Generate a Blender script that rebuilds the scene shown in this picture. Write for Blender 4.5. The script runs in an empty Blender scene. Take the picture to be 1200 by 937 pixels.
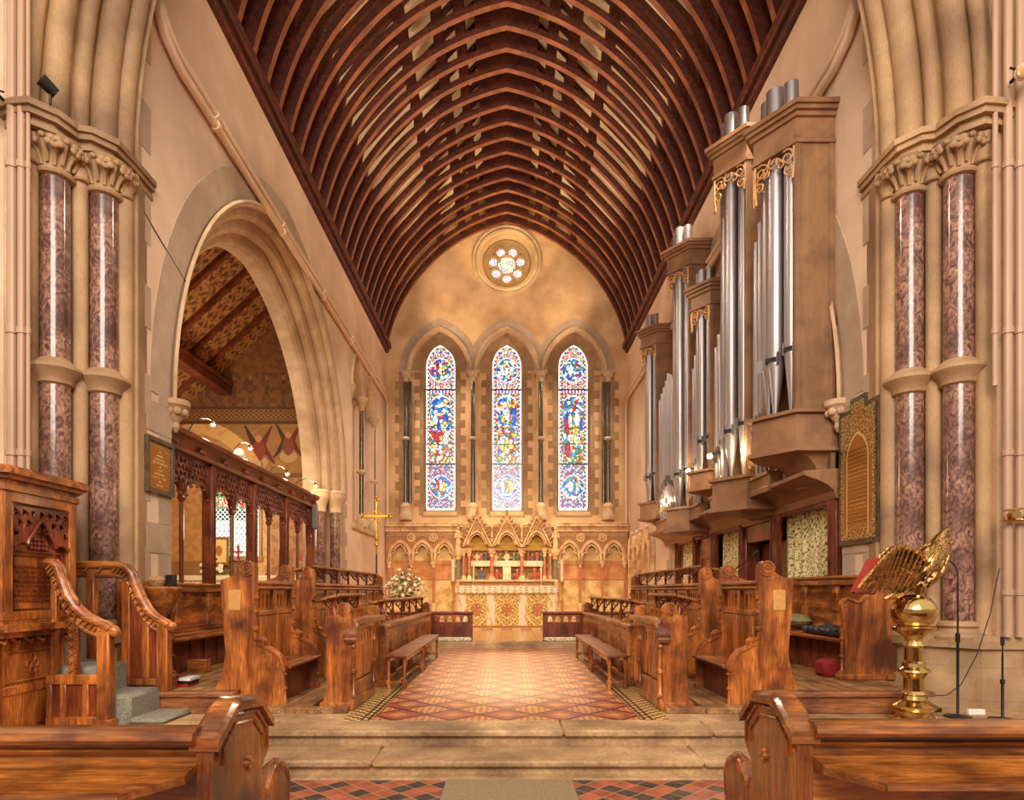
import bpy, bmesh, math, random
import numpy as np
from mathutils import Vector, Matrix, noise as mnoise
R_ = random.Random(7)
PI = math.pi
# ------------------------------------------------------------------ camera, world, lights, exposure
scene = bpy.context.scene
C = scene.collection
EYE = 1.65
cam_d = bpy.data.cameras.new('camera'); cam = bpy.data.objects.new('camera', cam_d); C.objects.link(cam)
cam.location = (0, 0, EYE); cam.rotation_euler = (PI/2, 0, 0)
cam_d.sensor_width = 36; cam_d.lens = 22.2; cam_d.shift_x = 0.005; cam_d.shift_y = 0.18625
cam_d.clip_start = 0.05; cam_d.clip_end = 200
scene.camera = cam
vs = scene.view_settings
vs.view_transform = 'Standard'; vs.look = 'None'; vs.gamma = 1; vs.exposure = 0.25
try: vs.use_curve_mapping = False
except Exception: pass

world = bpy.data.worlds.new('world'); scene.world = world; world.use_nodes = True
wn = world.node_tree; wn.nodes.clear()
wo = wn.nodes.new('ShaderNodeOutputWorld'); wb = wn.nodes.new('ShaderNodeBackground')
tc = wn.nodes.new('ShaderNodeTexCoord'); sp = wn.nodes.new('ShaderNodeSeparateXYZ'); cr = wn.nodes.new('ShaderNodeValToRGB')
wn.links.new(tc.outputs['Generated'], sp.inputs[0]); wn.links.new(sp.outputs['Z'], cr.inputs[0])
cr.color_ramp.elements[0].position = 0.0; cr.color_ramp.elements[0].color = (0.42, 0.30, 0.20, 1)
cr.color_ramp.elements[1].position = 0.55; cr.color_ramp.elements[1].color = (1.0, 0.86, 0.70, 1)
wn.links.new(cr.outputs[0], wb.inputs[0]); wb.inputs[1].default_value = 0.95
wn.links.new(wb.outputs[0], wo.inputs[0])

def srgb(c):
    if isinstance(c, str):
        c = tuple(int(c[i:i+2], 16) for i in (0, 2, 4))
    return tuple(((v/255)/12.92 if v/255 <= .04045 else ((v/255+.055)/1.055)**2.4) for v in c)

def lamp(name, kind, loc, energy, color=(1, .8, .55), size=.1, rot=None, target=None, spot=None, sy=None):
    l = bpy.data.lights.new(name, kind); l.energy = energy; l.color = color
    if kind == 'AREA':
        l.size = size
        if sy: l.shape = 'RECTANGLE'; l.size_y = sy
    else: l.shadow_soft_size = size
    if kind == 'SPOT': l.spot_size = spot or 1.2; l.spot_blend = .6
    o = bpy.data.objects.new(name, l); C.objects.link(o); o.location = loc
    if target is not None:
        o.rotation_euler = (Vector(target)-Vector(loc)).to_track_quat('-Z', 'Y').to_euler()
    elif rot: o.rotation_euler = rot
    return o

WARM = (1, .84, .64)
# nave daylight (clerestory and west windows behind the camera)
lamp('nave_window_light', 'AREA', (0, -6, 10), 2300, (1, .91, .80), 9, target=(0, 14, 3), sy=7)
# added fill spots without fittings, high beside the walls: down into chancel, up at roof
for s in (-1, 1):
    for y in (10.5, 15.0, 19.5, 23.4):
        lamp('chancel_fill_light', 'SPOT', (s*4.3, y, 11.2), 620, WARM, .25, target=(-s*2.6, y+1.5, 0), spot=1.75)
        lamp('roof_fill_light', 'SPOT', (s*4.1, y, 11.2), 420, (1, .74, .5), .2, target=(-s*2.0, y+.5, 16), spot=2.0)  # added to brighten the roof timbers and plaster
for s in (-1, 1): lamp('floor_fill_light', 'SPOT', (s*.55, 24.6, 12.0), 7500, (1, .76, .42), .25, target=(s*.45, 11.2, .3), spot=.27)  # added pair of spots, making the golden pool on the tiles
lamp('gable_uplight', 'SPOT', (0, 23.9, 12.9), 330, (1, .76, .32), .15, target=(0, 25.5, 16.6), spot=1.5)
lamp('chapel_light', 'POINT', (-8.6, 15.5, 5.5), 230, WARM, .35)
lamp('chapel_light', 'POINT', (-7.6, 17.2, 3.4), 90, WARM, .35)
for s in (-1, 1): lamp('altar_fill_light', 'SPOT', (s*4.2, 17.5, 9.5), 1500, (1, .80, .48), .12, target=(-s*1.0, 25.2, 2.2), spot=.75)  # added to brighten the altar and reredos, no fitting there

# ------------------------------------------------------------------ material helper
MATS = {}
def mat(name, c1, c2=None, nscale=3.0, stretch=(1, 1, 1), rough=.55, metal=0.0, bump=.0, bscale=None, c3=None,
        detail=6, lo=.3, hi=.7, coat=0.0, fine=0.0, fscale=60, emit=None, spec=.5, distort=0.0, scale3=None):
    m = bpy.data.materials.new(name); m.use_nodes = True; nt = m.node_tree; N = nt.nodes; L = nt.links
    b = N['Principled BSDF']; b.inputs['Roughness'].default_value = rough; b.inputs['Metallic'].default_value = metal
    b.inputs['Specular IOR Level'].default_value = spec
    if coat: b.inputs['Coat Weight'].default_value = coat; b.inputs['Coat Roughness'].default_value = .12
    c1 = srgb(c1); c2 = srgb(c2) if c2 else c1
    tc = N.new('ShaderNodeTexCoord'); mp = N.new('ShaderNodeMapping'); mp.inputs['Scale'].default_value = stretch
    L.new(tc.outputs['Object'], mp.inputs[0])
    nz = N.new('ShaderNodeTexNoise'); nz.inputs['Scale'].default_value = nscale; nz.inputs['Detail'].default_value = detail
    nz.inputs['Distortion'].default_value = distort
    L.new(mp.outputs[0], nz.inputs['Vector'])
    rp = N.new('ShaderNodeValToRGB'); rp.color_ramp.elements[0].position = lo; rp.color_ramp.elements[1].position = hi
    rp.color_ramp.elements[0].color = (*c1, 1); rp.color_ramp.elements[1].color = (*c2, 1)
    L.new(nz.outputs['Fac'], rp.inputs[0]); out = rp.outputs[0]
    if c3:
        n3 = N.new('ShaderNodeTexNoise'); n3.inputs['Scale'].default_value = scale3 or nscale*.27; n3.inputs['Detail'].default_value = 4
        L.new(tc.outputs['Object'], n3.inputs['Vector'])
        r3 = N.new('ShaderNodeValToRGB'); r3.color_ramp.elements[0].position = .45; r3.color_ramp.elements[1].position = .68
        L.new(n3.outputs['Fac'], r3.inputs[0])
        mx = N.new('ShaderNodeMix'); mx.data_type = 'RGBA'; L.new(r3.outputs[0], mx.inputs[0]); L.new(out, mx.inputs[6])
        mx.inputs[7].default_value = (*srgb(c3), 1); out = mx.outputs[2]
    if fine:
        n4 = N.new('ShaderNodeTexNoise'); n4.inputs['Scale'].default_value = fscale; n4.inputs['Detail'].default_value = 3
        L.new(mp.outputs[0], n4.inputs['Vector'])
        r4 = N.new('ShaderNodeMapRange'); r4.inputs[1].default_value = .3; r4.inputs[2].default_value = .7
        r4.inputs[3].default_value = 1-fine; r4.inputs[4].default_value = 1+fine; L.new(n4.outputs['Fac'], r4.inputs[0])
        vm = N.new('ShaderNodeVectorMath'); vm.operation = 'SCALE'; L.new(out, vm.inputs[0]); L.new(r4.outputs[0], vm.inputs[3]); out = vm.outputs[0]
    L.new(out, b.inputs['Base Color'])
    if bump:
        bn = N.new('ShaderNodeTexNoise'); bn.inputs['Scale'].default_value = bscale or nscale*4; bn.inputs['Detail'].default_value = 5
        L.new(mp.outputs[0], bn.inputs['Vector'])
        bp = N.new('ShaderNodeBump'); bp.inputs['Strength'].default_value = bump; bp.inputs['Distance'].default_value = .02
        L.new(bn.outputs['Fac'], bp.inputs['Height']); L.new(bp.outputs[0], b.inputs['Normal'])
    if emit:
        b.inputs['Emission Color'].default_value = (*srgb(emit[0]), 1); b.inputs['Emission Strength'].default_value = emit[1]
    MATS[name] = m
    return m

def blocks(m, bw=.7, bh=.35, plane='xz', joint=(150, 120, 95), amt=.35, jw=.012):
    """ashlar joints drawn with the brick node on top of a stone material's own colour"""
    nt = m.node_tree; N = nt.nodes; L = nt.links; b = N['Principled BSDF']
    src = b.inputs['Base Color'].links[0].from_socket
    tc = N.new('ShaderNodeTexCoord'); se = N.new('ShaderNodeSeparateXYZ'); cb = N.new('ShaderNodeCombineXYZ')
    L.new(tc.outputs['Object'], se.inputs[0])
    L.new(se.outputs['XYZ'.index('X') if plane[0] == 'x' else 1], cb.inputs[0])
    L.new(se.outputs[2 if plane[1] == 'z' else 1], cb.inputs[1])
    br = N.new('ShaderNodeTexBrick'); br.inputs['Scale'].default_value = 1; br.inputs['Brick Width'].default_value = bw
    br.inputs['Row Height'].default_value = bh; br.inputs['Mortar Size'].default_value = jw; br.inputs['Mortar Smooth'].default_value = .4
    br.inputs['Color1'].default_value = (1, 1, 1, 1); br.inputs['Color2'].default_value = (.84, .82, .80, 1); br.inputs['Mortar'].default_value = (.62, .55, .5, 1)
    L.new(cb.outputs[0], br.inputs['Vector'])
    mx = N.new('ShaderNodeMix'); mx.data_type = 'RGBA'; mx.blend_type = 'MULTIPLY'; mx.inputs[0].default_value = amt*2
    L.new(src, mx.inputs[6]); L.new(br.outputs['Color'], mx.inputs[7]); L.new(mx.outputs[2], b.inputs['Base Color'])
    return m

def wood(name, d, l, d3, axis, rough=.33, coat=.25, ns=9, fine=.38):
    st = {'x': (.12, 1, 1), 'y': (1, .12, 1), 'z': (1, 1, .12)}[axis]
    return mat(name, d, l, ns, st, rough, 0, .12, ns*5, d3, detail=10, lo=.34, hi=.66, coat=coat, fine=fine, fscale=62, distort=.6, scale3=2.2)
OAKZ = wood('oak_upright_grain', (116, 56, 22), (206, 122, 54), (92, 42, 18), 'z')
OAKY = wood('oak_long_grain', (110, 54, 22), (198, 120, 56), (90, 42, 18), 'y')
OAKX = wood('oak_cross_grain', (112, 54, 22), (204, 124, 58), (92, 44, 18), 'x')
DKZ = wood('dark_oak_upright', (92, 38, 20), (150, 72, 36), (80, 30, 18), 'z')
DKY = wood('dark_oak_long', (92, 38, 20), (142, 68, 34), (76, 30, 18), 'y')
PEWX = wood('pew_oak_cross', (96, 48, 20), (182, 110, 46), (72, 34, 14), 'x', rough=.2, coat=.5)
PEWZ = wood('pew_oak_upright', (94, 46, 20), (172, 98, 42), (72, 34, 14), 'z', rough=.22, coat=.45)
BOARD = wood('worn_floorboards', (118, 78, 46), (182, 134, 84), (104, 62, 36), 'y', rough=.5, coat=0)
BOARDX = wood('worn_platform_front', (112, 62, 34), (170, 106, 60), (84, 42, 26), 'x', rough=.5, coat=0)
ORG = wood('organ_case_wood', (124, 88, 58), (150, 110, 76), (112, 78, 50), 'z', rough=.42, coat=.1, ns=3, fine=.1)
ORGX = wood('organ_case_moulding', (132, 94, 64), (156, 114, 80), (122, 84, 56), 'y', rough=.42, coat=.1, ns=3, fine=.08)
ROOFW = mat('roof_timber_face', (58, 24, 16), (120, 56, 36), 9, (1, 1, 1), .6, 0, .3, 25, (70, 34, 28), fine=.45, fscale=30, scale3=2)
ROOFS = mat('roof_timber_edge', (122, 68, 40), (164, 98, 60), 4, (1, 1, 1), .5, 0, .1, 20, (104, 54, 34), fine=.2)
CEIL = mat('roof_plaster', (242, 218, 178), (250, 232, 196), 2, rough=.8)
STONE = mat('limestone', (190, 158, 122), (216, 186, 148), 3.5, rough=.75, bump=.25, bscale=30, c3=(172, 138, 104), fine=.10, fscale=50)
PIERS = mat('golden_brown_pier_stone', (150, 116, 82), (196, 158, 114), 1.6, (1, 1, .35), .7, bump=.25, bscale=30, c3=(128, 98, 72), fine=.10, scale3=.9)
STONEB = blocks(mat('limestone_ashlar', (158, 126, 92), (196, 162, 120), 2.0, rough=.75, bump=.25, bscale=30, c3=(140, 110, 80), fine=.10, scale3=.8), .6, .38, 'xz', amt=.18)
STEP = mat('worn_step_stone', (150, 116, 80), (196, 160, 116), 3, rough=.55, bump=.3, bscale=24, c3=(118, 88, 60), fine=.22, fscale=26, scale3=1.1)
QUOIN = mat('grey_dressed_stone', (176, 152, 126), (192, 168, 142), 4, rough=.8, bump=.15, bscale=30, c3=(168, 144, 118), fine=.06)
ESTONE = mat('east_brown_stone', (150, 118, 84), (174, 140, 102), 5, rough=.8, bump=.15, bscale=30, c3=(146, 108, 70), fine=.1)
PLAS = mat('side_wall_plaster', (216, 186, 158), (232, 204, 178), 1.3, rough=.85, bump=.12, bscale=20, c3=(200, 168, 142), scale3=.5, fine=.04)
PLASE = mat('east_wall_plaster', (212, 170, 122), (226, 188, 140), 2.2, rough=.85, bump=.25, bscale=20, c3=(188, 146, 100), scale3=.8, fine=.08)
MARB = mat('red_brown_marble', (96, 60, 52), (166, 124, 104), 9, (1, 1, .7), .18, 0, 0, None, (84, 54, 50), detail=12, lo=.38, hi=.60, coat=.35, fine=.35, fscale=34, distort=2.4, scale3=2.2)
MARBD = mat('dark_green_marble', (50, 44, 38), (104, 88, 70), 8, (1, 1, .5), .18, 0, 0, None, None, detail=9, coat=.4, distort=1.5)
MARBR = mat('rose_marble', (176, 96, 66), (214, 142, 104), 9, rough=.25, detail=9, coat=.3, distort=1.2)
MARBG = mat('sea_green_marble', (92, 100, 80), (150, 150, 120), 9, rough=.25, detail=9, coat=.3, distort=1.2)
ALAB = mat('carved_alabaster', (214, 168, 116), (244, 212, 160), 12, rough=.45, bump=.5, bscale=38, c3=(190, 136, 88), fine=.15)
DIAP = mat('tawny_diapered_stone', (150, 100, 58), (186, 134, 84), 10, rough=.6, bump=.6, bscale=50, fine=.2)
PLATE = mat('small_brass_plate', (206, 150, 84), (226, 172, 104), 20, rough=.4, metal=.35)
PIPEV = mat('dull_painted_pipe', (170, 136, 110), (194, 158, 130), 3, (1, 1, .2), .45)
GOLD = mat('gilding', (196, 142, 50), (232, 182, 80), 14, rough=.32, metal=.85, bump=.3, bscale=60)
BRASS = mat('polished_brass', (190, 156, 96), (222, 190, 126), 6, rough=.16, metal=1, bump=.03, bscale=20, coat=.2)
BRASSF = mat('chased_brass_plumage', (120, 84, 48), (206, 164, 104), 40, rough=.26, metal=1, bump=.15, bscale=160)
PIPE = mat('organ_pipe_metal', (150, 142, 144), (178, 170, 170), 3, (1, 1, .1), .36, .8)
IRON = mat('black_iron', (30, 26, 24), (50, 44, 40), 10, rough=.45, metal=.4)
PAINTP = mat('painted_service_pipe', (222, 190, 160), (232, 204, 174), 3, (1, 1, .2), .45)
WHITE = mat('white_plastic', (228, 220, 206), (236, 230, 218), 3, rough=.4)
CARP = mat('grey_wool_carpet', (100, 96, 84), (168, 160, 140), 90, rough=.95, bump=.6, bscale=140, detail=2)
RUNN = mat('beige_runner_weave', (112, 92, 66), (156, 132, 98), 110, rough=.95, bump=.5, bscale=160, detail=2)
CREAMC = mat('cream_cloth', (240, 220, 180), (250, 236, 204), 8, rough=.8, c3=(226, 186, 130), scale3=14, fine=.1)
RED = mat('red_leather', (150, 22, 22), (180, 34, 30), 12, rough=.5)
REDC = mat('red_hassock_wool', (128, 22, 24), (158, 34, 32), 50, rough=.9)
GREENC = mat('olive_cushion_velvet', (104, 96, 62), (134, 124, 84), 14, rough=.9, fine=.1)
NAVY = mat('quilted_black_nylon', (30, 30, 36), (58, 58, 66), 8, rough=.35, bump=.9, bscale=14)
LEAF = mat('foliage_green', (52, 78, 30), (104, 126, 54), 14, rough=.6)
PETAL = mat('cream_petals', (238, 226, 190), (252, 246, 226), 14, rough=.6)
PALEB = mat('pale_painted_wall', (200, 150, 92), (222, 174, 112), 1.6, rough=.85, c3=(186, 134, 78), scale3=.7, fine=.08)
CANDLE = mat('ivory_wax', (240, 220, 170), (248, 232, 190), 4, rough=.5)
KNEEL = mat('flecked_kneeler_wool', (150, 130, 92), (238, 224, 186), 42, rough=.95, detail=2, lo=.45, hi=.55)
PAPER = mat('aged_paper', (224, 204, 160), (236, 220, 180), 8, rough=.8)

def vc_mat(name, rough=.6, metal=0, emit=0, bump=0):
    m = bpy.data.materials.new(name); m.use_nodes = True; nt = m.node_tree; N = nt.nodes; L = nt.links; b = N['Principled BSDF']
    a = N.new('ShaderNodeAttribute'); a.attribute_name = 'Col'
    b.inputs['Roughness'].default_value = rough; b.inputs['Metallic'].default_value = metal
    if emit:
        L.new(a.outputs['Color'], b.inputs['Emission Color']); b.inputs['Emission Strength'].default_value = emit
        b.inputs['Base Color'].default_value = (.02, .02, .02, 1)
    else: L.new(a.outputs['Color'], b.inputs['Base Color'])
    return m
GLASS = vc_mat('stained_glass', .2, 0, 1.5)
ROSEG = vc_mat('rose_stained_glass', .2, 0, 1.25)
PAINTED = vc_mat('painted_decoration', .75)
CLOTHP = vc_mat('patterned_cloth', .85)
ENGR = vc_mat('engraved_brass', .35, .75)

# ------------------------------------------------------------------ mesh helper
def curve_fill(outlines, depth):
    cu = bpy.data.curves.new('tmp', 'CURVE'); cu.dimensions = '2D'; cu.fill_mode = 'BOTH'; cu.extrude = depth/2
    for pts in outlines:
        s = cu.splines.new('POLY'); s.points.add(len(pts)-1)
        for i, p in enumerate(pts): s.points[i].co = (p[0], p[1], 0, 1)
        s.use_cyclic_u = True
    ob = bpy.data.objects.new('tmp', cu)
    me = bpy.data.meshes.new_from_object(ob)
    bpy.data.objects.remove(ob); bpy.data.curves.remove(cu)
    return me

class MB:
    def __init__(s, sx=1): s.bm = bmesh.new(); s.sx = sx; s.mi = 0; s.k = 0
    def _add(s, verts, faces):
        vs_ = [s.bm.verts.new(v) for v in verts]
        for f in faces:
            try:
                fc = s.bm.faces.new([vs_[i] for i in f]); fc.material_index = s.mi
            except ValueError: pass
        return s
    def box(s, x0, y0, z0, x1, y1, z1, bev=0, M=None):
        x0, x1 = min(x0, x1), max(x0, x1); y0, y1 = min(y0, y1), max(y0, y1); z0, z1 = min(z0, z1), max(z0, z1)
        s.k += 1; e = .00035*((s.k*5) % 13); x0 -= e; x1 += e; y0 -= e; y1 += e; z0 -= e*.7; z1 += e*.7    # no two faces exactly coincide
        b = bmesh.new(); bmesh.ops.create_cube(b, size=1)
        for v in b.verts: v.co = ((x0+x1)/2+v.co.x*(x1-x0), (y0+y1)/2+v.co.y*(y1-y0), (z0+z1)/2+v.co.z*(z1-z0))
        if bev > 0: bmesh.ops.bevel(b, geom=b.edges[:], offset=min(bev, .45*min(x1-x0, y1-y0, z1-z0)), segments=1, affect='EDGES')
        return s.merge(b, M)
    def merge(s, b, M=None):
        b.verts.index_update()
        s._add([(M @ v.co) if M else v.co[:] for v in b.verts], [[v.index for v in f.verts] for f in b.faces]); b.free(); return s
    def prism(s, outlines, a0, a1, plane='xz'):
        """outlines in the given plane (holes allowed), extruded between a0 and a1 on the third axis"""
        if outlines and not isinstance(outlines[0][0], (tuple, list, Vector)): outlines = [outlines]
        s.k += 1; me = curve_fill(outlines, abs(a1-a0)+.0007*((s.k*3) % 7)); c = (a0+a1)/2
        f = {'xz': lambda v: (v[0], c-v[2], v[1]), 'yz': lambda v: (c+v[2], v[0], v[1]), 'xy': lambda v: (v[0], v[1], c+v[2])}[plane]
        s._add([f(v.co) for v in me.vertices], [list(p.vertices) for p in me.polygons]); bpy.data.meshes.remove(me); return s
    def grid(s, rings, cu=False, cv=False):
        n = len(rings); m = len(rings[0]); V = [p for r in rings for p in r]; Fc = []
        for i in range(n if cu else n-1):
            for j in range(m if cv else m-1):
                a = i*m+j; b = i*m+(j+1) % m; c = ((i+1) % n)*m+(j+1) % m; d = ((i+1) % n)*m+j
                Fc.append([a, b, c, d])
        return s._add(V, Fc)
    def tube(s, pts, r, n=8, closed=False, caps=True):
        pts = [Vector(p) for p in pts]; N = len(pts)
        rr = r if isinstance(r, (list, tuple)) else [r]*N
        rings = []; up = None
        for i, p in enumerate(pts):
            if closed: t = (pts[(i+1) % N]-pts[i-1])
            else: t = pts[min(i+1, N-1)]-pts[max(i-1, 0)]
            t = t.normalized() if t.length > 1e-9 else Vector((0, 0, 1))
            if up is None: up = Vector((0, 0, 1)) if abs(t.z) < .9 else Vector((1, 0, 0))
            a = (up-t*up.dot(t)).normalized() if (up-t*up.dot(t)).length > 1e-6 else t.orthogonal().normalized()
            b = t.cross(a); up = a
            rings.append([p+(a*math.cos(2*PI*k/n)+b*math.sin(2*PI*k/n))*rr[i] for k in range(n)])
        s.grid(rings, closed, True)
        if caps and not closed:
            s._add(rings[0], [list(range(n))[::-1]]); s._add(rings[-1], [list(range(n))])
        return s
    def cyl(s, p0, p1, r0, r1=None, n=16): return s.tube([p0, p1], [r0, r0 if r1 is None else r1], n)
    def lathe(s, x, y, prof, n=24, a0=0, a1=None):
        """prof = [(r, z)...] turned round the vertical through x, y"""
        full = a1 is None; a1 = 2*PI if full else a1; k = n if full else n+1
        rings = [[(x+r*math.cos(a0+(a1-a0)*i/n), y+r*math.sin(a0+(a1-a0)*i/n), z) for i in range(k)] for r, z in prof]
        s.grid(rings, False, full)
        if full:
            if prof[0][0] > 1e-4: s._add(rings[0], [list(range(k))[::-1]])
            if prof[-1][0] > 1e-4: s._add(rings[-1], [list(range(k))])
        return s
    def ball(s, c, r, n=12, sc=(1, 1, 1), M=None):
        b = bmesh.new(); bmesh.ops.create_uvsphere(b, u_segments=n, v_segments=max(6, n*2//3), radius=r)
        T = Matrix.Translation(c) @ (M or Matrix()) @ Matrix.Diagonal((*sc, 1))
        return s.merge(b, T)
    def ring(s, c, Rr, r, axis='y', n=24, m=6, a0=0, a1=2*PI):
        pts = []; full = abs(a1-a0-2*PI) < 1e-6; k = n if full else n+1
        for i in range(k):
            a = a0+(a1-a0)*i/n; u, v = Rr*math.cos(a), Rr*math.sin(a)
            pts.append({'y': (c[0]+u, c[1], c[2]+v), 'x': (c[0], c[1]+u, c[2]+v), 'z': (c[0]+u, c[1]+v, c[2])}[axis])
        return s.tube(pts, r, m, full)
    def spiral(s, c, r0, r1, turns, rad, axis='y', sgn=1, a0=0, m=6, n=26):
        pts = []
        for i in range(n+1):
            t = i/n; a = a0+sgn*turns*2*PI*t; Rr = r0+(r1-r0)*t; u, v = Rr*math.cos(a), Rr*math.sin(a)
            pts.append((c[0]+u, c[1], c[2]+v) if axis == 'y' else (c[0], c[1]+u, c[2]+v))
        return s.tube(pts, [rad*(1-.4*i/n) for i in range(n+1)], m)
    def build(s, name, mats, parent=None, smooth=True, label=None, rot=None, loc=None):
        bm = s.bm
        if s.sx == -1:
            for v in bm.verts: v.co.x = -v.co.x
        bmesh.ops.recalc_face_normals(bm, faces=bm.faces[:])
        if smooth:
            for f in bm.faces: f.smooth = True
            for e in bm.edges:
                if len(e.link_faces) == 2 and e.calc_face_angle(0) < .62: e.smooth = True
                else: e.smooth = False
        org = Vector((0, 0, 0))
        if parent is not None:
            q = parent
            while q is not None: org += q.location; q = q.parent
        elif loc is not None: org = Vector(loc)
        elif bm.verts:
            xs = [v.co.x for v in bm.verts]; ys = [v.co.y for v in bm.verts]; zs = [v.co.z for v in bm.verts]
            org = Vector(((min(xs)+max(xs))/2, (min(ys)+max(ys))/2, min(zs)))
        for v in bm.verts: v.co -= org
        me = bpy.data.meshes.new(name); bm.to_mesh(me); bm.free()
        for m in (mats if isinstance(mats, (list, tuple)) else [mats]): me.materials.append(m)
        o = bpy.data.objects.new(name, me); C.objects.link(o)
        if parent is not None: o.parent = parent
        else: o.location = org
        if label: o['label'] = label
        return o

def tag(o, label, cat, group=None):
    o['label'] = label; o['category'] = cat
    if group: o['group'] = group
    return o
def thing(name, loc, label, cat, group=None):
    o = bpy.data.objects.new(name, None); C.objects.link(o); o.location = loc; o.empty_display_size = .1
    return tag(o, label, cat, group)
def struct(o): o['kind'] = 'structure'; return o
def copy_tree(o, parent=None, loc=None, rotz=None, label=None):
    c = o.copy(); C.objects.link(c)
    if parent is not None: c.parent = parent
    if loc is not None: c.location = loc
    if rotz is not None: c.rotation_euler.z = rotz
    if label: c['label'] = label
    for ch in list(o.children): copy_tree(ch, c)
    return c

def arch_pts(c, a, Rr, zs, o=0.0, n=14):
    """pointed arch, half span a, arc radius Rr, offset outwards by o; left foot -> apex -> right foot"""
    cl = c-a+Rr; tm = math.acos(max(-1, min(1, (Rr-a)/(Rr+o)))); out = []
    for i in range(n+1):
        t = tm*i/n; out.append((cl-(Rr+o)*math.cos(t), zs+(Rr+o)*math.sin(t)))
    for i in range(n-1, -1, -1):
        t = tm*i/n; out.append((2*c-cl+(Rr+o)*math.cos(t), zs+(Rr+o)*math.sin(t)))
    return out
def arch_R(a, h): return (a*a+h*h)/(2*a)
def arch_sweep(mb, prof, c, a, Rr, zs, z0, plane='xz', n=16, half=None):
    """prof = [(offset, depth)...]; legs down to z0; plane xz -> depth is y, yz -> depth is x"""
    rings = []
    for o, d in prof:
        P = arch_pts(c, a, Rr, zs, o, n)
        if z0 < zs: P = [(P[0][0], z0)]+P+[(P[-1][0], z0)]
        if half == 'L': P = P[:len(P)//2+1]
        if half == 'R': P = P[len(P)//2:]
        rings.append([(u, d, z) if plane == 'xz' else (d, u, z) for u, z in P])
    return mb.grid(rings)
def circ(c, r, n=20, a0=0): return [(c[0]+r*math.cos(a0+2*PI*i/n), c[1]+r*math.sin(a0+2*PI*i/n)) for i in range(n)]
def foil(c, r, k=4, n=6, a0=0, rr=.62):
    """k-lobed opening"""
    out = []
    for i in range(k):
        A = a0+2*PI*i/k; cc = (c[0]+r*(1-rr)*1.05*math.cos(A), c[1]+r*(1-rr)*1.05*math.sin(A)); h = PI/k+PI*.18
        for j in range(n+1):
            t = A-h-.25+(2*h+.5)*j/n; out.append((cc[0]+r*rr*.9*math.cos(t), cc[1]+r*rr*.9*math.sin(t)))
    return out

def raster(name, W, H, nx, ny, fn, O, U, V, m, parent=None, label=None, wave=None):
    """flat painted surface: a fine mesh whose faces carry the colour of the design (fn(u, v) in metres)"""
    O = Vector(O); U = Vector(U).normalized(); V = Vector(V).normalized(); Nn = U.cross(V)
    org = Vector((0, 0, 0)); q = parent
    while q is not None: org += q.location; q = q.parent
    if parent is None: org = O.copy()
    vid = {}; verts = []; faces = []; cols = []
    def gv(i, j):
        if (i, j) not in vid:
            p = O+U*(W*i/nx)+V*(H*j/ny)-org
            if wave: p = p+Nn*wave(W*i/nx, H*j/ny)
            vid[(i, j)] = len(verts); verts.append(p)
        return vid[(i, j)]
    for j in range(ny):
        for i in range(nx):
            c = fn(W*(i+.5)/nx, H*(j+.5)/ny)
            if c is None: continue
            faces.append((gv(i, j), gv(i+1, j), gv(i+1, j+1), gv(i, j+1))); cols.append(c)
    me = bpy.data.meshes.new(name); me.from_pydata(verts, [], faces)
    ca = me.color_attributes.new('Col', 'FLOAT_COLOR', 'CORNER')
    arr = np.repeat(np.array([(*c, 1.0) for c in cols], dtype=np.float32), 4, axis=0)
    ca.data.foreach_set('color', arr.ravel()); me.materials.append(m); me.update()
    if wave:
        for p in me.polygons: p.use_smooth = True
    o = bpy.data.objects.new(name, me); C.objects.link(o)
    if parent is not None: o.parent = parent
    else: o.location = org
    if label: o['label'] = label
    return o

# ------------------------------------------------------------------ node expressions for tile floors
class E:
    def __init__(s, nt, sock): s.nt = nt; s.s = sock
    def _m(s, op, o=None, o2=None):
        n = s.nt.nodes.new('ShaderNodeMath'); n.operation = op
        for i, q in enumerate((s, o, o2)):
            if q is None: continue
            if isinstance(q, E): s.nt.links.new(q.s, n.inputs[i])
            else: n.inputs[i].default_value = q
        return E(s.nt, n.outputs[0])
    def __add__(s, o): return s._m('ADD', o)
    def __sub__(s, o): return s._m('SUBTRACT', o)
    def __mul__(s, o): return s._m('MULTIPLY', o)
    def gt(s, o): return s._m('GREATER_THAN', o)
    def lt(s, o): return s._m('LESS_THAN', o)
    def abs(s): return s._m('ABSOLUTE')
    def rnd(s): return s._m('ROUND')
    def mod(s, o): return s._m('FLOORED_MODULO', o)
    def sin(s): return s._m('SINE')
    def mx(s, o): return s._m('MAXIMUM', o)
    def mn(s, o): return s._m('MINIMUM', o)
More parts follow.
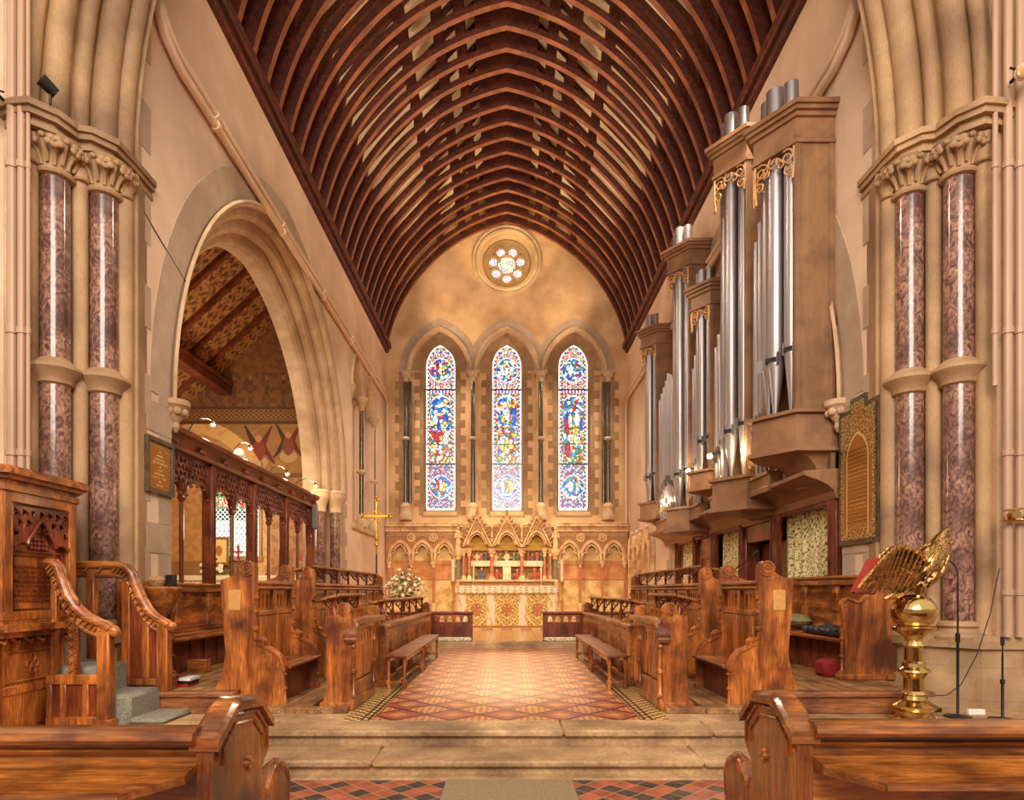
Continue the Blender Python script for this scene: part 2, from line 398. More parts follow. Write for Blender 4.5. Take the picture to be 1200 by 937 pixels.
def floor_mat(name, rough, coat=0):
    m = bpy.data.materials.new(name); m.use_nodes = True; nt = m.node_tree; b = nt.nodes['Principled BSDF']
    b.inputs['Roughness'].default_value = rough; b.inputs['Coat Weight'].default_value = coat; b.inputs['Coat Roughness'].default_value = .2
    tc = nt.nodes.new('ShaderNodeTexCoord'); se = nt.nodes.new('ShaderNodeSeparateXYZ'); nt.links.new(tc.outputs['Object'], se.inputs[0])
    def mixc(f, a, c):
        n = nt.nodes.new('ShaderNodeMix'); n.data_type = 'RGBA'; nt.links.new(f.s, n.inputs[0])
        for i, q in ((6, a), (7, c)):
            if isinstance(q, tuple): n.inputs[i].default_value = (*srgb(q), 1)
            else: nt.links.new(q, n.inputs[i])
        return n.outputs[2]
    def noise(sc, a=.35, c=.65):
        n = nt.nodes.new('ShaderNodeTexNoise'); n.inputs['Scale'].default_value = sc; n.inputs['Detail'].default_value = 5
        nt.links.new(tc.outputs['Object'], n.inputs['Vector'])
        r = nt.nodes.new('ShaderNodeMapRange'); r.inputs[1].default_value = a; r.inputs[2].default_value = c; nt.links.new(n.outputs['Fac'], r.inputs[0])
        return E(nt, r.outputs[0])
    return m, nt, b, E(nt, se.outputs[0]), E(nt, se.outputs[1]), mixc, noise
# chancel encaustic tiles: large diamonds, red with a gold device alternating with densely patterned ones
CTILE, nt, b, x, y, mixc, noise = floor_mat('encaustic_chancel_tiles', .32, .35)
d = .59; u = (x+(y-6.89))*(1/d); v = (x-(y-6.89))*(1/d)
iu, iv = u.rnd(), v.rnd(); fu, fv = (u-iu), (v-iv); fam = (iu+iv).mod(2.0).gt(.5)
joint = fu.abs().mx(fv.abs()).gt(.445)
pat = ((fu*26).sin()*(fv*26).sin()).gt(.1); cross = (fu.abs().mx(fv.abs()).lt(.19))*(((fu*60).sin()*(fv*60).sin()).gt(-.15))
red = mixc(noise(6), (140, 70, 48), (184, 98, 66)); gold = (214, 160, 92)
ca = mixc(cross, red, gold); cbk = mixc(pat*(fu.abs().mx(fv.abs()).lt(.41)), red, gold)
col = mixc(fam, ca, cbk); col = mixc(joint, col, (70, 38, 34))
ax = x.abs(); bord = ax.gt(1.42); bl = ((ax-1.45).abs().lt(.014)).mx((ax-1.52).abs().lt(.014))
sq = ((ax*(1/.07)).rnd()+(y*(1/.07)).rnd()).mod(2.0).gt(.5); bc = mixc(sq, (226, 184, 110), (70, 58, 50)); 
col = mixc(bord, col, bc); col = mixc(bl, col, (48, 36, 34)); nt.links.new(col, b.inputs['Base Color'])
NTILE, nt, b, x, y, mixc, noise = floor_mat('red_and_black_nave_tiles', .45, .1)
t = .155*math.sqrt(2); u = (x+y)*(1/t); v = (x-y)*(1/t); iu, iv = u.rnd(), v.rnd(); fu, fv = u-iu, v-iv
blk = ((iu+iv*2).mod(4.0).lt(.5)).mx((iu*3+iv).mod(5.0).lt(.5))
red = mixc(noise(5), (118, 56, 40), (168, 88, 62)); dk = mixc(noise(7), (40, 32, 30), (78, 62, 54))
col = mixc(blk, red, dk); col = mixc(fu.abs().mx(fv.abs()).gt(.475), col, (170, 128, 92)); nt.links.new(col, b.inputs['Base Color'])
STILE, nt, b, x, y, mixc, noise = floor_mat('sanctuary_tiles', .28, .5)
u = x*(1/.3); v = y*(1/.3); fu, fv = u-u.rnd(), v-v.rnd()
col = mixc(noise(2.5), (206, 150, 88), (232, 184, 118)); col = mixc((u.rnd()+v.rnd()).mod(2.0).gt(.5), col, (190, 122, 72)); col = mixc(fu.abs().mx(fv.abs()).gt(.47), col, (120, 80, 54))
nt.links.new(col, b.inputs['Base Color'])

W = 4.9            # half width of the chancel
YE = 25.6          # face of the east wall
Z0 = (0, 0, 0)
# ------------------------------------------------------------------ floors and steps
m = MB(); m.box(-14, -12, -.2, 14, 5.65, 0); o = struct(m.build('floor', NTILE, loc=Z0)); o['label'] = 'nave floor of red and black tiles'
m = MB(); m.box(-1.72, 6.6, .05, 1.72, 14.95, .3); struct(m.build('floor', CTILE, loc=Z0))
m = MB()
XJ = [-13, -8.2, -5.1, -2.35, .55, 2.0, 4.7, 8.6, 13]
for q, (xa, xb) in enumerate(zip(XJ, XJ[1:])): m.box(xa+.004, 6.10+.004*(q % 3), .235, xb-.004, 6.602, .3-.0015*(q % 2), .018)
m.box(-13, 6.15, -.1, 13, 6.59, .236); m.box(-13, 6.6, -.1, -1.72, 27, .298); m.box(1.72, 6.6, -.1, 13, 27, .298)
struct(m.build('trim_1', STEP, loc=Z0))
m = MB(); m.box(-13, 5.62, -.1, 13, 6.2, .086); 
XJ = [-13, -7.5, -4.2, -2.55, -1.2, 1.75, 3.9, 7.3, 13]
for q, (xa, xb) in enumerate(zip(XJ, XJ[1:])): m.box(xa+.004, 5.57+.004*(q % 2), .085, xb-.004, 6.2, .15-.0015*(q % 3), .02)
m.box(-13, 5.5, -.1, 13, 5.7, .012, .003)
struct(m.build('trim_2', STEP, loc=Z0))
m = MB(); m.box(-W, 14.9, .2, W, 19.4, .44, .015); struct(m.build('floor', STILE, loc=Z0))
m = MB(); m.box(-W, 14.86, .28, W, 15.2, .443, .015); struct(m.build('trim_3', STEP, loc=Z0))
m = MB(); m.box(-W, 19.4, .3, W, YE, .50, .01); struct(m.build('floor', STILE, loc=Z0))

# ------------------------------------------------------------------ chancel side walls, each pierced by one great arch
AC, AA, AR, AZ = 14.0, 4.8, 5.22, 4.4
def side_wall(s):
    m = MB(s)
    P = arch_pts(AC, AA, AR, AZ, 0, 18)
    if s == -1 or True:
        out = [(8.25, .3), (9.2, .3)]+P+[(18.8, .3), (YE+.3, .3), (YE+.3, 11.7), (8.25, 11.7)]
    bl = []
    if s == -1:
        a = arch_pts(20.72, .78, arch_R(.78, 1.3), 8.15, 0, 8); b2 = arch_pts(22.48, .82, arch_R(.82, 1.2), 8.0, 0, 8)
        bl = [[(19.94, 3.8)]+a+b2+[(23.3, 3.8)]]
    m.prism([out]+bl, W, W+.45, 'yz')
    m.prism([[(8.25, .3), (9.6, .3)]+arch_pts(AC, AA-.4, AR-.4, AZ, 0, 18)+[(18.4, .3), (YE+.3, .3), (YE+.3, 11.7), (8.25, 11.7)]], W+.45, W+.95, 'yz')
    if s == -1: m.prism([(19.5, 3.4), (24.2, 3.4), (24.2, 10), (19.5, 10)], W+.32, W+.44, 'yz')
    o = struct(m.build('wall_left' if s == -1 else 'wall_right', PLAS, loc=Z0))
    # moulded orders of the arch
    prof = [(.04, W-.06), (.0, W-.09), (-.06, W-.06), (-.07, W+.02), (-.02, W+.06), (-.10, W+.12), (-.20, W+.10), (-.27, W+.16), (-.26, W+.24), (-.20, W+.28), (-.32, W+.34),
            (-.42, W+.31), (-.50, W+.37), (-.49, W+.46), (-.43, W+.50), (-.56, W+.56), (-.66, W+.54), (-.72, W+.62), (-.70, W+.95)]
    m = MB(s); arch_sweep(m, prof, AC, AA, AR, AZ, AZ-.02, 'yz', 20); 
    pj = [(.0, W-.0), (-.10, W+.12), (-.2, W+.12), (-.2, W+.3), (-.42, W+.34), (-.42, W+.5), (-.70, W+.56), (-.70, W+.95)]
    arch_sweep(m, pj, AC, AA, AR, AZ, .3, 'yz', 1, half=None) if False else None
    for (yy, sg) in ((18.8, -1), (9.2, 1)):
        pts = [(yy+sg*(-o2), d2) for o2, d2 in pj]
        m.prism([[(d2, yy2) for yy2, d2 in pts]+[(W+.95, yy-sg*.1), (W, yy-sg*.1)]], .3, AZ, 'xy')
    struct(m.build('trim_4', STONE, loc=Z0))
    m = MB(s); m.prism([[(q) for q in arch_pts(AC, AA, AR, AZ, .55, 18)]+arch_pts(AC, AA, AR, AZ, .03, 18)[::-1]], W-.012, W+.02, 'yz')
    # dressed stones: jamb quoins
    rr = random.Random(3)
    z = .5; k = 0
    while z < 4.3:
        h = .42; w = .34 if k % 2 else .62
        m.box(W-.012, 9.2-w, z, W+.02, 9.2, min(z+h-.01, 4.4)); m.box(W-.012, 18.8, z, W+.02, 18.8+w*.8, min(z+h-.01, 4.4)); z += h; k += 1
    z = .5; k = 0
    while z < 11:
        h = .55+.1*rr.random(); w = .20 if k % 2 else .42
        m.box(W-.010, 8.25, z, W+.02, 8.25+w, z+h-.01); z += h; k += 1
    struct(m.build('trim_5', QUOIN, loc=Z0))
    # wall plate and the stone course above the pipes
    m = MB(s); m.box(W-.22, 8.3, 11.42, W+.1, YE, 11.66, .03); m.box(W-.12, 8.3, 11.28, W+.1, YE, 11.42, .03); struct(m.build('trim_6', ROOFW, loc=Z0))
    m = MB(s); m.box(W+.3, 8.3, 11.6, W+.5, YE, 13.9); struct(m.build('trim_7', ROOFW, loc=Z0))
for s in (-1, 1): side_wall(s)
# organ chamber behind the right arch, closed with dark panelling
m = MB(); m.box(6.9, 8.6, .3, 7.1, 19.5, 11.6); m.box(W+.9, 8.5, .3, 7.1, 8.7, 11.6); m.box(W+.9, 19.3, .3, 7.1, 19.5, 11.6); m.box(W+.9, 8.5, 11.5, 7.1, 19.5, 11.7)
struct(m.build('wall_chamber', DKZ, loc=Z0))

# ------------------------------------------------------------------ chancel arch with its clustered piers, nave east wall
SP = 7.25; RA = 9.8
def dprof(jamb):
    """section across the arch: t runs diagonally outwards and towards the nave, n projects from it"""
    P = []
    def arc(tc_, r, sg, k=8):
        for i in range(k+1):
            a = PI*i/k; P.append((tc_-r*math.cos(a), sg*r*math.sin(a)))
    P.append((-.05, 0)); arc(.06, .075, 1); 
    arc(.22, .10 if not jamb else .09, 1 if not jamb else -1.2); 
    P.append((.33, -.02)); arc(.40, .06, 1); P.append((.47, -.02))
    arc(.583, .095 if not jamb else .09, 1 if not jamb else -1.2); P.append((.69, -.02)); arc(.755, .06, 1); P.append((.82, -.02)); P.append((.86, .0))
    return [(t-n*.9, 8.25-t-n*.9) for t, n in P]
for s in (-1, 1):
    m = MB(s)
    P = dprof(True); m.mi = 1; m.prism([[(W+o_, d_) for o_, d_ in P]+[(W+.88, 7.42), (W+.88, 8.6), (W, 8.6)]], .9, 7.05, 'xy'); m.mi = 0
    # moulded base and plinth following the same diagonal
    for (z0, z1, ex) in ((.28, .62, .20), (.62, .66, .17), (.66, .98, .14), (.98, 1.06, .19), (1.06, 1.12, .12)):
        q = [(W-ex*.45, 8.6), (W-ex*.45, 8.25-ex*.5), (W+.18-ex, 8.03-ex*.8), (W+.30-ex*.5, 7.80-ex), (W+.52-ex, 7.66-ex*.8), (W+.66-ex*.6, 7.42-ex), (W+.86-ex*.4, 7.39-ex*.9), (W+1.6, 7.39-ex*.9), (W+1.6, 8.6)]
        m.prism([q], z0, z1, 'xy')
    o = struct(m.build('trim_8', [STONEB, PIERS], loc=Z0))
    m = MB(s)
    arch_sweep(m, dprof(False), 0, W, RA, SP, SP-.25, 'xz', 20, half='R')
    struct(m.build('trim_9', PIERS, loc=Z0))
# nave east wall either side of and above the arch
m = MB(); P = arch_pts(0, W, RA, SP, .85, 16)
m.prism([[(-13, 0), (-W-.85, 0)]+P+[(W+.85, 0), (13, 0), (13, 17.5), (-13, 17.5)]], 7.39, 8.2, 'xz')
struct(m.build('wall_front', PALEB if False else PLAS, loc=Z0))
m = MB()
for s in (-1, 1):
    for xx, r in ((5.83, .045), (6.02, .03), (6.16, .05), (6.36, .03)):
        m.cyl((s*xx, 7.39, 1.2), (s*xx, 7.39, 16), r, None, 10)
    m.box(s*5.95, 7.2, .28, s*9, 7.4, 1.0, .03); m.box(s*5.95, 7.15, 1.0, s*9, 7.4, 1.1, .03); m.box(s*5.95, 7.28, 5.05, s*9, 7.4, 5.2, .04)
struct(m.build('trim_10', STONE, loc=Z0))

def capital(s, name, group, label, t, r, x_=None, y_=None, z0=6.62):
    pass
def shaft_things(s):
    side = 'left' if s == -1 else 'right'
    for k, t in enumerate((.22, .583)):
        cx, cy = W+t, 8.25-t
        pos = ('inner', 'outer')[k]
        th = thing('column', (s*cx, cy, 1.0), f'{pos} red-brown marble shaft of the {side} chancel arch pier', 'column', 'marble shafts of the chancel arch')
        def part(nm, mt, f):
            m = MB(s); f(m); return m.build(nm, mt, th)
        part('shaft', MARB, lambda m: m.lathe(cx, cy, [(.165, 1.2), (.163, 4.15)], 28) and m.lathe(cx, cy, [(.163, 4.4), (.158, 6.7)], 28))
        part('base', PIERS, lambda m: m.lathe(cx, cy, [(.30, 1.0), (.30, 1.06), (.31, 1.10), (.29, 1.14), (.22, 1.16), (.20, 1.2), (.23, 1.23), (.21, 1.27), (.165, 1.29)], 28))
        part('shaft_ring', PIERS, lambda m: m.lathe(cx, cy, [(.165, 4.12), (.20, 4.14), (.21, 4.2), (.27, 4.26), (.30, 4.30), (.29, 4.34), (.24, 4.37), (.20, 4.41), (.165, 4.44)], 28))
        def cap(m):
            m.lathe(cx, cy, [(.165, 6.62), (.20, 6.63), (.215, 6.66), (.20, 6.69), (.17, 6.70), (.18, 6.78), (.22, 6.90), (.29, 7.0), (.31, 7.04)], 28)
        part('capital', PIERS, cap)
        def leaves(m):
            for i in range(8):
                a = PI*2*i/8+.2; ux, uy = math.cos(a), math.sin(a); tx, ty = -uy, ux
                m.tube([(cx+ux*rr, cy+uy*rr, zz) for rr, zz in ((.18, 6.71), (.20, 6.78), (.25, 6.85), (.30, 6.88))], [.022, .024, .03, .035], 7)
                Rz = Matrix.Rotation(a, 4, 'Z')
                for q, (dt, dz, r_) in enumerate(((0, .0, .045), (-.055, .015, .042), (.055, .015, .042), (-.035, .065, .042), (.035, .065, .042))):
                    m.ball((cx+ux*.325+tx*dt, cy+uy*.325+ty*dt, 6.885+dz), r_, 9, (.7, 1, 1), Rz)
                m.ball((cx+ux*.355, cy+uy*.355, 6.915), .02, 6)
                a2 = a+PI/8; m.tube([(cx+math.cos(a2)*rr, cy+math.sin(a2)*rr, zz) for rr, zz in ((.19, 6.74), (.23, 6.84), (.29, 6.95), (.32, 7.0))], [.02, .03, .03, .02], 6)
                m.ball((cx+math.cos(a2)*.32, cy+math.sin(a2)*.32, 6.97), .035, 7)
        part('carved_leaves', PIERS, leaves)
for s in (-1, 1):
    shaft_things(s)
    m = MB(s)     # small engaged shafts' caps, the joint abacus and ring bands across the pier
    for t in (.06, .40, .755):
        cx, cy = W+t+.0, 8.25-t
        m.lathe(cx-.03, cy-.03, [(.085, 6.70), (.10, 6.72), (.085, 6.75), (.11, 6.86), (.15, 7.0)], 14)
        for i in range(5):
            a = PI*.6+PI*i/4*1.3; m.ball((cx-.03+math.cos(a)*.13, cy-.03+math.sin(a)*.13, 6.92), .035, 7)
    for (z0, z1, ex) in ((7.02, 7.07, .05), (7.07, 7.13, .02), (7.13, 7.20, .09), (7.20, 7.27, .13)):
        q = [(W+.0-ex*.6, 8.7), (W-ex*.6, 8.22-ex*.4), (W+.06-ex, 7.90-ex*.2), (W+.20-ex*.6, 7.74-ex*.7), (W+.32-ex*.4, 7.74-ex), (W+.40-ex, 7.62-ex*.5), (W+.44-ex*.8, 7.44-ex*.5), (W+.62-ex*.6, 7.30-ex), (W+.80-ex*.3, 7.32-ex), (W+.88+ex, 7.36-ex*.7), (W+.88+ex, 7.5), (W+1.0, 8.7)]
        m.prism([q], z0, z1, 'xy')
    struct(m.build('trim_11', PIERS, loc=Z0))

# ------------------------------------------------------------------ east wall: three lancets under hood arches, rose in the gable
def soffit(x):
    """inside curve of the arched roof timbers: one arc of a circle each side"""
    x = abs(x); return SZ+math.sqrt(max(0, SR*SR-(x-SC)**2))
def circle3(p, q, r):
    ax, ay = p; bx, by = q; cx, cy = r; d = 2*(ax*(by-cy)+bx*(cy-ay)+cx*(ay-by))
    ux = ((ax*ax+ay*ay)*(by-cy)+(bx*bx+by*by)*(cy-ay)+(cx*cx+cy*cy)*(ay-by))/d
    uy = ((ax*ax+ay*ay)*(cx-bx)+(bx*bx+by*by)*(ax-cx)+(cx*cx+cy*cy)*(bx-ax))/d
    return ux, uy, math.hypot(ax-ux, ay-uy)
SC, SZ, SR = circle3((4.84, 11.45), (3.36, 14.55), (0, 16.53))
GAB = [(-5.3, 13.95), (0, 19.7), (5.3, 13.95)]
CX = (-2.74, 0.0, 2.74); CA, CZ = 1.18, 10.50; CR = arch_R(CA, 1.70)
ROSE = (0, 15.06)
m = MB()
holes = [[(c-CA, 4.62)]+arch_pts(c, CA, CR, CZ, 0, 12)+[(c+CA, 4.62)] for c in CX]
m.prism([[(-5.3, .3), (5.3, .3)]+GAB[::-1]]+holes+[circ(ROSE, 1.12, 36)], YE, YE+.30, 'xz')
GA, GZ = .60, 10.92; GR = arch_R(GA, .95)
lan = [[(c-GA-.1, 4.9)]+arch_pts(c, GA, GR, GZ, .1, 10)+[(c+GA+.1, 4.9)] for c in CX]
m.prism([[(-5.3, .3), (5.3, .3)]+GAB[::-1]]+lan+[circ(ROSE, .95, 36)], YE+.30, YE+.42, 'xz')
struct(m.build('wall_east', PLASE, loc=Z0))
m = MB()
for c in CX:
    arch_sweep(m, [(.12, YE+.297), (.10, YE+.34), (.03, YE+.50), (0, YE+.52), (0, YE+.62)], c, GA, GR, GZ, 4.9, 'xz', 10)
    m.grid([[(c-.72, YE+.29, 4.72), (c+.72, YE+.29, 4.72)], [(c-.60, YE+.62, 4.98), (c+.60, YE+.62, 4.98)]]); m.box(c-.74, YE+.22, 4.64, c+.74, YE+.33, 4.74, .01)
    # alternate long and short stones round each lancet and up to its head
    z = 4.76; k = 0; rr = random.Random(int(c*10)+50)
    while z < 10.9:
        h = .25+.1*rr.random()
        for sg in (-1, 1):
            w = (.14, .34)[(k+(sg > 0)) % 2]+.05*rr.random(); w = min(w, .50)
            m.box(c+sg*.68, YE+.288, z, c+sg*(.68+w), YE+.31, z+h-.006)
        z += h; k += 1
    m.prism([arch_pts(c, GA, GR, GZ-.25, .52, 10)+arch_pts(c, GA, GR, GZ-.25, .1, 10)[::-1]], YE+.285, YE+.31, 'xz')
for sg in (-1, 1):
    z = 4.7; k = 0
    while z < 10.4:
        h = .34; w = (.42, .58)[k % 2]
        m.box(sg*3.95, YE-.012, z, sg*(3.95+w), YE+.01, z+h-.006); z += h; k += 1
struct(m.build('trim_12', ESTONE, loc=Z0))
m = MB()
for i, c in enumerate(CX):
    arch_sweep(m, [(-.02, YE+.28), (-.03, YE+.10), (-.01, YE+.02), (.05, YE+.0), (.03, YE-.05), (.08, YE-.10), (.14, YE-.10), (.17, YE-.04), (.17, YE+.01)], c, CA, CR, CZ, CZ, 'xz', 12)
struct(m.build('trim_13', STONE, loc=Z0))
m = MB()
for i, c in enumerate(CX):
    dd = .004*i
    m.prism([arch_pts(c, CA, CR, CZ, .46, 12)+arch_pts(c, CA, CR, CZ, .15, 12)[::-1]], YE-.014-dd, YE+.02, 'xz')
struct(m.build('trim_14', QUOIN, loc=Z0))
for x_, lb in ((-4.08, 'leftmost slender dark marble column between the lancets'), (-1.37, 'second slender dark marble column from the left between the lancets'), (1.37, 'third slender dark marble column from the left between the lancets'), (4.08, 'rightmost slender dark marble column between the lancets')):
    th = thing('column', (x_, YE-.14, 4.5), lb, 'column', 'slender columns of the east windows')
    yy = YE-.14
    m = MB(); m.lathe(x_, yy, [(.095, 5.2), (.09, 7.72)], 18); m.lathe(x_, yy, [(.09, 7.84), (.085, 10.1)], 18)
    if abs(x_) > 3: m.lathe(x_-.17*(1 if x_ > 0 else -1), yy+.08, [(.07, 5.2), (.065, 10.1)], 14)
    m.build('shaft', MARBD, th)
    m = MB(); m.lathe(x_, yy, [(.26, 4.5), (.26, 4.72), (.22, 4.78), (.20, 4.98), (.22, 5.04), (.17, 5.12), (.11, 5.2)], 18); m.build('base', STONE, th)
    m = MB(); m.lathe(x_, yy, [(.09, 7.70), (.15, 7.73), (.17, 7.78), (.14, 7.83), (.09, 7.86)], 18); m.build('shaft_ring', STONE, th)
    m = MB(); m.lathe(x_, yy, [(.09, 10.05), (.12, 10.07), (.10, 10.12), (.13, 10.25), (.20, 10.36), (.23, 10.40), (.24, 10.42)], 18); m.box(x_-.26, yy-.14, 10.42, x_+.26, YE+.05, 10.52, .02)
    for i in range(8):
        a = 2*PI*i/8; m.ball((x_+.15*math.cos(a), yy+.15*math.sin(a), 10.28), .045, 7)
    m.build('capital', STONE, th)

# stained glass designs (fresh patchwork figures, medallions and borders)
WHT = srgb((255, 252, 240)); LEAD = (.012, .012, .014)
PAL = [srgb(c) for c in ((196, 34, 42), (40, 84, 190), (60, 150, 200), (240, 236, 220), (240, 190, 60), (70, 140, 90), (150, 60, 130), (216, 120, 110), (24, 60, 140))]
def glass_fn(seed, GW, GH, theme):
    rr = random.Random(seed)
    cells = {}
    def cell(u, v, sc, wts):
        gi, gj = int(math.floor(u/sc)), int(math.floor(v/sc)); b1 = b2 = 9; col = None
        for i in (gi-1, gi, gi+1):
            for j in (gj-1, gj, gj+1):
                k = (i, j, sc)
                if k not in cells: cells[k] = ((i+rr.random())*sc, (j+rr.random())*sc, rr.random())
                px, py, q = cells[k]; dd = math.hypot(u-px, v-py)
                if dd < b1: b2 = b1; b1 = dd; col = q
                elif dd < b2: b2 = dd
        if b2-b1 < .11*sc: return LEAD
        acc = 0
        for w, c in wts:
            acc += w
            if col < acc: return c
        return wts[-1][1]
    BL = [(.26, PAL[1]), (.20, PAL[2]), (.26, PAL[3]), (.08, PAL[0]), (.08, PAL[4]), (.07, PAL[5]), (.05, PAL[8])]
    FG = [(.30, PAL[3]), (.20, PAL[0]), (.16, PAL[4]), (.14, PAL[2]), (.1, PAL[7]), (.1, PAL[5])]
    figs = {'med': theme[0], 'mid': theme[1]}
    def figure(u, v, L):
        for (cx, cy, rx, ry, c) in L:
            q = ((u-cx)/rx)**2+((v-cy)/ry)**2
            if q < .78: return c
            if q < 1: return LEAD
        return None
    def fn(u, v):
        x = u-GW/2
        zt = v-(GZ-4.98)
        if zt > 0:
            cl = GR-GA
            if abs(x) > 0 and math.hypot(abs(x)+cl, zt) > GR: return None
        if abs(x) > GA: return None
        edge = GA-abs(x) if zt <= 0 else GR-math.hypot(abs(x)+GR-GA, zt)
        if min(abs(v-1.92), abs(v-5.0)) < .028 or min(abs(v-w) for w in (2.75, 3.4, 4.05, 4.55)) < .013: return LEAD
        if v < .10: return WHT if int(u*38+v*9) % 3 else LEAD
        if edge < .03: return WHT
        if edge < .115:
            if edge < .042: return LEAD
            k_ = (v/.085) % 1
            if k_ < .18: return LEAD
            return (PAL[5], WHT, PAL[0], WHT, PAL[8], WHT)[int(v/.085) % 6] if edge > .06 else WHT
        if edge < .13: return LEAD
        for (cy, R0) in ((.98, .45), (5.80, .46)):
            r = math.hypot(x, v-cy); lob = R0*(1+.10*abs(math.cos(2*math.atan2(v-cy, x))))
            if r < lob:
                if r > lob-.03: return WHT
                if r > lob-.045: return LEAD
                f = figure(x, v-cy, figs['med'])
                if f == LEAD: return f
                return cell(u, v, .16, [(.78, f), (.12, PAL[3]), (.10, PAL[4])]) if f else cell(u, v, .085, BL)
            if r < lob+.014: return LEAD
        if v < 1.92 or v > 5.0:
            gx = abs((x*4.6) % 1-.5); gy = abs((v*4.6) % 1-.5); r = math.hypot(gx, gy)
            if .40 < r < .47: return LEAD
            if .32 < r < .40: return PAL[3] if v > 1.92 else PAL[2]
            if r < .12: return PAL[4]
            if .12 < r < .18: return LEAD
            return cell(u, v, .06, [(.34, PAL[0]), (.18, PAL[7]), (.30, PAL[3]), (.18, PAL[1])])
        # main scene
        if v > 4.86: return (PAL[0], WHT, PAL[1])[int(u*22) % 3]
        ar = .40-abs(x); top = 4.42+.34*math.sqrt(max(0, 1-(x/.40)**2)) if abs(x) < .40 else 0
        if v > top: return cell(u, v, .05, [(.4, PAL[0]), (.3, PAL[5]), (.3, PAL[3])])
        if v > top-.05: return WHT
        f = figure(x, v, figs['mid'])
        if f == LEAD: return f
        if f: return cell(u, v, .17, [(.76, f), (.14, PAL[3]), (.10, PAL[4])])
        if v < 2.25: return cell(u, v, .07, [(.4, PAL[5]), (.2, PAL[4]), (.2, PAL[0]), (.2, PAL[3])])
        return cell(u, v, .115, BL if v > 3.3 else FG)
    return fn
r_, b_, w_, y_, g_, t_, p_ = PAL[0], PAL[1], PAL[3], PAL[4], PAL[5], PAL[2], PAL[7]
TH = {0: ([(-.12, .02, .08, .26, r_), (.0, .05, .075, .28, w_), (.12, .0, .09, .24, y_), (-.05, .28, .05, .06, p_)],
          [(-.2, 4.05, .09, .13, w_), (.12, 4.1, .1, .13, w_), (-.22, 3.75, .1, .22, w_), (.0, 3.8, .08, .22, r_), (.18, 3.72, .1, .25, b_), (-.22, 3.05, .17, .2, r_), (.2, 2.95, .14, .28, w_), (-.1, 2.6, .2, .1, w_), (.25, 2.45, .1, .25, PAL[7]), (.03, 2.5, .09, .2, g_)]),
      1: ([(.0, -.03, .09, .22, r_), (-.17, .0, .08, .26, w_), (.17, .0, .08, .26, w_), (.0, .22, .07, .09, y_), (-.26, .12, .05, .1, y_), (.26, .12, .05, .1, y_)],
          [(0, 4.25, .06, .07, w_), (0, 3.95, .12, .28, w_), (-.17, 3.8, .08, .2, y_), (.16, 3.85, .07, .16, p_), (.0, 3.45, .18, .1, y_), (-.1, 3.25, .22, .1, r_), (-.2, 2.75, .11, .36, w_), (.18, 2.75, .12, .36, r_), (.0, 2.85, .07, .22, y_), (-.33, 2.8, .05, .4, r_), (.02, 3.1, .14, .06, g_)]),
      2: ([(-.1, .0, .12, .26, w_), (.08, .0, .06, .26, t_), (.18, .1, .1, .07, y_), (.12, .27, .07, .06, r_), (.2, -.1, .08, .06, w_)],
          [(-.1, 4.15, .08, .1, w_), (.15, 4.1, .09, .11, w_), (-.12, 3.7, .08, .34, w_), (-.24, 3.5, .11, .4, r_), (.17, 3.75, .14, .3, w_), (.1, 3.3, .14, .2, y_), (-.1, 3.0, .14, .18, w_), (.16, 2.95, .16, .3, w_), (-.22, 2.5, .13, .3, r_), (.2, 2.45, .13, .14, g_), (.02, 2.3, .12, .08, t_)])}
for i, c in enumerate(CX):
    o = raster(f'window_{i+1}', 1.2, 6.87, 84, 440, glass_fn(11+i, 1.2, 6.87, TH[i]), (c-.6, YE+.56, 4.98), (1, 0, 0), (0, 0, 1), GLASS)
    struct(o); o['label'] = ('left lancet of stained glass in the east wall', 'middle lancet of stained glass in the east wall', 'right lancet of stained glass in the east wall')[i]
# rose window
m = MB()
pet = [(ROSE[0]+.56*math.cos(-PI/2+2*PI*k/7), ROSE[1]-.04+.56*math.sin(-PI/2+2*PI*k/7)) for k in range(7)]
dots = [(ROSE[0]+.70*math.cos(-PI/2+2*PI*(k+.5)/7), ROSE[1]-.04+.70*math.sin(-PI/2+2*PI*(k+.5)/7)) for k in range(7)]
m.prism([circ(ROSE, .99, 40), circ((ROSE[0], ROSE[1]-.04), .37, 28)]+[circ(p, .195, 16) for p in pet]+[circ(p, .04, 8) for p in dots], YE+.30, YE+.44, 'xz')
m.ring((0, YE+.29, ROSE[1]), .93, .05, 'y', 40, 8); m.ring((0, YE+.29, ROSE[1]-.04), .39, .025, 'y', 30, 6)
for p in pet: m.ring((p[0], YE+.30, p[1]), .205, .018, 'y', 16, 6)
struct(m.build('trim_15', ESTONE, loc=Z0))
m = MB(); m.ring((0, YE-.0, ROSE[1]), 1.36, .07, 'y', 48, 8); m.ring((0, YE+.02, ROSE[1]), 1.22, .09, 'y', 48, 8); m.ring((0, YE+.16, ROSE[1]), 1.09, .07, 'y', 48, 8)
P1 = [[(1.30*math.cos(2*PI*i/48), YE+0, ROSE[1]+1.30*math.sin(2*PI*i/48)) for i in range(48)], [(1.12*math.cos(2*PI*i/48), YE+.08, ROSE[1]+1.12*math.sin(2*PI*i/48)) for i in range(48)], [(1.0*math.cos(2*PI*i/48), YE+.3, ROSE[1]+1.0*math.sin(2*PI*i/48)) for i in range(48)]]
m.grid(P1, False, True); struct(m.build('trim_16', STONE, loc=Z0))
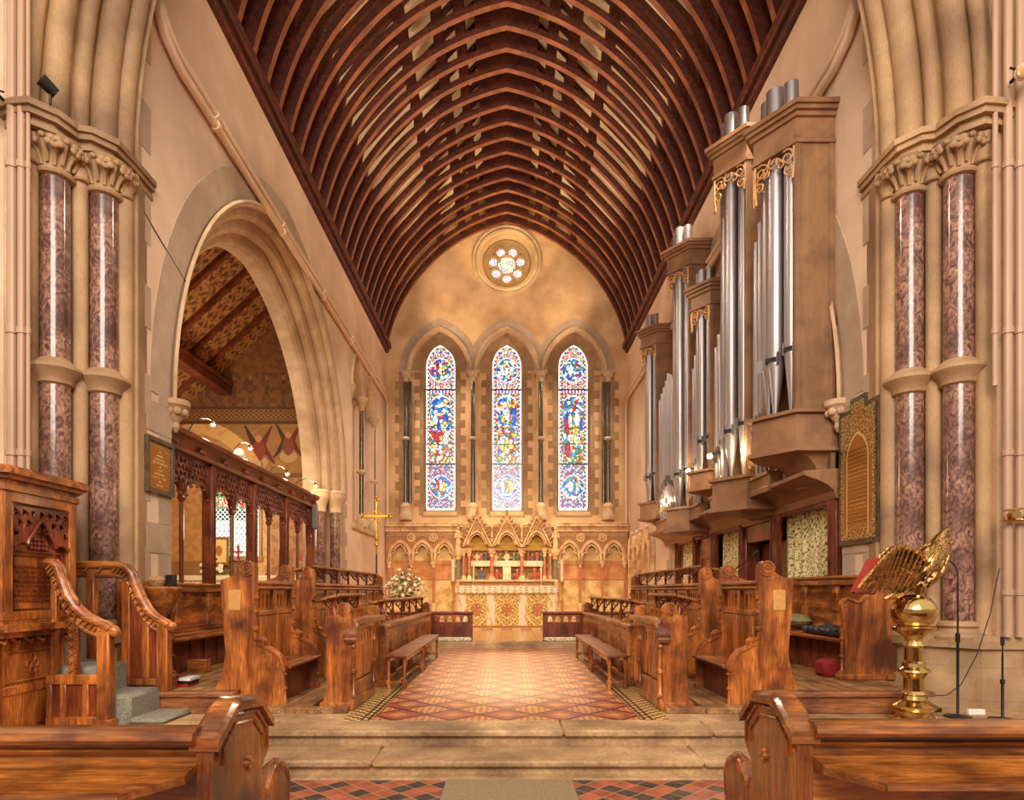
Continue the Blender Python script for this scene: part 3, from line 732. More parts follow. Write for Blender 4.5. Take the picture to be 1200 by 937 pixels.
def rose_fn(u, v):
    x, z = u-.95, v-.95+.04
    r = math.hypot(x, z); a = math.atan2(z, x)
    if r < .12: return srgb((255, 244, 190))
    if r < .13: return LEAD
    if r < .37:
        k = int((a+PI)/(2*PI)*14); return [WHT, PAL[4], WHT, PAL[5], WHT, PAL[7], PAL[3]][(k+int(r*16)) % 7]
    k = int((a+PI)/(2*PI)*40+int(r*30)); return [WHT, WHT, PAL[7], WHT, PAL[3], PAL[0], WHT, PAL[2]][k % 8]
o = raster('window_4', 1.9, 1.9, 76, 76, rose_fn, (-.95, YE+.45, ROSE[1]-.95), (1, 0, 0), (0, 0, 1), ROSEG); struct(o); o['label'] = 'round seven-petalled rose window high in the gable'

# ------------------------------------------------------------------ open timber roof
def truss_outline():
    n = 26; xs = [4.84*math.sin(PI/2*i/n) for i in range(-n, n+1)]
    inner = [(x, soffit(x)) for x in xs]
    outer = [(5.3, 11.5), (5.3, 14.0), (0, 19.67), (-5.3, 14.0), (-5.3, 11.5)]
    return inner+outer
def band(dep):
    T = []
    n = 40
    for i in range(n+1):
        x = 4.84*math.sin(PI/2*i/n); z = soffit(x); x2 = 4.84*math.sin(PI/2*min(n, i+1)/n); x1 = 4.84*math.sin(PI/2*max(0, i-1)/n)
        tx, tz = x2-x1, soffit(x2)-soffit(x1); L_ = math.hypot(tx, tz); nx, nz = -tz/L_, tx/L_
        if nz < 0: nx, nz = -nx, -nz
        T.append((x+nx*dep, z+nz*dep))
    return T
def rline(x, dep): return 19.67-1.07*abs(x)-dep*1.46    # underside of the straight rafter
B = band(.16)
def holes_():
    out = []
    for (xa, xb) in ((4.42, 2.75), (2.52, 1.92), (1.66, 1.36), (1.10, .84)):
        lo = [(x, z) for x, z in B if xb <= x <= xa]
        def zb(x):
            for (a, b_), (c_, d_) in zip(B, B[1:]):
                if a <= x <= c_: return b_+(d_-b_)*(x-a)/max(1e-6, c_-a)
            return B[-1][1]
        k = 9; low = [(xb+(xa-xb)*i/k, zb(xb+(xa-xb)*i/k)) for i in range(k+1)]
        hi = [(x+.10, rline(x+.10, .22)) for x, z in low]
        if xa > 4: hi = [(x+.02, z+(hz-z)*min(1, .25+(xa-x)/.22)) for (x, z), (_, hz) in zip(low, hi)]
        pts = low+hi[::-1]
        if all(h[1] > l[1]+.03 for l, h in zip(low, hi)):
            out.append(pts); out.append([(-x, z) for x, z in pts][::-1])
    return out
m = MB(); m.prism([truss_outline()]+holes_(), 0, .15, 'xz')
face_bm = m.bm
bmesh.ops.recalc_face_normals(face_bm, faces=face_bm.faces[:]); face_bm.normal_update()
for f in face_bm.faces:      # the arched underside is the paler edge
    n_ = f.normal; c_ = f.calc_center_median()
    if abs(n_.y) < .5 and abs(c_.z-soffit(c_.x)) < .12: f.material_index = 1
tr0 = m.build('roof_truss', [ROOFW, ROOFS], loc=(0, 0, 0)); tag(tr0, 'dark arched timber truss of the chancel roof', 'roof truss', 'arched timber trusses of the chancel roof')
nT = 26
for k in range(nT):
    o = tr0 if k == 0 else tr0.copy()
    if k: C.objects.link(o)
    o.location = (0, YE-.14-.68*k, 0)
m = MB()
m.prism([[(-5.5, 13.60), (0, 19.49), (5.5, 13.60), (5.5, 14.0), (0, 19.9), (-5.5, 14.0)]], 8.0, YE+.3, 'xz')
struct(m.build('ceiling', CEIL, loc=Z0))

# ------------------------------------------------------------------ choir furniture
ZL, ZH = .36, .53        # low and high timber platforms
def side_name(s): return 'left' if s == -1 else 'right'
def platforms(s):
    sd = side_name(s)
    m = MB(s)
    y = 6.96
    for x0 in np.arange(1.76, 3.02, .145): m.box(x0, 6.94, .30, min(x0+.14, 3.0), 7.075, ZL, .006)
    for x0 in np.arange(2.20, 3.36, .145): m.box(x0, 7.08 if x0 < 2.98 else 7.36, .30, min(x0+.14, 3.36), 14.86, ZL, .006)
    o = m.build('floorboards', BOARD)
    tag(o, f'low boarded platform under the {sd} choir stalls', 'platform')
    m = MB(s)
    for x0 in np.arange(3.04, 4.7, .17): m.box(x0, 6.98 if x0 < 4.7 else 8.3, ZH-.05, min(x0+.165, 4.84), 7.30 if x0 < 3.37 else 14.86, ZH, .006)
    m.box(3.38, 7.06, .30, 4.7, 14.8, ZH-.052)
    th = m.build('platform', BOARD); tag(th, f'raised boarded platform of the clergy seat on the {sd}', 'platform')
    m = MB(s); m.box(3.02, 6.93, .30, 4.62, 7.0, ZH-.045, .01); m.box(3.0, 6.90, ZH-.045, 4.62, 7.08, ZH+.006, .012)
    m.build('front_board', BOARDX, th)
for s in (-1, 1): platforms(s)

def scroll_head(m, u, z, y0, y1, r):
    """rolled poppyhead: a drum with a raised spiral on its west face"""
    m.prism([circ((u, z), r, 20)], y0, y1, 'xz')
    m.spiral((u, y0-.004, z), r*.88, r*.25, 1.4, .013, 'y', -1, PI*.6)
    m.ball((u, y0-.004, z), r*.18, 8)
    for k in range(5):
        a = 2*PI*k/5; m.ball((u+r*.45*math.cos(a), y0-.002, z+r*.45*math.sin(a)), r*.13, 6)
def colonnette(m, u, y, z0, z1, r=.028):
    h = z1-z0
    m.lathe(u, y, [(r*1.5, z0), (r*1.5, z0+.03), (r, z0+.05), (r*.85, z0+h*.33), (r*1.5, z0+h*.36), (r*1.5, z0+h*.40), (r*.85, z0+h*.43), (r*.8, z0+h*.72), (r*1.5, z0+h*.75), (r*1.5, z0+h*.78), (r*.9, z0+h*.81), (r*.9, z1-.06), (r*1.5, z1-.03), (r*1.6, z1)], 12)
def end_panel(s, th, y, zb, wide=True, zbo=None, plate=False, lobe=True, t=.075, back=3.25):
    """tall bench end with rolled head, colonnette and a rounded elbow"""
    zbo = zb if zbo is None else zbo
    lobeP = [(2.86, 1.18), (2.845, 1.10), (2.80, 1.115), (2.755, 1.08), (2.76, 1.02), (2.70, .99), (2.64, .96), (2.58, .90), (2.545, .82), (2.53, .74), (2.53, zb+.05), (2.50, zb+.05), (2.50, zb)]
    out = [(back+.06, zbo), (back-.03, zbo+.22), (back-.06, zbo+.42), (back-.03, 1.3), (back, 1.77), (3.08, 1.83), (3.02, 1.88), (2.95, 1.93), (2.862, 1.97), (2.86, 1.6)]
    out += lobeP
    if zbo > zb: out += [(3.02, zb), (3.02, zbo)]
    m = MB(s); m.prism([out], y, y+t, 'xz'); p = m.build('end_panel', OAKZ, th)
    m = MB(s); scroll_head(m, 2.945, 1.905, y-.02, y+t+.02, .088); m.prism([[(2.855, 1.5), (2.885, 1.5), (2.885, 1.93), (2.855, 1.93)]], y-.015, y+t+.015, 'xz'); m.build('scroll_head', OAKZ, p)
    m = MB(s); m.lathe(2.87, y+t/2, [(.0, 1.2), (.045, 1.2), (.05, 1.23), (.03, 1.25), (.022, 1.38), (.042, 1.40), (.042, 1.42), (.022, 1.44), (.022, 1.54), (.045, 1.56), (.05, 1.6), (.0, 1.61)], 12); m.build('colonnette', OAKZ, p)
    m = MB(s); m.tube([(a, y-.005, b) for a, b in lobeP[:10]], .022, 6); m.tube([(a, y+t+.005, b) for a, b in lobeP[:10]], .022, 6); m.spiral((2.80, y-.01, 1.07), .05, .012, 1.1, .012, 'y', 1, PI*.9); m.build('elbow_moulding', OAKZ, p)
    m = MB(s); colonnette(m, 2.535, y+t/2, zb+.02, .80, .022); m.build('elbow_colonnette', OAKZ, p)
    if plate:
        m = MB(s); m.box(3.02, y-.008, 1.43, 3.155, y, 1.66, .003); m.build('brass_plate', PLATE, p, label='small brass plate')
    return p
def tracery_band(m, y0, y1, z0, z1, x, t, pitch, foils=True):
    """pierced frieze: one plate with pairs of pointed lights"""
    n = max(1, int(round((y1-y0)/pitch))); w = (y1-y0)/n; holes = []
    for i in range(n):
        c = y0+w*(i+.5); a = w*.33
        lo = z0+.14*(z1-z0); hs = z0+.55*(z1-z0)
        holes.append([(c-a, lo)]+arch_pts(c, a, arch_R(a, (z1-z0)*.32), hs, 0, 4)+[(c+a, lo)])
    m.prism([[(y0, z0), (y1, z0), (y1, z1), (y0, z1)]]+holes, x, x+t, 'yz')
def book_rest(s, th, x_in, x_out, y0, y1, z_in, z_out, ztop, nposts, name='book_rest'):
    """sloping shelf carried on turned posts with scrolled brackets"""
    m = MB(s)
    m.grid([[(x_in, y0, z_in), (x_in, y1, z_in)], [(x_out, y0, z_out), (x_out, y1, z_out)], [(x_out, y0, z_out-.03), (x_out, y1, z_out-.03)], [(x_in, y0, z_in-.03), (x_in, y1, z_in-.03)]], True)
    m._add([(x_in, y0, z_in), (x_out, y0, z_out), (x_out, y0, z_out-.03), (x_in, y0, z_in-.03)], [[0, 1, 2, 3]]); m._add([(x_in, y1, z_in), (x_out, y1, z_out), (x_out, y1, z_out-.03), (x_in, y1, z_in-.03)], [[0, 1, 2, 3]])
    m.tube([(x_out, y0, z_out-.012), (x_out, y1, z_out-.012)], .022, 6); m.tube([(x_in, y0, z_in-.015), (x_in, y1, z_in-.015)], .018, 6)
    sh = m.build(name, OAKY, th)
    for i in range(nposts):
        y = y0+.12+(y1-y0-.24)*i/max(1, nposts-1); xm = x_in*.75+x_out*.25; zt = z_in*.75+z_out*.25-.03
        m = MB(s); h = zt-ztop
        m.lathe(xm, y, [(.034, ztop), (.034, ztop+.02), (.018, ztop+.035), (.024, ztop+h*.4), (.032, ztop+h*.5), (.018, ztop+h*.6), (.017, ztop+h*.82), (.03, ztop+h*.9), (.03, zt)], 10)
        m.spiral((xm+.08*(1 if x_out > x_in else -1), y, zt-.07), .055, .012, 1.2, .011, 'y', 1, PI*.5)
        m.tube([(xm, y, ztop+h*.3), (xm+.06, y, zt-.13), (xm+.14, y, zt-.02)], .010, 5)
        m.build('post', DKZ, sh)
    return sh

def clergy_stall(s):
    sd = side_name(s)
    th = thing('choir_stall', (s*2.9, 7.8, ZL), f'short oak stall facing across the chancel, brass plate on its west end, {sd} side', 'choir stall', )
    end_panel(s, th, 7.16, ZL, zbo=ZH, plate=True)
    end_panel(s, th, 8.40, ZL)
    back_and_seat(s, th, 7.23, 8.42, 2)
def back_and_seat(s, th, y0, y1, nb):
    m = MB(s); m.box(2.90, y0, ZL, 2.96, y1, 1.42, .006)
    k = int((y1-y0)/.16)
    b = m.build('back_panel', OAKZ, th)
    m = MB(s)
    for i in range(k): m.box(2.885, y0+(y1-y0)*i/k+.006, .8, 2.905, y0+(y1-y0)*(i+1)/k-.006, 1.36, .006)
    m.box(2.87, y0, 1.36, 2.92, y1, 1.42, .01); m.build('boarding', OAKZ, b)
    m = MB(s); tracery_band(m, y0, y1, 1.42, 1.66, 2.905, .04, .115); tracery_band(m, y0, y1, 1.42, 1.66, 2.93, .02, .0575)
    for i in range(nb+1): m.box(2.88, y0+(y1-y0)*i/nb-.03, 1.40, 2.95, y0+(y1-y0)*i/nb+.03, 1.70, .006)
    m.build('pierced_frieze', OAKZ, b)
    m = MB(s); m.box(2.86, y0, 1.66, 3.02, y1, 1.72, .012); m.box(2.84, y0, 1.72, 3.05, y1, 1.765, .015); m.tube([(2.85, y0, 1.69), (2.85, y1, 1.69)], .02, 6); m.build('back_rail', OAKY, b)
    m = MB(s); m.box(2.49, y0, .76, 2.92, y1, .80, .012); m.tube([(2.49, y0, .78), (2.49, y1, .78)], .022, 6); st = m.build('seat', OAKY, th)
    m = MB(s); m.box(2.62, y0, ZL, 2.66, y1, .76, .004); m.build('seat_front', DKZ, st)
for s in (-1, 1): clergy_stall(s)

def long_stall(s):
    sd = side_name(s)
    th = thing('choir_stall', (s*2.9, 12, ZL), f'long back row of oak choir stalls under a raised book shelf, {sd} side', 'choir stall')
    end_panel(s, th, 9.34, ZL); end_panel(s, th, 14.5, ZL)
    back_and_seat(s, th, 9.41, 14.5, 7)
    book_rest(s, th, 2.96, 3.28, 9.6, 14.6, 2.04, 1.98, 1.765, 7)
for s in (-1, 1): long_stall(s)

def desk_end(s, th, y, ztop=1.40, x0=1.75, x1=2.03, t=.09):
    """solid desk end with rolled head and spreading foot"""
    P = [(x0, .30), (x0, ztop-.12), (x0+.015, ztop-.02), (x0+.05, ztop+.0), (x0+.13, ztop-.01), (x1-.10, ztop-.045), (x1, ztop-.055), (x1, .55), (x1+.02, .45), (x1+.05, .38), (x1+.05, .30)]
    m = MB(s); m.prism([P], y, y+t, 'xz'); m.box(x0-.02, y-.02, .30, x1+.07, y+t+.02, .40, .015); p = m.build('end_panel', OAKZ, th)
    m = MB(s); scroll_head(m, x0+.085, ztop+.02, y-.012, y+t+.012, .075); m.build('scroll_head', OAKZ, p)
    return p
def front_desk(s):
    sd = side_name(s)
    th = thing('choir_desk', (s*1.85, 7.65, .30), f'short oak reading desk nearest the chancel step with curved arm rail, {sd} side', 'desk')
    y0, y1 = 7.10, 8.22
    desk_end(s, th, y0, 1.42); 
    # panelled front with four pierced quatrefoil slots
    m = MB(s); m.box(1.785, y0+.05, .30, 1.83, y1, .96, .004); fr = m.build('front_panel', OAKZ, th)
    holes = []
    for i in range(4):
        c = y0+.36+.16*i; holes.append([(c+.035*math.cos(a)*(1 if abs(math.sin(a)) < .8 else .4), 1.08+.075*math.sin(a)) for a in [2*PI*k/16 for k in range(16)]])
    m = MB(s); m.prism([[(y0+.2, .62), (y1-.08, .62), (y1-.08, 1.22), (y0+.2, 1.22)]]+holes, 1.755, 1.78, 'yz'); m.build('pierced_panel', OAKZ, fr)
    m = MB(s)
    for a, b_ in ((y0+.02, y0+.2), (y1-.1, y1)): m.box(1.735, a, .42, 1.79, b_, 1.27, .01)
    m.box(1.735, y0+.1, .42, 1.79, y1, .60, .012); m.box(1.72, y0, .30, 1.79, y1+.02, .43, .02); m.box(1.735, y0+.1, 1.20, 1.79, y1, 1.27, .01)
    for yy in (y0+.3, y0+.44, y0+.60, y0+.76, y0+.92): m.box(1.748, yy-.004, .62, 1.757, yy+.004, 1.0)
    m.build('framing', OAKZ, fr)
    for yy in (y0+.03, y1-.02):
        m = MB(s); colonnette(m, 1.73, yy, .46, 1.20, .026); m.build('colonnette', OAKZ, th)
    m = MB(s)      # arm rail: flat then rolling over at its west end
    path = [(y1+.5, 1.305), (y1, 1.31), (7.5, 1.325), (7.3, 1.315), (7.16, 1.28), (7.06, 1.21), (7.03, 1.15), (7.06, 1.11)]
    for x0, x1, dz in ((1.68, 1.82, 0), ):
        top = [[(x0, y, z-.045), (x0, y, z), (x0+.02, y, z+.02), (x1-.02, y, z+.02), (x1, y, z), (x1, y, z-.045)] for y, z in path]
        m.grid(top, False, True); m._add(top[0], [[0, 1, 2, 3, 4, 5]]); m._add(top[-1], [[0, 1, 2, 3, 4, 5]])
    m.tube([(1.675, 7.06+.02, 1.16), (1.825, 7.08, 1.16)], .05, 10); m.box(1.70, y0+.3, 1.24, 1.80, y1, 1.29, .01)
    m.build('arm_rail', OAKY, th)
    book_rest(s, th, 1.99, 2.28, 7.42, 8.84, 1.615, 1.545, 1.25, 3)
    m = MB(s); m.box(1.98, 7.25, 1.18, 2.06, 8.84, 1.26, .01); m.box(2.0, 7.2, ZL, 2.04, 8.2, 1.2, .005); tracery_band(m, 7.4, 8.84, 1.26, 1.42, 2.0, .03, .12); m.build('desk_back', OAKZ, th)
    # choir desk with open arcade, further east
    th = thing('choir_desk', (s*1.9, 11.6, .30), f'long oak choir desk with small pierced arcade behind the benches, {sd} side', 'desk')
    y0, y1 = 8.92, 14.32
    m = MB(s); m.box(1.79, y0, .30, 1.83, y1, .70, .004); m.box(1.93, y0, .30, 1.96, y1, 1.1, .004); fr = m.build('front_panel', DKZ, th)
    m = MB(s); tracery_band(m, y0, y1, .72, .98, 1.745, .035, .112); m.build('pierced_arcade', OAKZ, fr)
    m = MB(s); m.box(1.735, y0, .98, 1.84, y1, 1.10, .01); m.box(1.71, y0-.02, 1.10, 1.90, y1+.02, 1.17, .02); m.box(1.72, y0, .30, 1.79, y1, .40, .015)
    for i in range(7): yy = y0+(y1-y0)*i/6; m.box(1.73, yy-.03, .40, 1.79, yy+.03, 1.0, .008)
    m.build('top_rail', OAKY, fr)
    desk_end(s, th, y0-.02, 1.35, 1.80, 2.12); desk_end(s, th, y1-.05, 1.30, 1.74, 2.05)
    m = MB(s); m.box(1.70, y0-.02, .30, 1.84, y0+.07, 1.16, .015); m.build('corner_post', OAKZ, th)
    book_rest(s, th, 1.84, 2.08, 9.5, 14.25, 1.53, 1.475, 1.17, 6)
for s in (-1, 1): front_desk(s)

def wall_seat(s):
    """seat against the side wall, on the high platform"""
    sd = side_name(s)
    th = thing('clergy_seat', (s*4.5, 9.2, ZH), f'oak clergy seat with panelled back against the {sd} wall', 'bench')
    y0, y1 = 8.02, 10.9
    zt = 1.74 if s == -1 else 1.84
    m = MB(s); m.box(4.72, y0, 1.05, 4.76, y1, zt-.08, .004); b = m.build('back_panel', OAKY, th)
    m = MB(s); m.box(4.64, y0, zt-.11, 4.76, y1, zt-.02, .012); m.box(4.62, y0, zt-.02, 4.80, y1, zt+.02, .012); m.box(4.68, y0, 1.05, 4.74, y1, 1.14, .01)
    for yy in (y0+.02, y0+.98, y0+1.92, y1-.02): m.box(4.67, yy-.06, 1.1, 4.74, yy+.06, zt-.08, .01); m.prism([[(yy-.06, zt-.12), (yy-.13, zt-.12), (yy-.06, zt-.3)]], 4.68, 4.73, 'yz'); m.prism([[(yy+.06, zt-.12), (yy+.13, zt-.12), (yy+.06, zt-.3)]], 4.68, 4.73, 'yz')
    m.build('back_frame', OAKY, b)
    m = MB(s); m.box(4.27, y0, .98, 4.74, y1, 1.03, .012); m.tube([(4.27, y0, 1.005), (4.27, y1, 1.005)], .024, 6); m.box(4.42, y0, 1.03, 4.72, y1, 1.045, .004); st = m.build('seat', OAKY, th)
    m = MB(s); m.box(4.44, y0, ZH, 4.47, y1, .98, .004)
    for i in range(8): yy = y0+(y1-y0)*i/7; m.box(4.425, yy-.008, ZH, 4.445, yy+.008, .98)
    m.build('seat_front', DKZ, st)
    m = MB(s)      # west end with a big hollow curve under the shoulder
    P = [(4.85, ZH), (4.85, zt+.02), (4.55, zt+.05)]+[(4.57-.16*math.sin(a)+.0, zt-.14+.16*math.cos(a)) for a in []]
    cur = []
    for i in range(11):
        a = PI*.55-PI*1.02*i/10; cur.append((4.40+.135*math.cos(a), zt-.20+.135*math.sin(a)*1.05))
    P = [(4.90, ZH), (4.90, zt+.03), (4.50, zt+.03), (4.50, zt-.0), (4.535, zt-.08), (4.55, zt-.16), (4.53, zt-.25), (4.47, zt-.31), (4.40, zt-.33), (4.33, zt-.30), (4.27, zt-.285), (4.22, zt-.32), (4.205, zt-.38), (4.22, zt-.43), (4.235, zt-.56), (4.25, 1.02), (4.25, .66), (4.20, .62), (4.20, ZH)]
    m.prism([P], y0-.08, y0, 'xz'); m.box(4.17, y0-.11, ZH, 4.93, y0+.02, ZH+.07, .015); e = m.build('end_panel', OAKZ, th)
    m = MB(s); m.tube([(a, y0-.09, b_) for a, b_ in P[2:15]], .022, 6); m.spiral((4.265, y0-.085, zt-.35), .06, .015, 1.1, .014, 'y', 1, PI*.5); m.build('edge_moulding', OAKZ, e)
    m = MB(s); colonnette(m, 4.235, y0-.04, ZH+.07, 1.18, .024); m.build('colonnette', OAKZ, e)
    return th
for s in (-1, 1): wall_seat(s)

def form(s, y0, y1, lb):
    """low bench in front of the choir desk"""
    th = thing('bench', (s*1.5, (y0+y1)/2, .30), lb, 'bench', 'low oak benches in front of the choir desks')
    m = MB(s); m.box(1.38, y0, .735, 1.67, y1, .765, .008); m.tube([(1.38, y0, .75), (1.38, y1, .75)], .015, 6); m.build('seat', DKY, th)
    n = 2
    for yy in (y0+.10, y1-.10):
        for xx in (1.41, 1.63):
            m = MB(s); m.lathe(xx, yy, [(.028, .30), (.028, .40), (.018, .42), (.026, .50), (.018, .57), (.027, .62), (.028, .735)], 10); m.box(xx-.028, yy-.028, .36, xx+.028, yy+.028, .42, .005); m.build('leg', OAKZ, th)
    m = MB(s); m.box(1.41, y0+.09, .375, 1.63, y0+.12, .41, .004); m.box(1.41, y1-.12, .375, 1.63, y1-.09, .41, .004); m.box(1.50, y0+.1, .38, 1.53, y1-.1, .41, .004); m.box(1.40, y0+.08, .67, 1.42, y1-.08, .735, .004); m.box(1.62, y0+.08, .67, 1.64, y1-.08, .735, .004); m.build('stretcher', OAKY, th)
for s in (-1, 1):
    sd = side_name(s)
    form(s, 8.6, 10.62, f'low oak bench nearer the chancel step, in front of the {sd} choir desk')
    form(s, 10.66, 12.8, f'low oak bench nearer the altar, in front of the {sd} choir desk')

# ------------------------------------------------------------------ communion rails and kneelers
for s in (-1, 1):
    sd = side_name(s); x0 = .84 if s == -1 else .88
    th = thing('altar_rail', (s*2.6, 15.25, .44), f'oak communion rail with a row of pierced trefoils, {sd} of the altar step', 'rail')
    m = MB(s); m.box(x0, 15.22, .44, 4.8, 15.28, .90, .004); p = m.build('panel', DKZ, th)
    m = MB(s); n = 22; holes = []
    for i in range(n):
        c = x0+.16+.19*i
        if c > 4.7: break
        if i % 5 == 4: continue
        holes.append([(c-.06, .90), (c-.06, .955)]+[(c+.062*math.cos(a)*(1.0 if k % 2 else .72), .975+.075*math.sin(a)*(1 if k % 2 else .8)) for k, a in enumerate([PI-PI*j/8 for j in range(9)])]+[(c+.06, .955), (c+.06, .90)])
    m.prism([[(x0, .86), (4.8, .86), (4.8, 1.09), (x0, 1.09)]]+holes, 15.225, 15.265, 'xz'); m.build('pierced_band', OAKX, p)
    m = MB(s); m.box(x0-.03, 15.15, 1.09, 4.82, 15.36, 1.15, .018); m.box(x0-.01, 15.19, .44, x0+.09, 15.31, 1.09, .01); m.box(x0, 15.2, .44, 4.8, 15.3, .54, .01)
    for i in range(4): xx = x0+.93*(i+1); m.box(xx-.03, 15.2, .5, xx+.03, 15.3, 1.09, .006)
    m.build('handrail', DKY, th)
    m = MB(s); m.box(x0+.0, 14.92, .443, 4.3, 15.12, .545, .035); tag(m.build('kneeler', KNEEL), f'long flecked cream kneeler in front of the {sd} communion rail', 'kneeler')

# ------------------------------------------------------------------ nave pews in the foreground
def pew(s, lb, xa, yb):
    """xa: aisle face of the end; yb: back face of the pew (towards the camera)"""
    th = thing('pew', (s*(xa+1.6), yb, 0), lb, 'pew')
    dy = yb-2.9
    P = [(2.90, 0), (2.90, .98), (3.08, 1.10), (3.15, 1.115), (3.38, 1.09), (3.55, .95), (3.545, .80), (3.46, .73), (3.44, .64), (3.48, .575), (3.545, .56), (3.60, .60), (3.66, .645), (3.74, .645), (3.82, .60), (3.86, .54), (3.87, .42), (3.85, 0)]
    P = [(a+dy, b) for a, b in P]
    m = MB(s); m.prism([P], xa+.012, xa+.08, 'yz'); e = m.build('end_panel', PEWZ, th)
    m = MB(s); rim = P[1:6]
    rings = []
    for i_, (a, b) in enumerate(rim):
        if i_ == 0: a -= .012
        rings.append([(xa-.02, a, b-.03), (xa-.02, a, b+.012), (xa+.0, a, b+.03), (xa+.09, a, b+.03), (xa+.11, a, b+.012), (xa+.11, a, b-.03)])
    m.grid(rings, False, True); m._add(rings[0], [list(range(6))]); m._add(rings[-1], [list(range(6))])
    m.build('capping', PEWX, e)
    m = MB(s)
    inn = [(3.0+dy, .86), (3.0+dy, .93), (3.12+dy, 1.02), (3.34+dy, 1.0), (3.46+dy, .90), (3.46+dy, .83)]
    m.tube([(xa+.008, a, b) for a, b in inn], .012, 6); m.tube([(xa+.008, a-.0, b) for a, b in [(2.94+dy, .9), (2.95+dy, .965), (3.10+dy, 1.065), (3.37+dy, 1.045), (3.51+dy, .925), (3.51+dy, .82)]], .012, 6)
    for k in range(4): m.ball((xa+.006, 3.27+dy+.022*math.cos(PI/2*k), .80+.022*math.sin(PI/2*k)), .018, 7)
    m.build('carved_border', PEWZ, e)
    m = MB(s); hook = [(3.50+dy, .62), (3.49+dy, .58), (3.54+dy, .555), (3.60+dy, .60), (3.66+dy, .65), (3.74+dy, .655), (3.83+dy, .61), (3.87+dy, .54), (3.875+dy, .40)]
    m.tube([(xa+.045, a, b) for a, b in hook], [.03, .04, .042, .042, .045, .045, .045, .042, .035], 10); m.build('scrolled_elbow', PEWZ, e)
    L_ = 5.2
    m = MB(s); m.box(xa+.08, yb+.02, .1, xa+L_, yb+.07, 1.0, .004); b = m.build('back_board', PEWX, th)
    m = MB(s)
    pr = [(yb-.035, .985), (yb-.05, 1.005), (yb-.04, 1.035), (yb, 1.05), (yb+.07, 1.05), (yb+.10, 1.03), (yb+.10, .985), (yb+.0, .975)]
    m.prism([pr], xa+.08, xa+L_, 'yz'); m.build('top_rail', PEWX, b)
    m = MB(s); m.prism([[(yb+.02, .96), (yb-.012, .95), (yb+.005, .93), (yb+.02, .93)]], xa+.08, xa+L_, 'yz'); m.build('bead', PEWX, b)
    m = MB(s)
    pr = [(yb+.03, .875), (yb+.0, .895), (yb-.24, .845), (yb-.27, .845), (yb-.275, .818), (yb-.25, .808), (yb+.03, .85)]
    q = [(xa+.24, yb-.27), ]
    m.prism([pr], xa+.26, xa+L_, 'yz')
    m._add([(xa+.08, yb+.0, .894), (xa+.26, yb+.0, .895), (xa+.26, yb-.27, .845), (xa+.08, yb-.11, .873), (xa+.08, yb+.0, .85), (xa+.26, yb+.03, .85), (xa+.26, yb-.26, .81), (xa+.08, yb-.10, .835)], [[0, 1, 2, 3], [4, 5, 6, 7], [3, 2, 6, 7], [0, 3, 7, 4], [0, 1, 5, 4], [1, 2, 6, 5]])
    m.build('book_ledge', PEWX, th)
    m = MB(s); m.box(xa+.08, yb+.07, .42, xa+L_, yb+.50, .46, .01); m.box(xa+.08, yb+.45, .06, xa+L_, yb+.48, .42, .004); m.build('seat', PEWX, th)
pew(-1, 'polished oak pew at the left foot of the picture with angular carved end', 1.275, 2.76)
pew(1, 'polished oak pew at the right foot of the picture with angular carved end', 1.325, 2.90)
m = MB(); m.box(-.525, 1.0, .0, .565, 5.56, .012, .004); tag(m.build('carpet_runner', RUNN), 'flat beige carpet runner on the nave tiles before the chancel step', 'carpet')

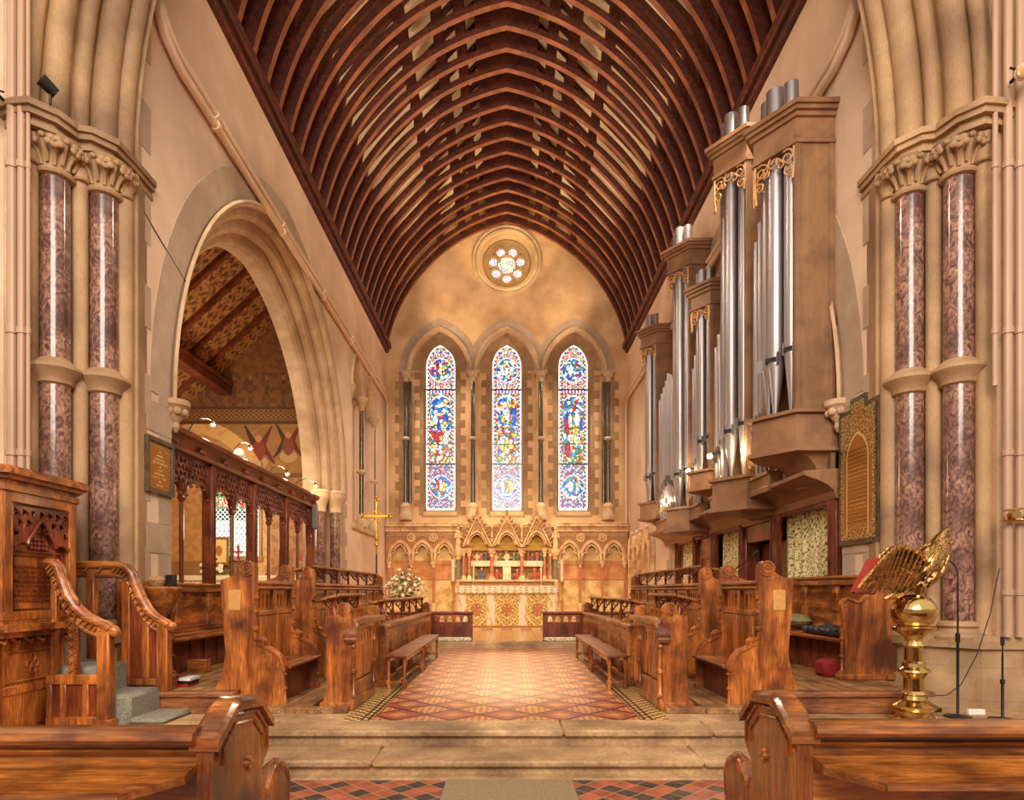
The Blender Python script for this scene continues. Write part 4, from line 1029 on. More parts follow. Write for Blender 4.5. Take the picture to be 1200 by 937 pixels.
# ------------------------------------------------------------------ arcaded wall lining and reredos behind the altar
YR = YE-.02
def L_TREF(c, a):
    L1 = [(c-a, 2.88), (c-a, 3.0), (c-a+.03, 3.10), (c-a+.09, 3.17), (c-a+.17, 3.17), (c-a+.15, 3.26), (c-a+.20, 3.38), (c-.06, 3.46), (c, 3.50)]
    return L1+[(2*c-x_, z_) for x_, z_ in L1[::-1][1:]]
def lining(s):
    sd = side_name(s)
    th = thing('wall_arcade', (s*3.3, YE-.2, .50), f'carved stone arcade with gilt marble panels on the east wall, {sd} of the altar', 'wall arcade')
    cols = [4.74, 3.84, 2.95, 2.06]; a = .37
    def bg(u, v):
        q = mnoise.noise(Vector((u*3.1*s, v*3.1, 2.0)))+.5*mnoise.noise(Vector((u*9*s, v*9, 5.0)))
        if (v % .78) < .016: return srgb((176, 128, 76))
        k = .5+.8*q; a_, b_ = srgb((204, 154, 84)), srgb((248, 216, 146)); 
        if v > 1.56 and v < 2.34: a_, b_ = srgb((198, 126, 74)), srgb((232, 172, 112))
        return tuple(x_+(y_-x_)*min(1, max(0, k)) for x_, y_ in zip(a_, b_))
    x0 = -4.86 if s == -1 else 1.95
    raster('marble_panels', 2.91, 2.9, 58, 58, bg, (x0, YE-.03, .52), (1, 0, 0), (0, 0, 1), PAINTED, th)
    # arcade plate with trefoiled heads
    m = MB(s); holes = []
    for c0, c1 in zip(cols, cols[1:]):
        c = (c0+c1)/2
        h = [(c-a, 2.86)]+[(c-a+.16*math.sin(t)*0-.0, 2.86) for t in []]
        L1 = [(c-a, 2.86), (c-a, 3.0), (c-a+.03, 3.10), (c-a+.09, 3.17), (c-a+.17, 3.17), (c-a+.15, 3.26), (c-a+.20, 3.38), (c-.06, 3.46), (c, 3.50)]
        holes.append(L1+[(2*c-x_, z_) for x_, z_ in L1[::-1][1:]])
    m.prism([[(1.95, 2.86), (4.86, 2.86), (4.86, 4.02), (1.95, 4.02)]]+holes, YE-.26, YE-.16, 'xz')
    p = m.build('arcade_heads', DIAP, th)
    m = MB(s)
    for c0, c1 in zip(cols, cols[1:]):
        c = (c0+c1)/2
        for o_, r_t in ((.0, .034), (.06, .026)): m.tube([(x_, YE-.29+o_*.3, z_) for x_, z_ in [(c-a-.02-o_, 2.88)]+arch_pts(c, a+.02, arch_R(a+.02, .60), 3.02, o_, 8)+[(c+a+.02+o_, 2.88)]], r_t, 6)
        m.tube([(x_, YE-.275, z_) for x_, z_ in L_TREF(c, a)], .03, 6)
    for c in cols[1:3]:
        m.ring((c, YE-.29, 3.78), .155, .026, 'y', 20, 6)
        for k in range(4): m.ring((c+.065*math.cos(PI/2*k+PI/4), YE-.29, 3.78+.065*math.sin(PI/2*k+PI/4)), .055, .018, 'y', 12, 5)
        m.ball((c, YE-.29, 3.78), .04, 8)
    m.build('arch_mouldings', ALAB, p)
    m = MB(s); n = 48
    m.box(1.95, YE-.34, 4.02, 4.88, YE, 4.08, .012); m.box(1.95, YE-.30, 4.08, 4.88, YE, 4.22); m.box(1.95, YE-.42, 4.22, 4.88, YE, 4.29, .015); m.box(1.95, YE-.34, 4.29, 4.88, YE, 4.33)
    for i in range(n): 
        x_ = 1.98+2.86*(i+.5)/n; m.ball((x_, YE-.33, 4.15), .034, 6)
        m.box(x_-.018, YE-.40, 4.33, x_+.018, YE-.34, 4.385, .004)
    # diapered spandrel field: small raised studs
    for i in range(44):
        for j in range(3):
            x_ = 2.0+2.82*(i+.5)/44; z_ = 3.86+.055*j
            m.box(x_-.015, YE-.292, z_-.015, x_+.015, YE-.275, z_+.015)
    m.build('cornice', ALAB, th)
    for c in cols:
        m = MB(s); m.lathe(c, YE-.22, [(.055, 1.14), (.05, 2.62)], 14); q = m.build('column', MARBR, th)
        m = MB(s); m.lathe(c, YE-.22, [(.12, .50), (.12, .98), (.10, 1.0), (.11, 1.06), (.075, 1.12), (.055, 1.16)], 14); m.build('base', ALAB, q)
        m = MB(s); m.lathe(c, YE-.22, [(.055, 2.58), (.08, 2.60), (.065, 2.64), (.08, 2.72), (.14, 2.82), (.15, 2.87)], 14)
        for k in range(7): m.ball((c+.10*math.cos(2*PI*k/7), YE-.22+.10*math.sin(2*PI*k/7), 2.74), .032, 6)
        m.build('capital', ALAB, q)
    m = MB(s); m.box(1.95, YE-.36, .50, 4.88, YE, .60, .02); m.build('plinth', STONE, th)
for s in (-1, 1): lining(s)

rd = thing('reredos', (0, YE-.3, .50), 'gabled and gilded stone reredos with a carved supper scene behind the altar', 'reredos')
def mosaic(u, v):
    x_ = u-1.75; q = mnoise.noise(Vector((x_*7, v*7, 1)))
    gold = srgb((226, 178, 84)) if (int(u*26)+int(v*26)) % 2 else srgb((206, 150, 60))
    if v > 1.25: return gold
    if q > .25: return srgb((206, 130, 70))
    if q < -.28: return srgb((120, 120, 84))
    return srgb((196, 148, 92))
raster('gold_mosaic', 3.5, 2.1, 88, 54, mosaic, (-1.75, YE-.06, 2.05), (1, 0, 0), (0, 0, 1), PAINTED, rd)
m = MB(); m.box(-1.85, YE-.5, .5, 1.85, YE-.02, 1.82, .01); m.box(-1.82, YE-.74, 1.82, 1.82, YE-.04, 2.0, .02); g = m.build('gradine', DIAP, rd)
m = MB(); m.box(-1.86, YE-.82, 2.0, 1.86, YE-.04, 2.09, .02); m.box(-1.84, YE-.80, 1.80, 1.84, YE-.1, 1.85, .01); m.build('shelf_edge', ALAB, g)
GX = (-1.19, 0.0, 1.19)
m = MB(); holes = []
for c in GX: holes.append([(c-.40, 3.30)]+arch_pts(c, .40, arch_R(.40, .48), 3.42, 0, 8)+[(c+.40, 3.30)])
m.prism([[(-1.82, 3.26), (1.82, 3.26), (1.82, 4.0), (1.82, 4.2), (1.55, 4.2), (1.19, 4.2), (-1.55, 4.2), (-1.82, 4.2)]]+holes, YE-.34, YE-.2, 'xz')
ar = m.build('arcade', DIAP, rd)
for i, c in enumerate(GX):
    m = MB()
    for o_, w_, r_ in ((0, 0, .045), (.07, 0, .02)):
        m.tube([(c-.58+o_, YE-.44, 3.40), (c, YE-.44, 4.62-o_*1.9), (c+.58-o_, YE-.44, 3.40)], r_, 8)
    m.prism([[(c-.52, 3.48), (c, 4.5), (c+.52, 3.48)], [(c-.40, 3.485)]+arch_pts(c, .36, arch_R(.36, .52), 3.52, 0, 8)+[(c+.40, 3.485)]], YE-.42, YE-.34, 'xz')
    gf = m.build('gable_field', DIAP, rd); m = MB()
    m.tube([(c-.58, YE-.45, 3.40), (c, YE-.45, 4.62), (c+.58, YE-.45, 3.40)], .05, 8); m.tube([(c-.48, YE-.44, 3.43), (c, YE-.44, 4.42), (c+.48, YE-.44, 3.43)], .022, 6)
    m.tube([(x_, YE-.44, z_) for x_, z_ in arch_pts(c, .37, arch_R(.37, .52), 3.50, 0, 8)], .034, 6); m.tube([(x_, YE-.42, z_) for x_, z_ in arch_pts(c, .31, arch_R(.31, .44), 3.48, 0, 8)], .02, 6)
    gb = m.build('gable', ALAB, gf)
    m = MB()
    for sg in (-1, 1):
        for k in range(8):
            t_ = (k+.7)/8.5; x_ = c+sg*.60*(1-t_); z_ = 3.46+1.2*t_; m.ball((x_+sg*.045, YE-.44, z_), .062, 7, (1, .8, 1.1)); m.ball((x_+sg*.095, YE-.45, z_+.05), .042, 6)
    m.ball((c, YE-.44, 4.72), .055, 8); m.lathe(c, YE-.44, [(.03, 4.58), (.05, 4.66), (.02, 4.70), (.06, 4.80), (.015, 4.90)], 10)
    m.build('crockets', DIAP, gf)
m = MB(); m.box(-1.9, YE-.36, 4.2, 1.9, YE, 4.28, .01); m.box(-1.9, YE-.4, 4.28, 1.9, YE, 4.34, .01)
for i in range(40): m.ball((-1.85+3.7*(i+.5)/40, YE-.38, 4.36), .03, 6)
for c in (-.595, .595):
    m.lathe(c, YE-.42, [(.05, 3.5), (.06, 3.8), (.04, 4.1), (.07, 4.16), (.07, 4.25), (.03, 4.3), (.05, 4.42), (.01, 4.62)], 10)
m.build('cresting', ALAB, rd)
for c, mt in ((-1.72, MARBR), (-.595, MARBR), (.595, MARBR), (1.72, MARBR), (-1.5, MARBR), (1.5, MARBR)):
    m = MB(); r_ = .075 if abs(c) < 1.6 and abs(c) > .1 and abs(c) < 1 else .055
    m.lathe(c, YE-.52, [(r_, 2.26), (r_*.95, 3.02)], 14); q = m.build('column', mt, rd)
    m = MB(); m.lathe(c, YE-.52, [(r_*1.9, 2.09), (r_*1.9, 2.15), (r_*1.5, 2.2), (r_*1.1, 2.26)], 14); m.lathe(c, YE-.52, [(r_, 3.0), (r_*1.4, 3.03), (r_*1.1, 3.07), (r_*1.6, 3.2), (r_*2.2, 3.27), (r_*2.3, 3.33)], 14)
    for k in range(7): m.ball((c+r_*1.7*math.cos(2*PI*k/7), YE-.52+r_*1.7*math.sin(2*PI*k/7), 3.17), r_*.45, 6)
    m.build('capital', ALAB, q)
for s in (-1, 1):     # flanking green shafts that carry small canopied statues
    m = MB(s); m.lathe(1.93, YE-.5, [(.085, 2.1), (.08, 2.9)], 14); q = m.build('flanking_column', MARBG, rd)
    m = MB(s); m.lathe(1.93, YE-.5, [(.12, .5), (.12, 2.0), (.13, 2.05), (.09, 2.1)], 14); m.build('pedestal', ALAB, rd)
    m = MB(s); m.lathe(1.93, YE-.5, [(.08, 2.88), (.12, 2.92), (.10, 2.96), (.17, 3.08), (.20, 3.2), (.2, 3.3)], 14); m.build('capital', ALAB, q)
    m = MB(s); m.lathe(1.93, YE-.5, [(.10, 3.3), (.12, 3.36), (.10, 3.6), (.09, 3.85), (.11, 3.98), (.06, 4.03), (.04, 4.06)], 12); m.ball((1.93, YE-.52, 4.13), .07, 10, (1, 1, 1.15))
    for sg in (-1, 1): m.tube([(1.93+sg*.10, YE-.5, 3.95), (1.93+sg*.13, YE-.56, 3.75), (1.93+sg*.02, YE-.62, 3.78)], .03, 6)
    m.build('statue', ALAB, rd)
# supper scene: long table, a taller central figure, companions either side
m = MB(); m.box(-1.45, YE-.36, 2.62, 1.45, YE-.22, 2.85, .01); m.box(-.16, YE-.34, 2.1, .16, YE-.24, 2.62, .01)
for k in range(16): m.tube([(-1.4+k*.185, YE-.365, 2.84), (-1.4+k*.185+.01, YE-.365, 2.64)], .008, 4)
m.build('carved_table', CREAMC, rd)
FIGC = [mat('relief_robe_red', (170, 76, 54), (200, 100, 70), 6, rough=.6), mat('relief_robe_blue', (78, 92, 104), (110, 124, 130), 6, rough=.6), mat('relief_robe_green', (104, 116, 74), (140, 146, 96), 6, rough=.6), mat('relief_robe_cream', (226, 196, 150), (240, 214, 170), 6, rough=.6)]
SKIN = mat('relief_flesh', (214, 156, 112), (226, 172, 128), 6, rough=.6); HAIRM = mat('relief_hair', (92, 54, 34), (130, 80, 48), 6)
rr = random.Random(5)
for k, (x_, zb, hh) in enumerate([(0, 2.8, .46)]+[(sg*v, 2.82+dz, .32) for v, dz in ((.28, .0), (.44, .04), (.85, .03), (1.02, -.02), (1.2, .05), (1.38, -.02)) for sg in (-1, 1)]+[(-1.0, 2.12, .42), (1.1, 2.12, .42), (-1.32, 2.14, .4), (1.34, 2.12, .4), (.42, 2.12, .36), (-.4, 2.12, .36)]):
    m = MB(); yy = YE-.2 if zb > 2.5 else YE-.42
    m.lathe(x_, yy, [(.085, zb), (.095, zb+hh*.3), (.085, zb+hh*.55), (.09, zb+hh*.68), (.04, zb+hh*.76), (.03, zb+hh*.80)], 10)
    for sg in (-1, 1): m.tube([(x_+sg*.075, yy, zb+hh*.62), (x_+sg*.11, yy-.05, zb+hh*.35), (x_+sg*(.05 if k else .2), yy-.12, zb+hh*(.28 if k else .40))], [.03, .028, .018], 6)
    f = m.build('figure', FIGC[3] if k == 0 else FIGC[rr.randrange(3) if rr.random() < .85 else 3], rd)
    m = MB(); m.ball((x_, yy-.01, zb+hh*.92), .048, 10, (1, 1, 1.2)); m.build('head', SKIN, f)
    m = MB(); m.ball((x_, yy+.012, zb+hh*.95), .052, 8, (1, 1, 1.15)); m.build('hair', HAIRM, f)

# ------------------------------------------------------------------ altar
al = thing('altar', (0, 20.4, .50), 'altar dressed with a cream frontlet and gold brocade frontal', 'altar')
m = MB(); m.box(-1.52, 20.06, .50, 1.52, 20.9, 1.74, .01); m.build('altar_table', CREAMC, al)
m = MB(); m.box(-1.62, 19.98, 1.74, 1.62, 20.95, 1.798, .012); m.build('altar_top', CREAMC, al)
def frontal(u, v):
    x_ = u-1.53; ax_ = abs(x_)
    if v < .04: return srgb((196, 132, 66))
    if (.22*3 > 0) and (abs(ax_-.50) < .135 or ax_ > 1.30):
        q = mnoise.noise(Vector((x_*9, v*5, 7))); g_ = abs(((ax_*3+v*2) % .3)-.15)
        if g_ < .02 and q > .0: return srgb((206, 160, 92))
        return srgb((246, 226, 184)) if q < .25 else srgb((224, 186, 130))
    c = -1.0 if x_ < -.6 else (1.0 if x_ > .6 else 0); px, pz = x_-c*.97, (v-.02) 
    r = math.hypot(px, (pz-.52)*.8)
    if abs(r-.15) < .018 or abs(r-.07) < .012: return srgb((176, 132, 64))
    if r < .15 and abs(math.sin(3*math.atan2(pz-.52, px))) > .35: return srgb((206, 112, 76))
    k = math.sin(px*34+2.0*math.sin(pz*12))*math.cos(pz*26+1.6*math.cos(px*16)); k2 = math.sin(abs(px)*22-pz*18)
    if k > .55: return srgb((142, 118, 64))
    if k < -.68: return srgb((206, 122, 80))
    if k2 > .55: return srgb((244, 214, 140))
    return srgb((226, 184, 96))
fr = raster('frontal', 3.06, 1.16, 153, 58, frontal, (-1.53, 20.03, .51), (1, 0, 0), (0, 0, 1), CLOTHP, al)
def frontlet(u, v):
    q = mnoise.noise(Vector((u*6, v*10, 3))); k = math.sin(u*16)*math.cos(v*40+math.sin(u*8)*2)
    if v < .03: return srgb((214, 158, 70))
    if k > .72: return srgb((196, 140, 96))
    if k < -.8: return srgb((150, 150, 110))
    return srgb((248, 230, 192)) if q < .2 else srgb((234, 204, 150))
raster('frontlet', 3.26, .25, 163, 12, frontlet, (-1.63, 19.965, 1.56), (1, 0, 0), (0, 0, 1), CLOTHP, al)
def candlestick(x_, y_, z_, h, name_l, r=.02, ch=.5, stand=True, grp='candlesticks by the altar'):
    th = thing('candlestick', (x_, y_, z_), name_l, 'candlestick', grp)
    m = MB(); 
    m.lathe(x_, y_, [(.12*h+.05, z_), (.12*h+.05, z_+.03), (.05, z_+.07), (.03, z_+.12*h), (.055, z_+.18*h), (.025, z_+.25*h), (.022, z_+.5*h), (.05, z_+.56*h), (.025, z_+.62*h), (.02, z_+.85*h), (.06, z_+.93*h), (.075, z_+.97*h), (.075, z_+h), (.0, z_+h)], 14); m.build('stem', GOLD if stand else BRASS, th)
    m = MB(); m.lathe(x_, y_, [(r, z_+h), (r, z_+h+ch), (.004, z_+h+ch+.01)], 10); c = m.build('candle', CANDLE, th)
    return th
candlestick(-1.68, 19.7, .50, 1.45, 'tall gilt standing candlestick left of the altar', .045, .66)
candlestick(1.72, 19.7, .50, 1.45, 'tall gilt standing candlestick right of the altar', .045, .66)
candlestick(-1.09, 20.6, 1.80, .16, 'short candlestick with a thin candle at the left of the altar top', .02, .62, False, 'candles on the altar top')
candlestick(1.12, 20.6, 1.80, .16, 'short candlestick with a thin candle at the right of the altar top', .02, .62, False, 'candles on the altar top')

# flower arrangement on a pedestal, left of the altar
fa = thing('flower_arrangement', (-3.2, 19.6, .50), 'large arrangement of cream flowers on a stand left of the altar', 'flower arrangement')
m = MB(); m.lathe(-3.2, 19.6, [(.20, .50), (.20, .53), (.04, .58), (.03, 1.25), (.06, 1.3), (.15, 1.36), (.19, 1.48), (.17, 1.52)], 16); m.build('pedestal', IRON, fa)
m = MB(); rr = random.Random(9)
for k in range(330):
    a, e_ = rr.uniform(0, 2*PI), rr.uniform(-.5, 1.5); L_ = rr.uniform(.35, .68)*(1.0 if e_ > 0 else .9)
    c_ = Vector((-3.2, 19.6, 1.62)); dv = Vector((math.cos(a)*math.cos(e_), .8*math.sin(a)*math.cos(e_), math.sin(e_)*1.15)); p = c_+dv*L_*rr.uniform(.5, 1)
    q = dv.orthogonal().normalized(); w = Vector((rr.uniform(-1, 1), rr.uniform(-1, 1), rr.uniform(-1, 1))).normalized(); l_ = rr.uniform(.07, .16)
    d2 = (dv+w*.5).normalized(); s2 = d2.cross(w).normalized()*.022
    m._add([p, p+d2*l_*.5+s2, p+d2*l_+Vector((0, 0, -.02)), p+d2*l_*.5-s2], [[0, 1, 2, 3]])
for k in range(26):
    a, e_ = rr.uniform(0, 2*PI), rr.uniform(-.3, 1.5); dv = Vector((math.cos(a)*math.cos(e_), .8*math.sin(a)*math.cos(e_), math.sin(e_)*1.1)); m.tube([(-3.2, 19.6, 1.5), Vector((-3.2, 19.6, 1.62))+dv*.45], .006, 4)
m.build('foliage', LEAF, fa)
for k in range(44):
    a = k*2.39996; e_ = math.asin(min(1, -.25+1.25*(k+.5)/44)); dv = Vector((math.cos(a)*math.cos(e_), .8*math.sin(a)*math.cos(e_), math.sin(e_)*1.15)); c_ = Vector((-3.2, 19.6, 1.64))+dv*rr.uniform(.42, .66); r_ = rr.uniform(.045, .07)
    m = MB(); m.ball(c_, r_*.55, 8)
    for j in range(7):
        b_ = 2*PI*j/7; u1 = dv.orthogonal().normalized(); v1 = dv.cross(u1); m.ball(c_+(u1*math.cos(b_)+v1*math.sin(b_))*r_*.6, r_*.5, 6, (1, 1, .8))
    m.build('flower', PETAL, fa)

# processional cross in its socket by the left stalls
pc = thing('processional_cross', (-3.04, 14.72, ZL), 'tall processional cross standing beyond the left choir stalls', 'cross')
m = MB(); m.lathe(-3.04, 14.72, [(.07, ZL), (.07, ZL+.04), (.02, ZL+.06), (.018, 2.55)], 10); m.build('staff', IRON, pc)
m = MB(); m.lathe(-3.04, 14.72, [(.018, 2.5), (.022, 2.66), (.05, 2.72), (.03, 2.8), (.05, 2.86), (.02, 2.92), (.02, 3.0)], 12)
m.box(-3.065, 14.70, 2.98, -3.015, 14.74, 3.74, .006); m.box(-3.31, 14.70, 3.36, -2.77, 14.74, 3.42, .006)
for p in ((-3.04, 3.78), (-3.34, 3.39), (-2.74, 3.39)):
    for k in range(3): m.ball((p[0]+.04*math.cos(PI/2+2*PI*k/3), 14.72, p[1]+.04*math.sin(PI/2+2*PI*k/3)), .035, 8)
m.ring((-3.04, 14.72, 3.39), .12, .015, 'y', 20, 6); m.build('cross_head', GOLD, pc)

# blind window columns on the left wall near the east end
for yy, zt, lb in ((21.5, 7.75, 'slender dark column of the blind windows on the left wall, nearer the stalls'), (23.4, 7.55, 'slender dark column of the blind windows on the left wall, nearer the east wall')):
    th = thing('column', (-W-.06, yy, 3.85), lb, 'column', 'columns of the blind windows'); x_ = -W-.05
    m = MB(); m.lathe(x_, yy, [(.085, 4.25), (.08, 5.6)], 14); m.lathe(x_, yy, [(.08, 5.75), (.075, zt)], 14); m.build('shaft', MARBD, th)
    m = MB(); m.lathe(x_, yy, [(.20, 3.8), (.20, 4.02), (.16, 4.08), (.12, 4.18), (.085, 4.26)], 14); m.build('base', STONE, th)
    m = MB(); m.lathe(x_, yy, [(.08, 5.6), (.16, 5.66), (.17, 5.70), (.08, 5.76)], 14); m.build('shaft_ring', STONE, th)
    m = MB(); m.lathe(x_, yy, [(.08, zt), (.11, zt+.02), (.09, zt+.06), (.14, zt+.25), (.20, zt+.36), (.22, zt+.45)], 14); m.build('capital', STONE, th)
m = MB()
for c, a, h in ((20.72, .78, 1.3), (22.48, .82, 1.2)):
    zs = 8.15 if c < 21 else 8.0
    rg = [[(-W+dx, u, z) for u, z in arch_pts(c, a, arch_R(a, h), zs, o_, 10)] for o_, dx in ((-.10, -.30), (-.10, -.10), (-.02, -.06), (.02, .05), (.10, .07), (.14, .02), (.14, -.02))]
    m.grid(rg)
m.box(-W-.34, 19.9, 3.62, -W+.08, 23.5, 3.80, .02); m.ball((-W+.02, 19.92, 8.1), .12, 9); m.lathe(-W+.0, 19.9, [(.02, 7.7), (.08, 7.85), (.12, 8.05), (.14, 8.15)], 12)
struct(m.build('trim_17', STONE, loc=Z0))
m = MB()
for s in (-1, 1):    # corbels of the great side arches
    x_ = s*(W-.02)
    m.lathe(x_, 9.3, [(.02, 3.98), (.06, 4.05), (.05, 4.12), (.12, 4.22), (.15, 4.32), (.20, 4.36), (.20, 4.44)], 12)
    for k in range(7): m.ball((x_+.13*math.cos(2*PI*k/7), 9.3+.13*math.sin(2*PI*k/7), 4.27), .06, 7)
struct(m.build('trim_18', STONE, loc=Z0))

# east responds of the left great arch: two dark marble shafts with moulded caps
for k, (x_, yy) in enumerate(((-W-.06, 18.25), (-W-.42, 17.95))):
    th = thing('column', (x_, yy, ZH), ('outer', 'inner')[k]+' mottled marble column carrying the east side of the left great arch', 'column')
    m = MB(); m.lathe(x_, yy, [(.15, .7), (.145, 3.9)], 18); m.build('shaft', MARB, th)
    m = MB(); m.lathe(x_, yy, [(.28, .3), (.28, .5), (.22, .6), (.15, .7)], 18); m.build('base', STONE, th)
    m = MB(); m.lathe(x_, yy, [(.15, 3.86), (.19, 3.9), (.17, 3.96), (.2, 4.1), (.27, 4.24), (.30, 4.3), (.30, 4.4), (.33, 4.44), (.33, 4.5)], 18); m.build('capital', STONE, th)

# ------------------------------------------------------------------ side chapel beyond the left arch
m = MB(); m.box(-13.2, 20.1, .3, -W-.9, 20.3, 12.5); struct(m.build('wall_chapel_east', PALEB, loc=Z0))
m = MB(); m.box(-13.4, 8.2, .3, -13.2, 20.3, 8); struct(m.build('wall_chapel_north', PALEB, loc=Z0))
def rz(x_): return 8.7+.92*(x_+8.94)
def chapel_wall(u, v):
    x_, z_ = -13.1+u, 1.0+v
    if z_ > rz(x_)+.05: return None
    n = mnoise.noise(Vector((x_*1.3, z_*1.3, 4))); n2 = mnoise.noise(Vector((x_*5, z_*5, 9)))
    base = srgb((168, 120, 66)) if n > 0 else srgb((160, 114, 62))
    if z_ > 6.95:
        if z_ < 7.06 or 7.42 < z_ < 7.5: return srgb((96, 60, 34))
        if z_ < 7.42: return srgb((112, 74, 40)) if math.sin(x_*40)*math.sin(z_*48) > 0 else srgb((160, 112, 62))
        if 7.5 < z_ < 8.6:
            k = (x_*1.9) % 1
            if abs(k-.5) < .14 and z_ < 8.35-.2*abs(k-.5): return srgb((104, 66, 40)) if n2 > 0 else srgb((126, 84, 52))
            if abs(k-.5) < .07 and z_ < 8.5: return srgb((170, 120, 76))
            return srgb((138, 92, 50)) if n2 > -.1 else srgb((116, 74, 40))
        return srgb((150, 100, 54)) if n2 > 0 else srgb((134, 88, 48))
    # pale arch enclosing the window group
    dx = x_+9.7; r = math.hypot(abs(dx)+.55, z_-4.4) if z_ > 4.4 else abs(dx)+.55
    if 2.30 < r < 2.75: return srgb((236, 186, 116)) if n2 > -.3 else srgb((222, 168, 98))
    if r <= 2.30:
        if z_ < 2.6: return base
        return srgb((206, 150, 84)) if n2 > 0 else srgb((190, 134, 74))
    # winged figures
    for (cx, cz, sc, red) in ((-7.9, 6.15, 1.0, srgb((150, 66, 44))), (-6.95, 6.3, .9, srgb((140, 76, 50)))):
        px, pz = (x_-cx)/sc, (z_-cz)/sc
        if math.hypot(px, pz-.34) < .11: return srgb((206, 142, 88))
        if (px/.2)**2+((pz+.05)/.34)**2 < 1: return red
        if (px/.3)**2+((pz+.42)/.22)**2 < 1: return srgb((196, 156, 100))
        for sg in (-1, 1):
            for (ax_, az, bx, bz, w) in ((.1*sg, .1, .42*sg, .72, .10), (.12*sg, .1, .5*sg, -.45, .11)):
                t_ = max(0, min(1, ((px-ax_)*(bx-ax_)+(pz-az)*(bz-az))/((bx-ax_)**2+(bz-az)**2))); dd = math.hypot(px-ax_-t_*(bx-ax_), pz-az-t_*(bz-az))
                if dd < w*(1-t_*.8)+.01: return srgb((74, 52, 40)) if sg < 0 else srgb((112, 52, 38))
    if z_ < 4.2 and x_ > -7.7:
        return srgb((186, 96, 66)) if n > .25 else (srgb((196, 148, 98)) if n2 > 0 else srgb((176, 122, 80)))
    if z_ < 5.4 and x_ > -7.6 and 5.25 < z_: return srgb((130, 84, 50))
    return base if n2 > -.25 else srgb((176, 128, 72))
o = raster('wall_painting', 7.3, 9.6, 292, 384, chapel_wall, (-13.1, 20.08, 1.0), (1, 0, 0), (0, 0, 1), PAINTED); tag(o, 'faded painted decoration with winged figures on the side chapel wall', 'wall painting')
def chapel_roof(u, v):
    n2 = mnoise.noise(Vector((u*6, v*6, 2))); k = v % 1.02
    if abs(k-.51) < .46 and (math.sin(u*17+math.sin(v*9)*2)*math.sin(v*15) > .35): return srgb((104, 64, 34))
    if abs(k-.51) < .3 and math.sin(u*31)*math.cos(v*29) > .5: return srgb((150, 70, 38))
    return srgb((188, 134, 72)) if n2 > 0 else srgb((164, 112, 58))
L_ = 7.5/math.cos(math.atan(.92))
o = raster('ceiling_chapel', L_, 12.2, 200, 240, chapel_roof, (-13.3, 20.2, rz(-13.3)), (1, 0, .92), (0, -1, 0), PAINTED); struct(o)
m = MB()
ux, uz = 1/math.hypot(1, .92), .92/math.hypot(1, .92)
for k in range(13):
    yy = 20.2-1.02*k-.0
    m._add([(x_, y_, rz(x_)+dz) for x_ in (-13.3, -5.8) for y_ in (yy-.07, yy+.07) for dz in (-.16, .05)], [[0, 1, 3, 2], [4, 5, 7, 6], [0, 2, 6, 4], [1, 3, 7, 5], [0, 1, 5, 4], [2, 3, 7, 6]])
struct(m.build('trim_19', DKY, loc=Z0))
m = MB(); m.box(-9.15, 8.3, 7.85, -8.75, 20.1, 8.1, .02); m.box(-9.2, 8.3, 8.1, -8.7, 20.1, 8.22, .02)
for k in range(60): m.box(-8.76, 8.4+k*.195, 7.98, -8.72, 8.5+k*.195, 8.08)
struct(m.build('trim_20', DKY, loc=Z0))
# chapel windows
def chap_glass(u, v):
    if u < .05 or u > .75 or v < .05: return srgb((230, 220, 190))
    if v < 1.1:
        a_, b_ = (u*7+v*5) % 1, (u*7-v*5) % 1
        return LEAD if min(a_, b_) < .12 else srgb((226, 232, 220))
    q = mnoise.noise(Vector((u*9, v*7, 1))); 
    if v < 1.5: return LEAD if (int(u*14)+int(v*14)) % 2 else srgb((230, 230, 210))
    if abs(q) < .04: return LEAD
    return PAL[0] if q > .3 else (PAL[5] if q < -.25 else (srgb((236, 210, 160)) if q > 0 else srgb((180, 130, 110))))
for k, x_ in enumerate((-9.55, -8.65)):
    o = raster(f'window_{5+k}', .8, 2.9, 40, 120, chap_glass, (x_, 20.03, 2.75), (1, 0, 0), (0, 0, 1), GLASS); struct(o); o['label'] = ('left', 'right')[k]+' light of the small side chapel window'
    m = MB(); m.box(x_-.08, 19.98, 2.65, x_, 20.1, 5.7, .01); m.box(x_+.8, 19.98, 2.65, x_+.88, 20.1, 5.7, .01); m.box(x_-.1, 19.95, 2.6, x_+.9, 20.1, 2.75, .01); m.box(x_-.08, 19.98, 5.6, x_+.88, 20.1, 5.72, .01); struct(m.build('window_frame', STONE, loc=Z0))
ca = thing('altar', (-8.6, 19.4, .3), 'side chapel altar under a pale cloth, seen through the screen', 'altar')
m = MB(); m.box(-10.6, 19.1, .3, -6.3, 19.9, 1.95, .02); m.build('altar_table', CREAMC, ca)
m = MB(); m.box(-10.65, 19.05, 1.95, -6.25, 19.92, 2.12, .02); m.build('altar_cloth', CANDLE, ca)
candlestick(-10.45, 19.4, 2.12, .3, 'candlestick at the left end of the side chapel altar', .04, .9, False, 'candlesticks on the chapel altar')
candlestick(-7.35, 19.4, 2.12, .3, 'candlestick at the right end of the side chapel altar', .03, .35, False, 'candlesticks on the chapel altar')
th = thing('altar_cross', (-8.25, 19.4, 2.12), 'small red standing cross on the side chapel altar', 'cross'); m = MB(); m.lathe(-8.25, 19.4, [(.1, 2.12), (.1, 2.15), (.03, 2.2), (.02, 2.6)], 10); m.build('foot', BRASS, th); m = MB(); m.box(-8.275, 19.38, 2.55, -8.225, 19.42, 3.05); m.box(-8.4, 19.38, 2.82, -8.1, 19.42, 2.87); m.build('cross_piece', RED, th)
th = thing('picture', (-9.05, 19.85, 2.5), 'small framed picture with a gold ground above the chapel altar', 'picture')
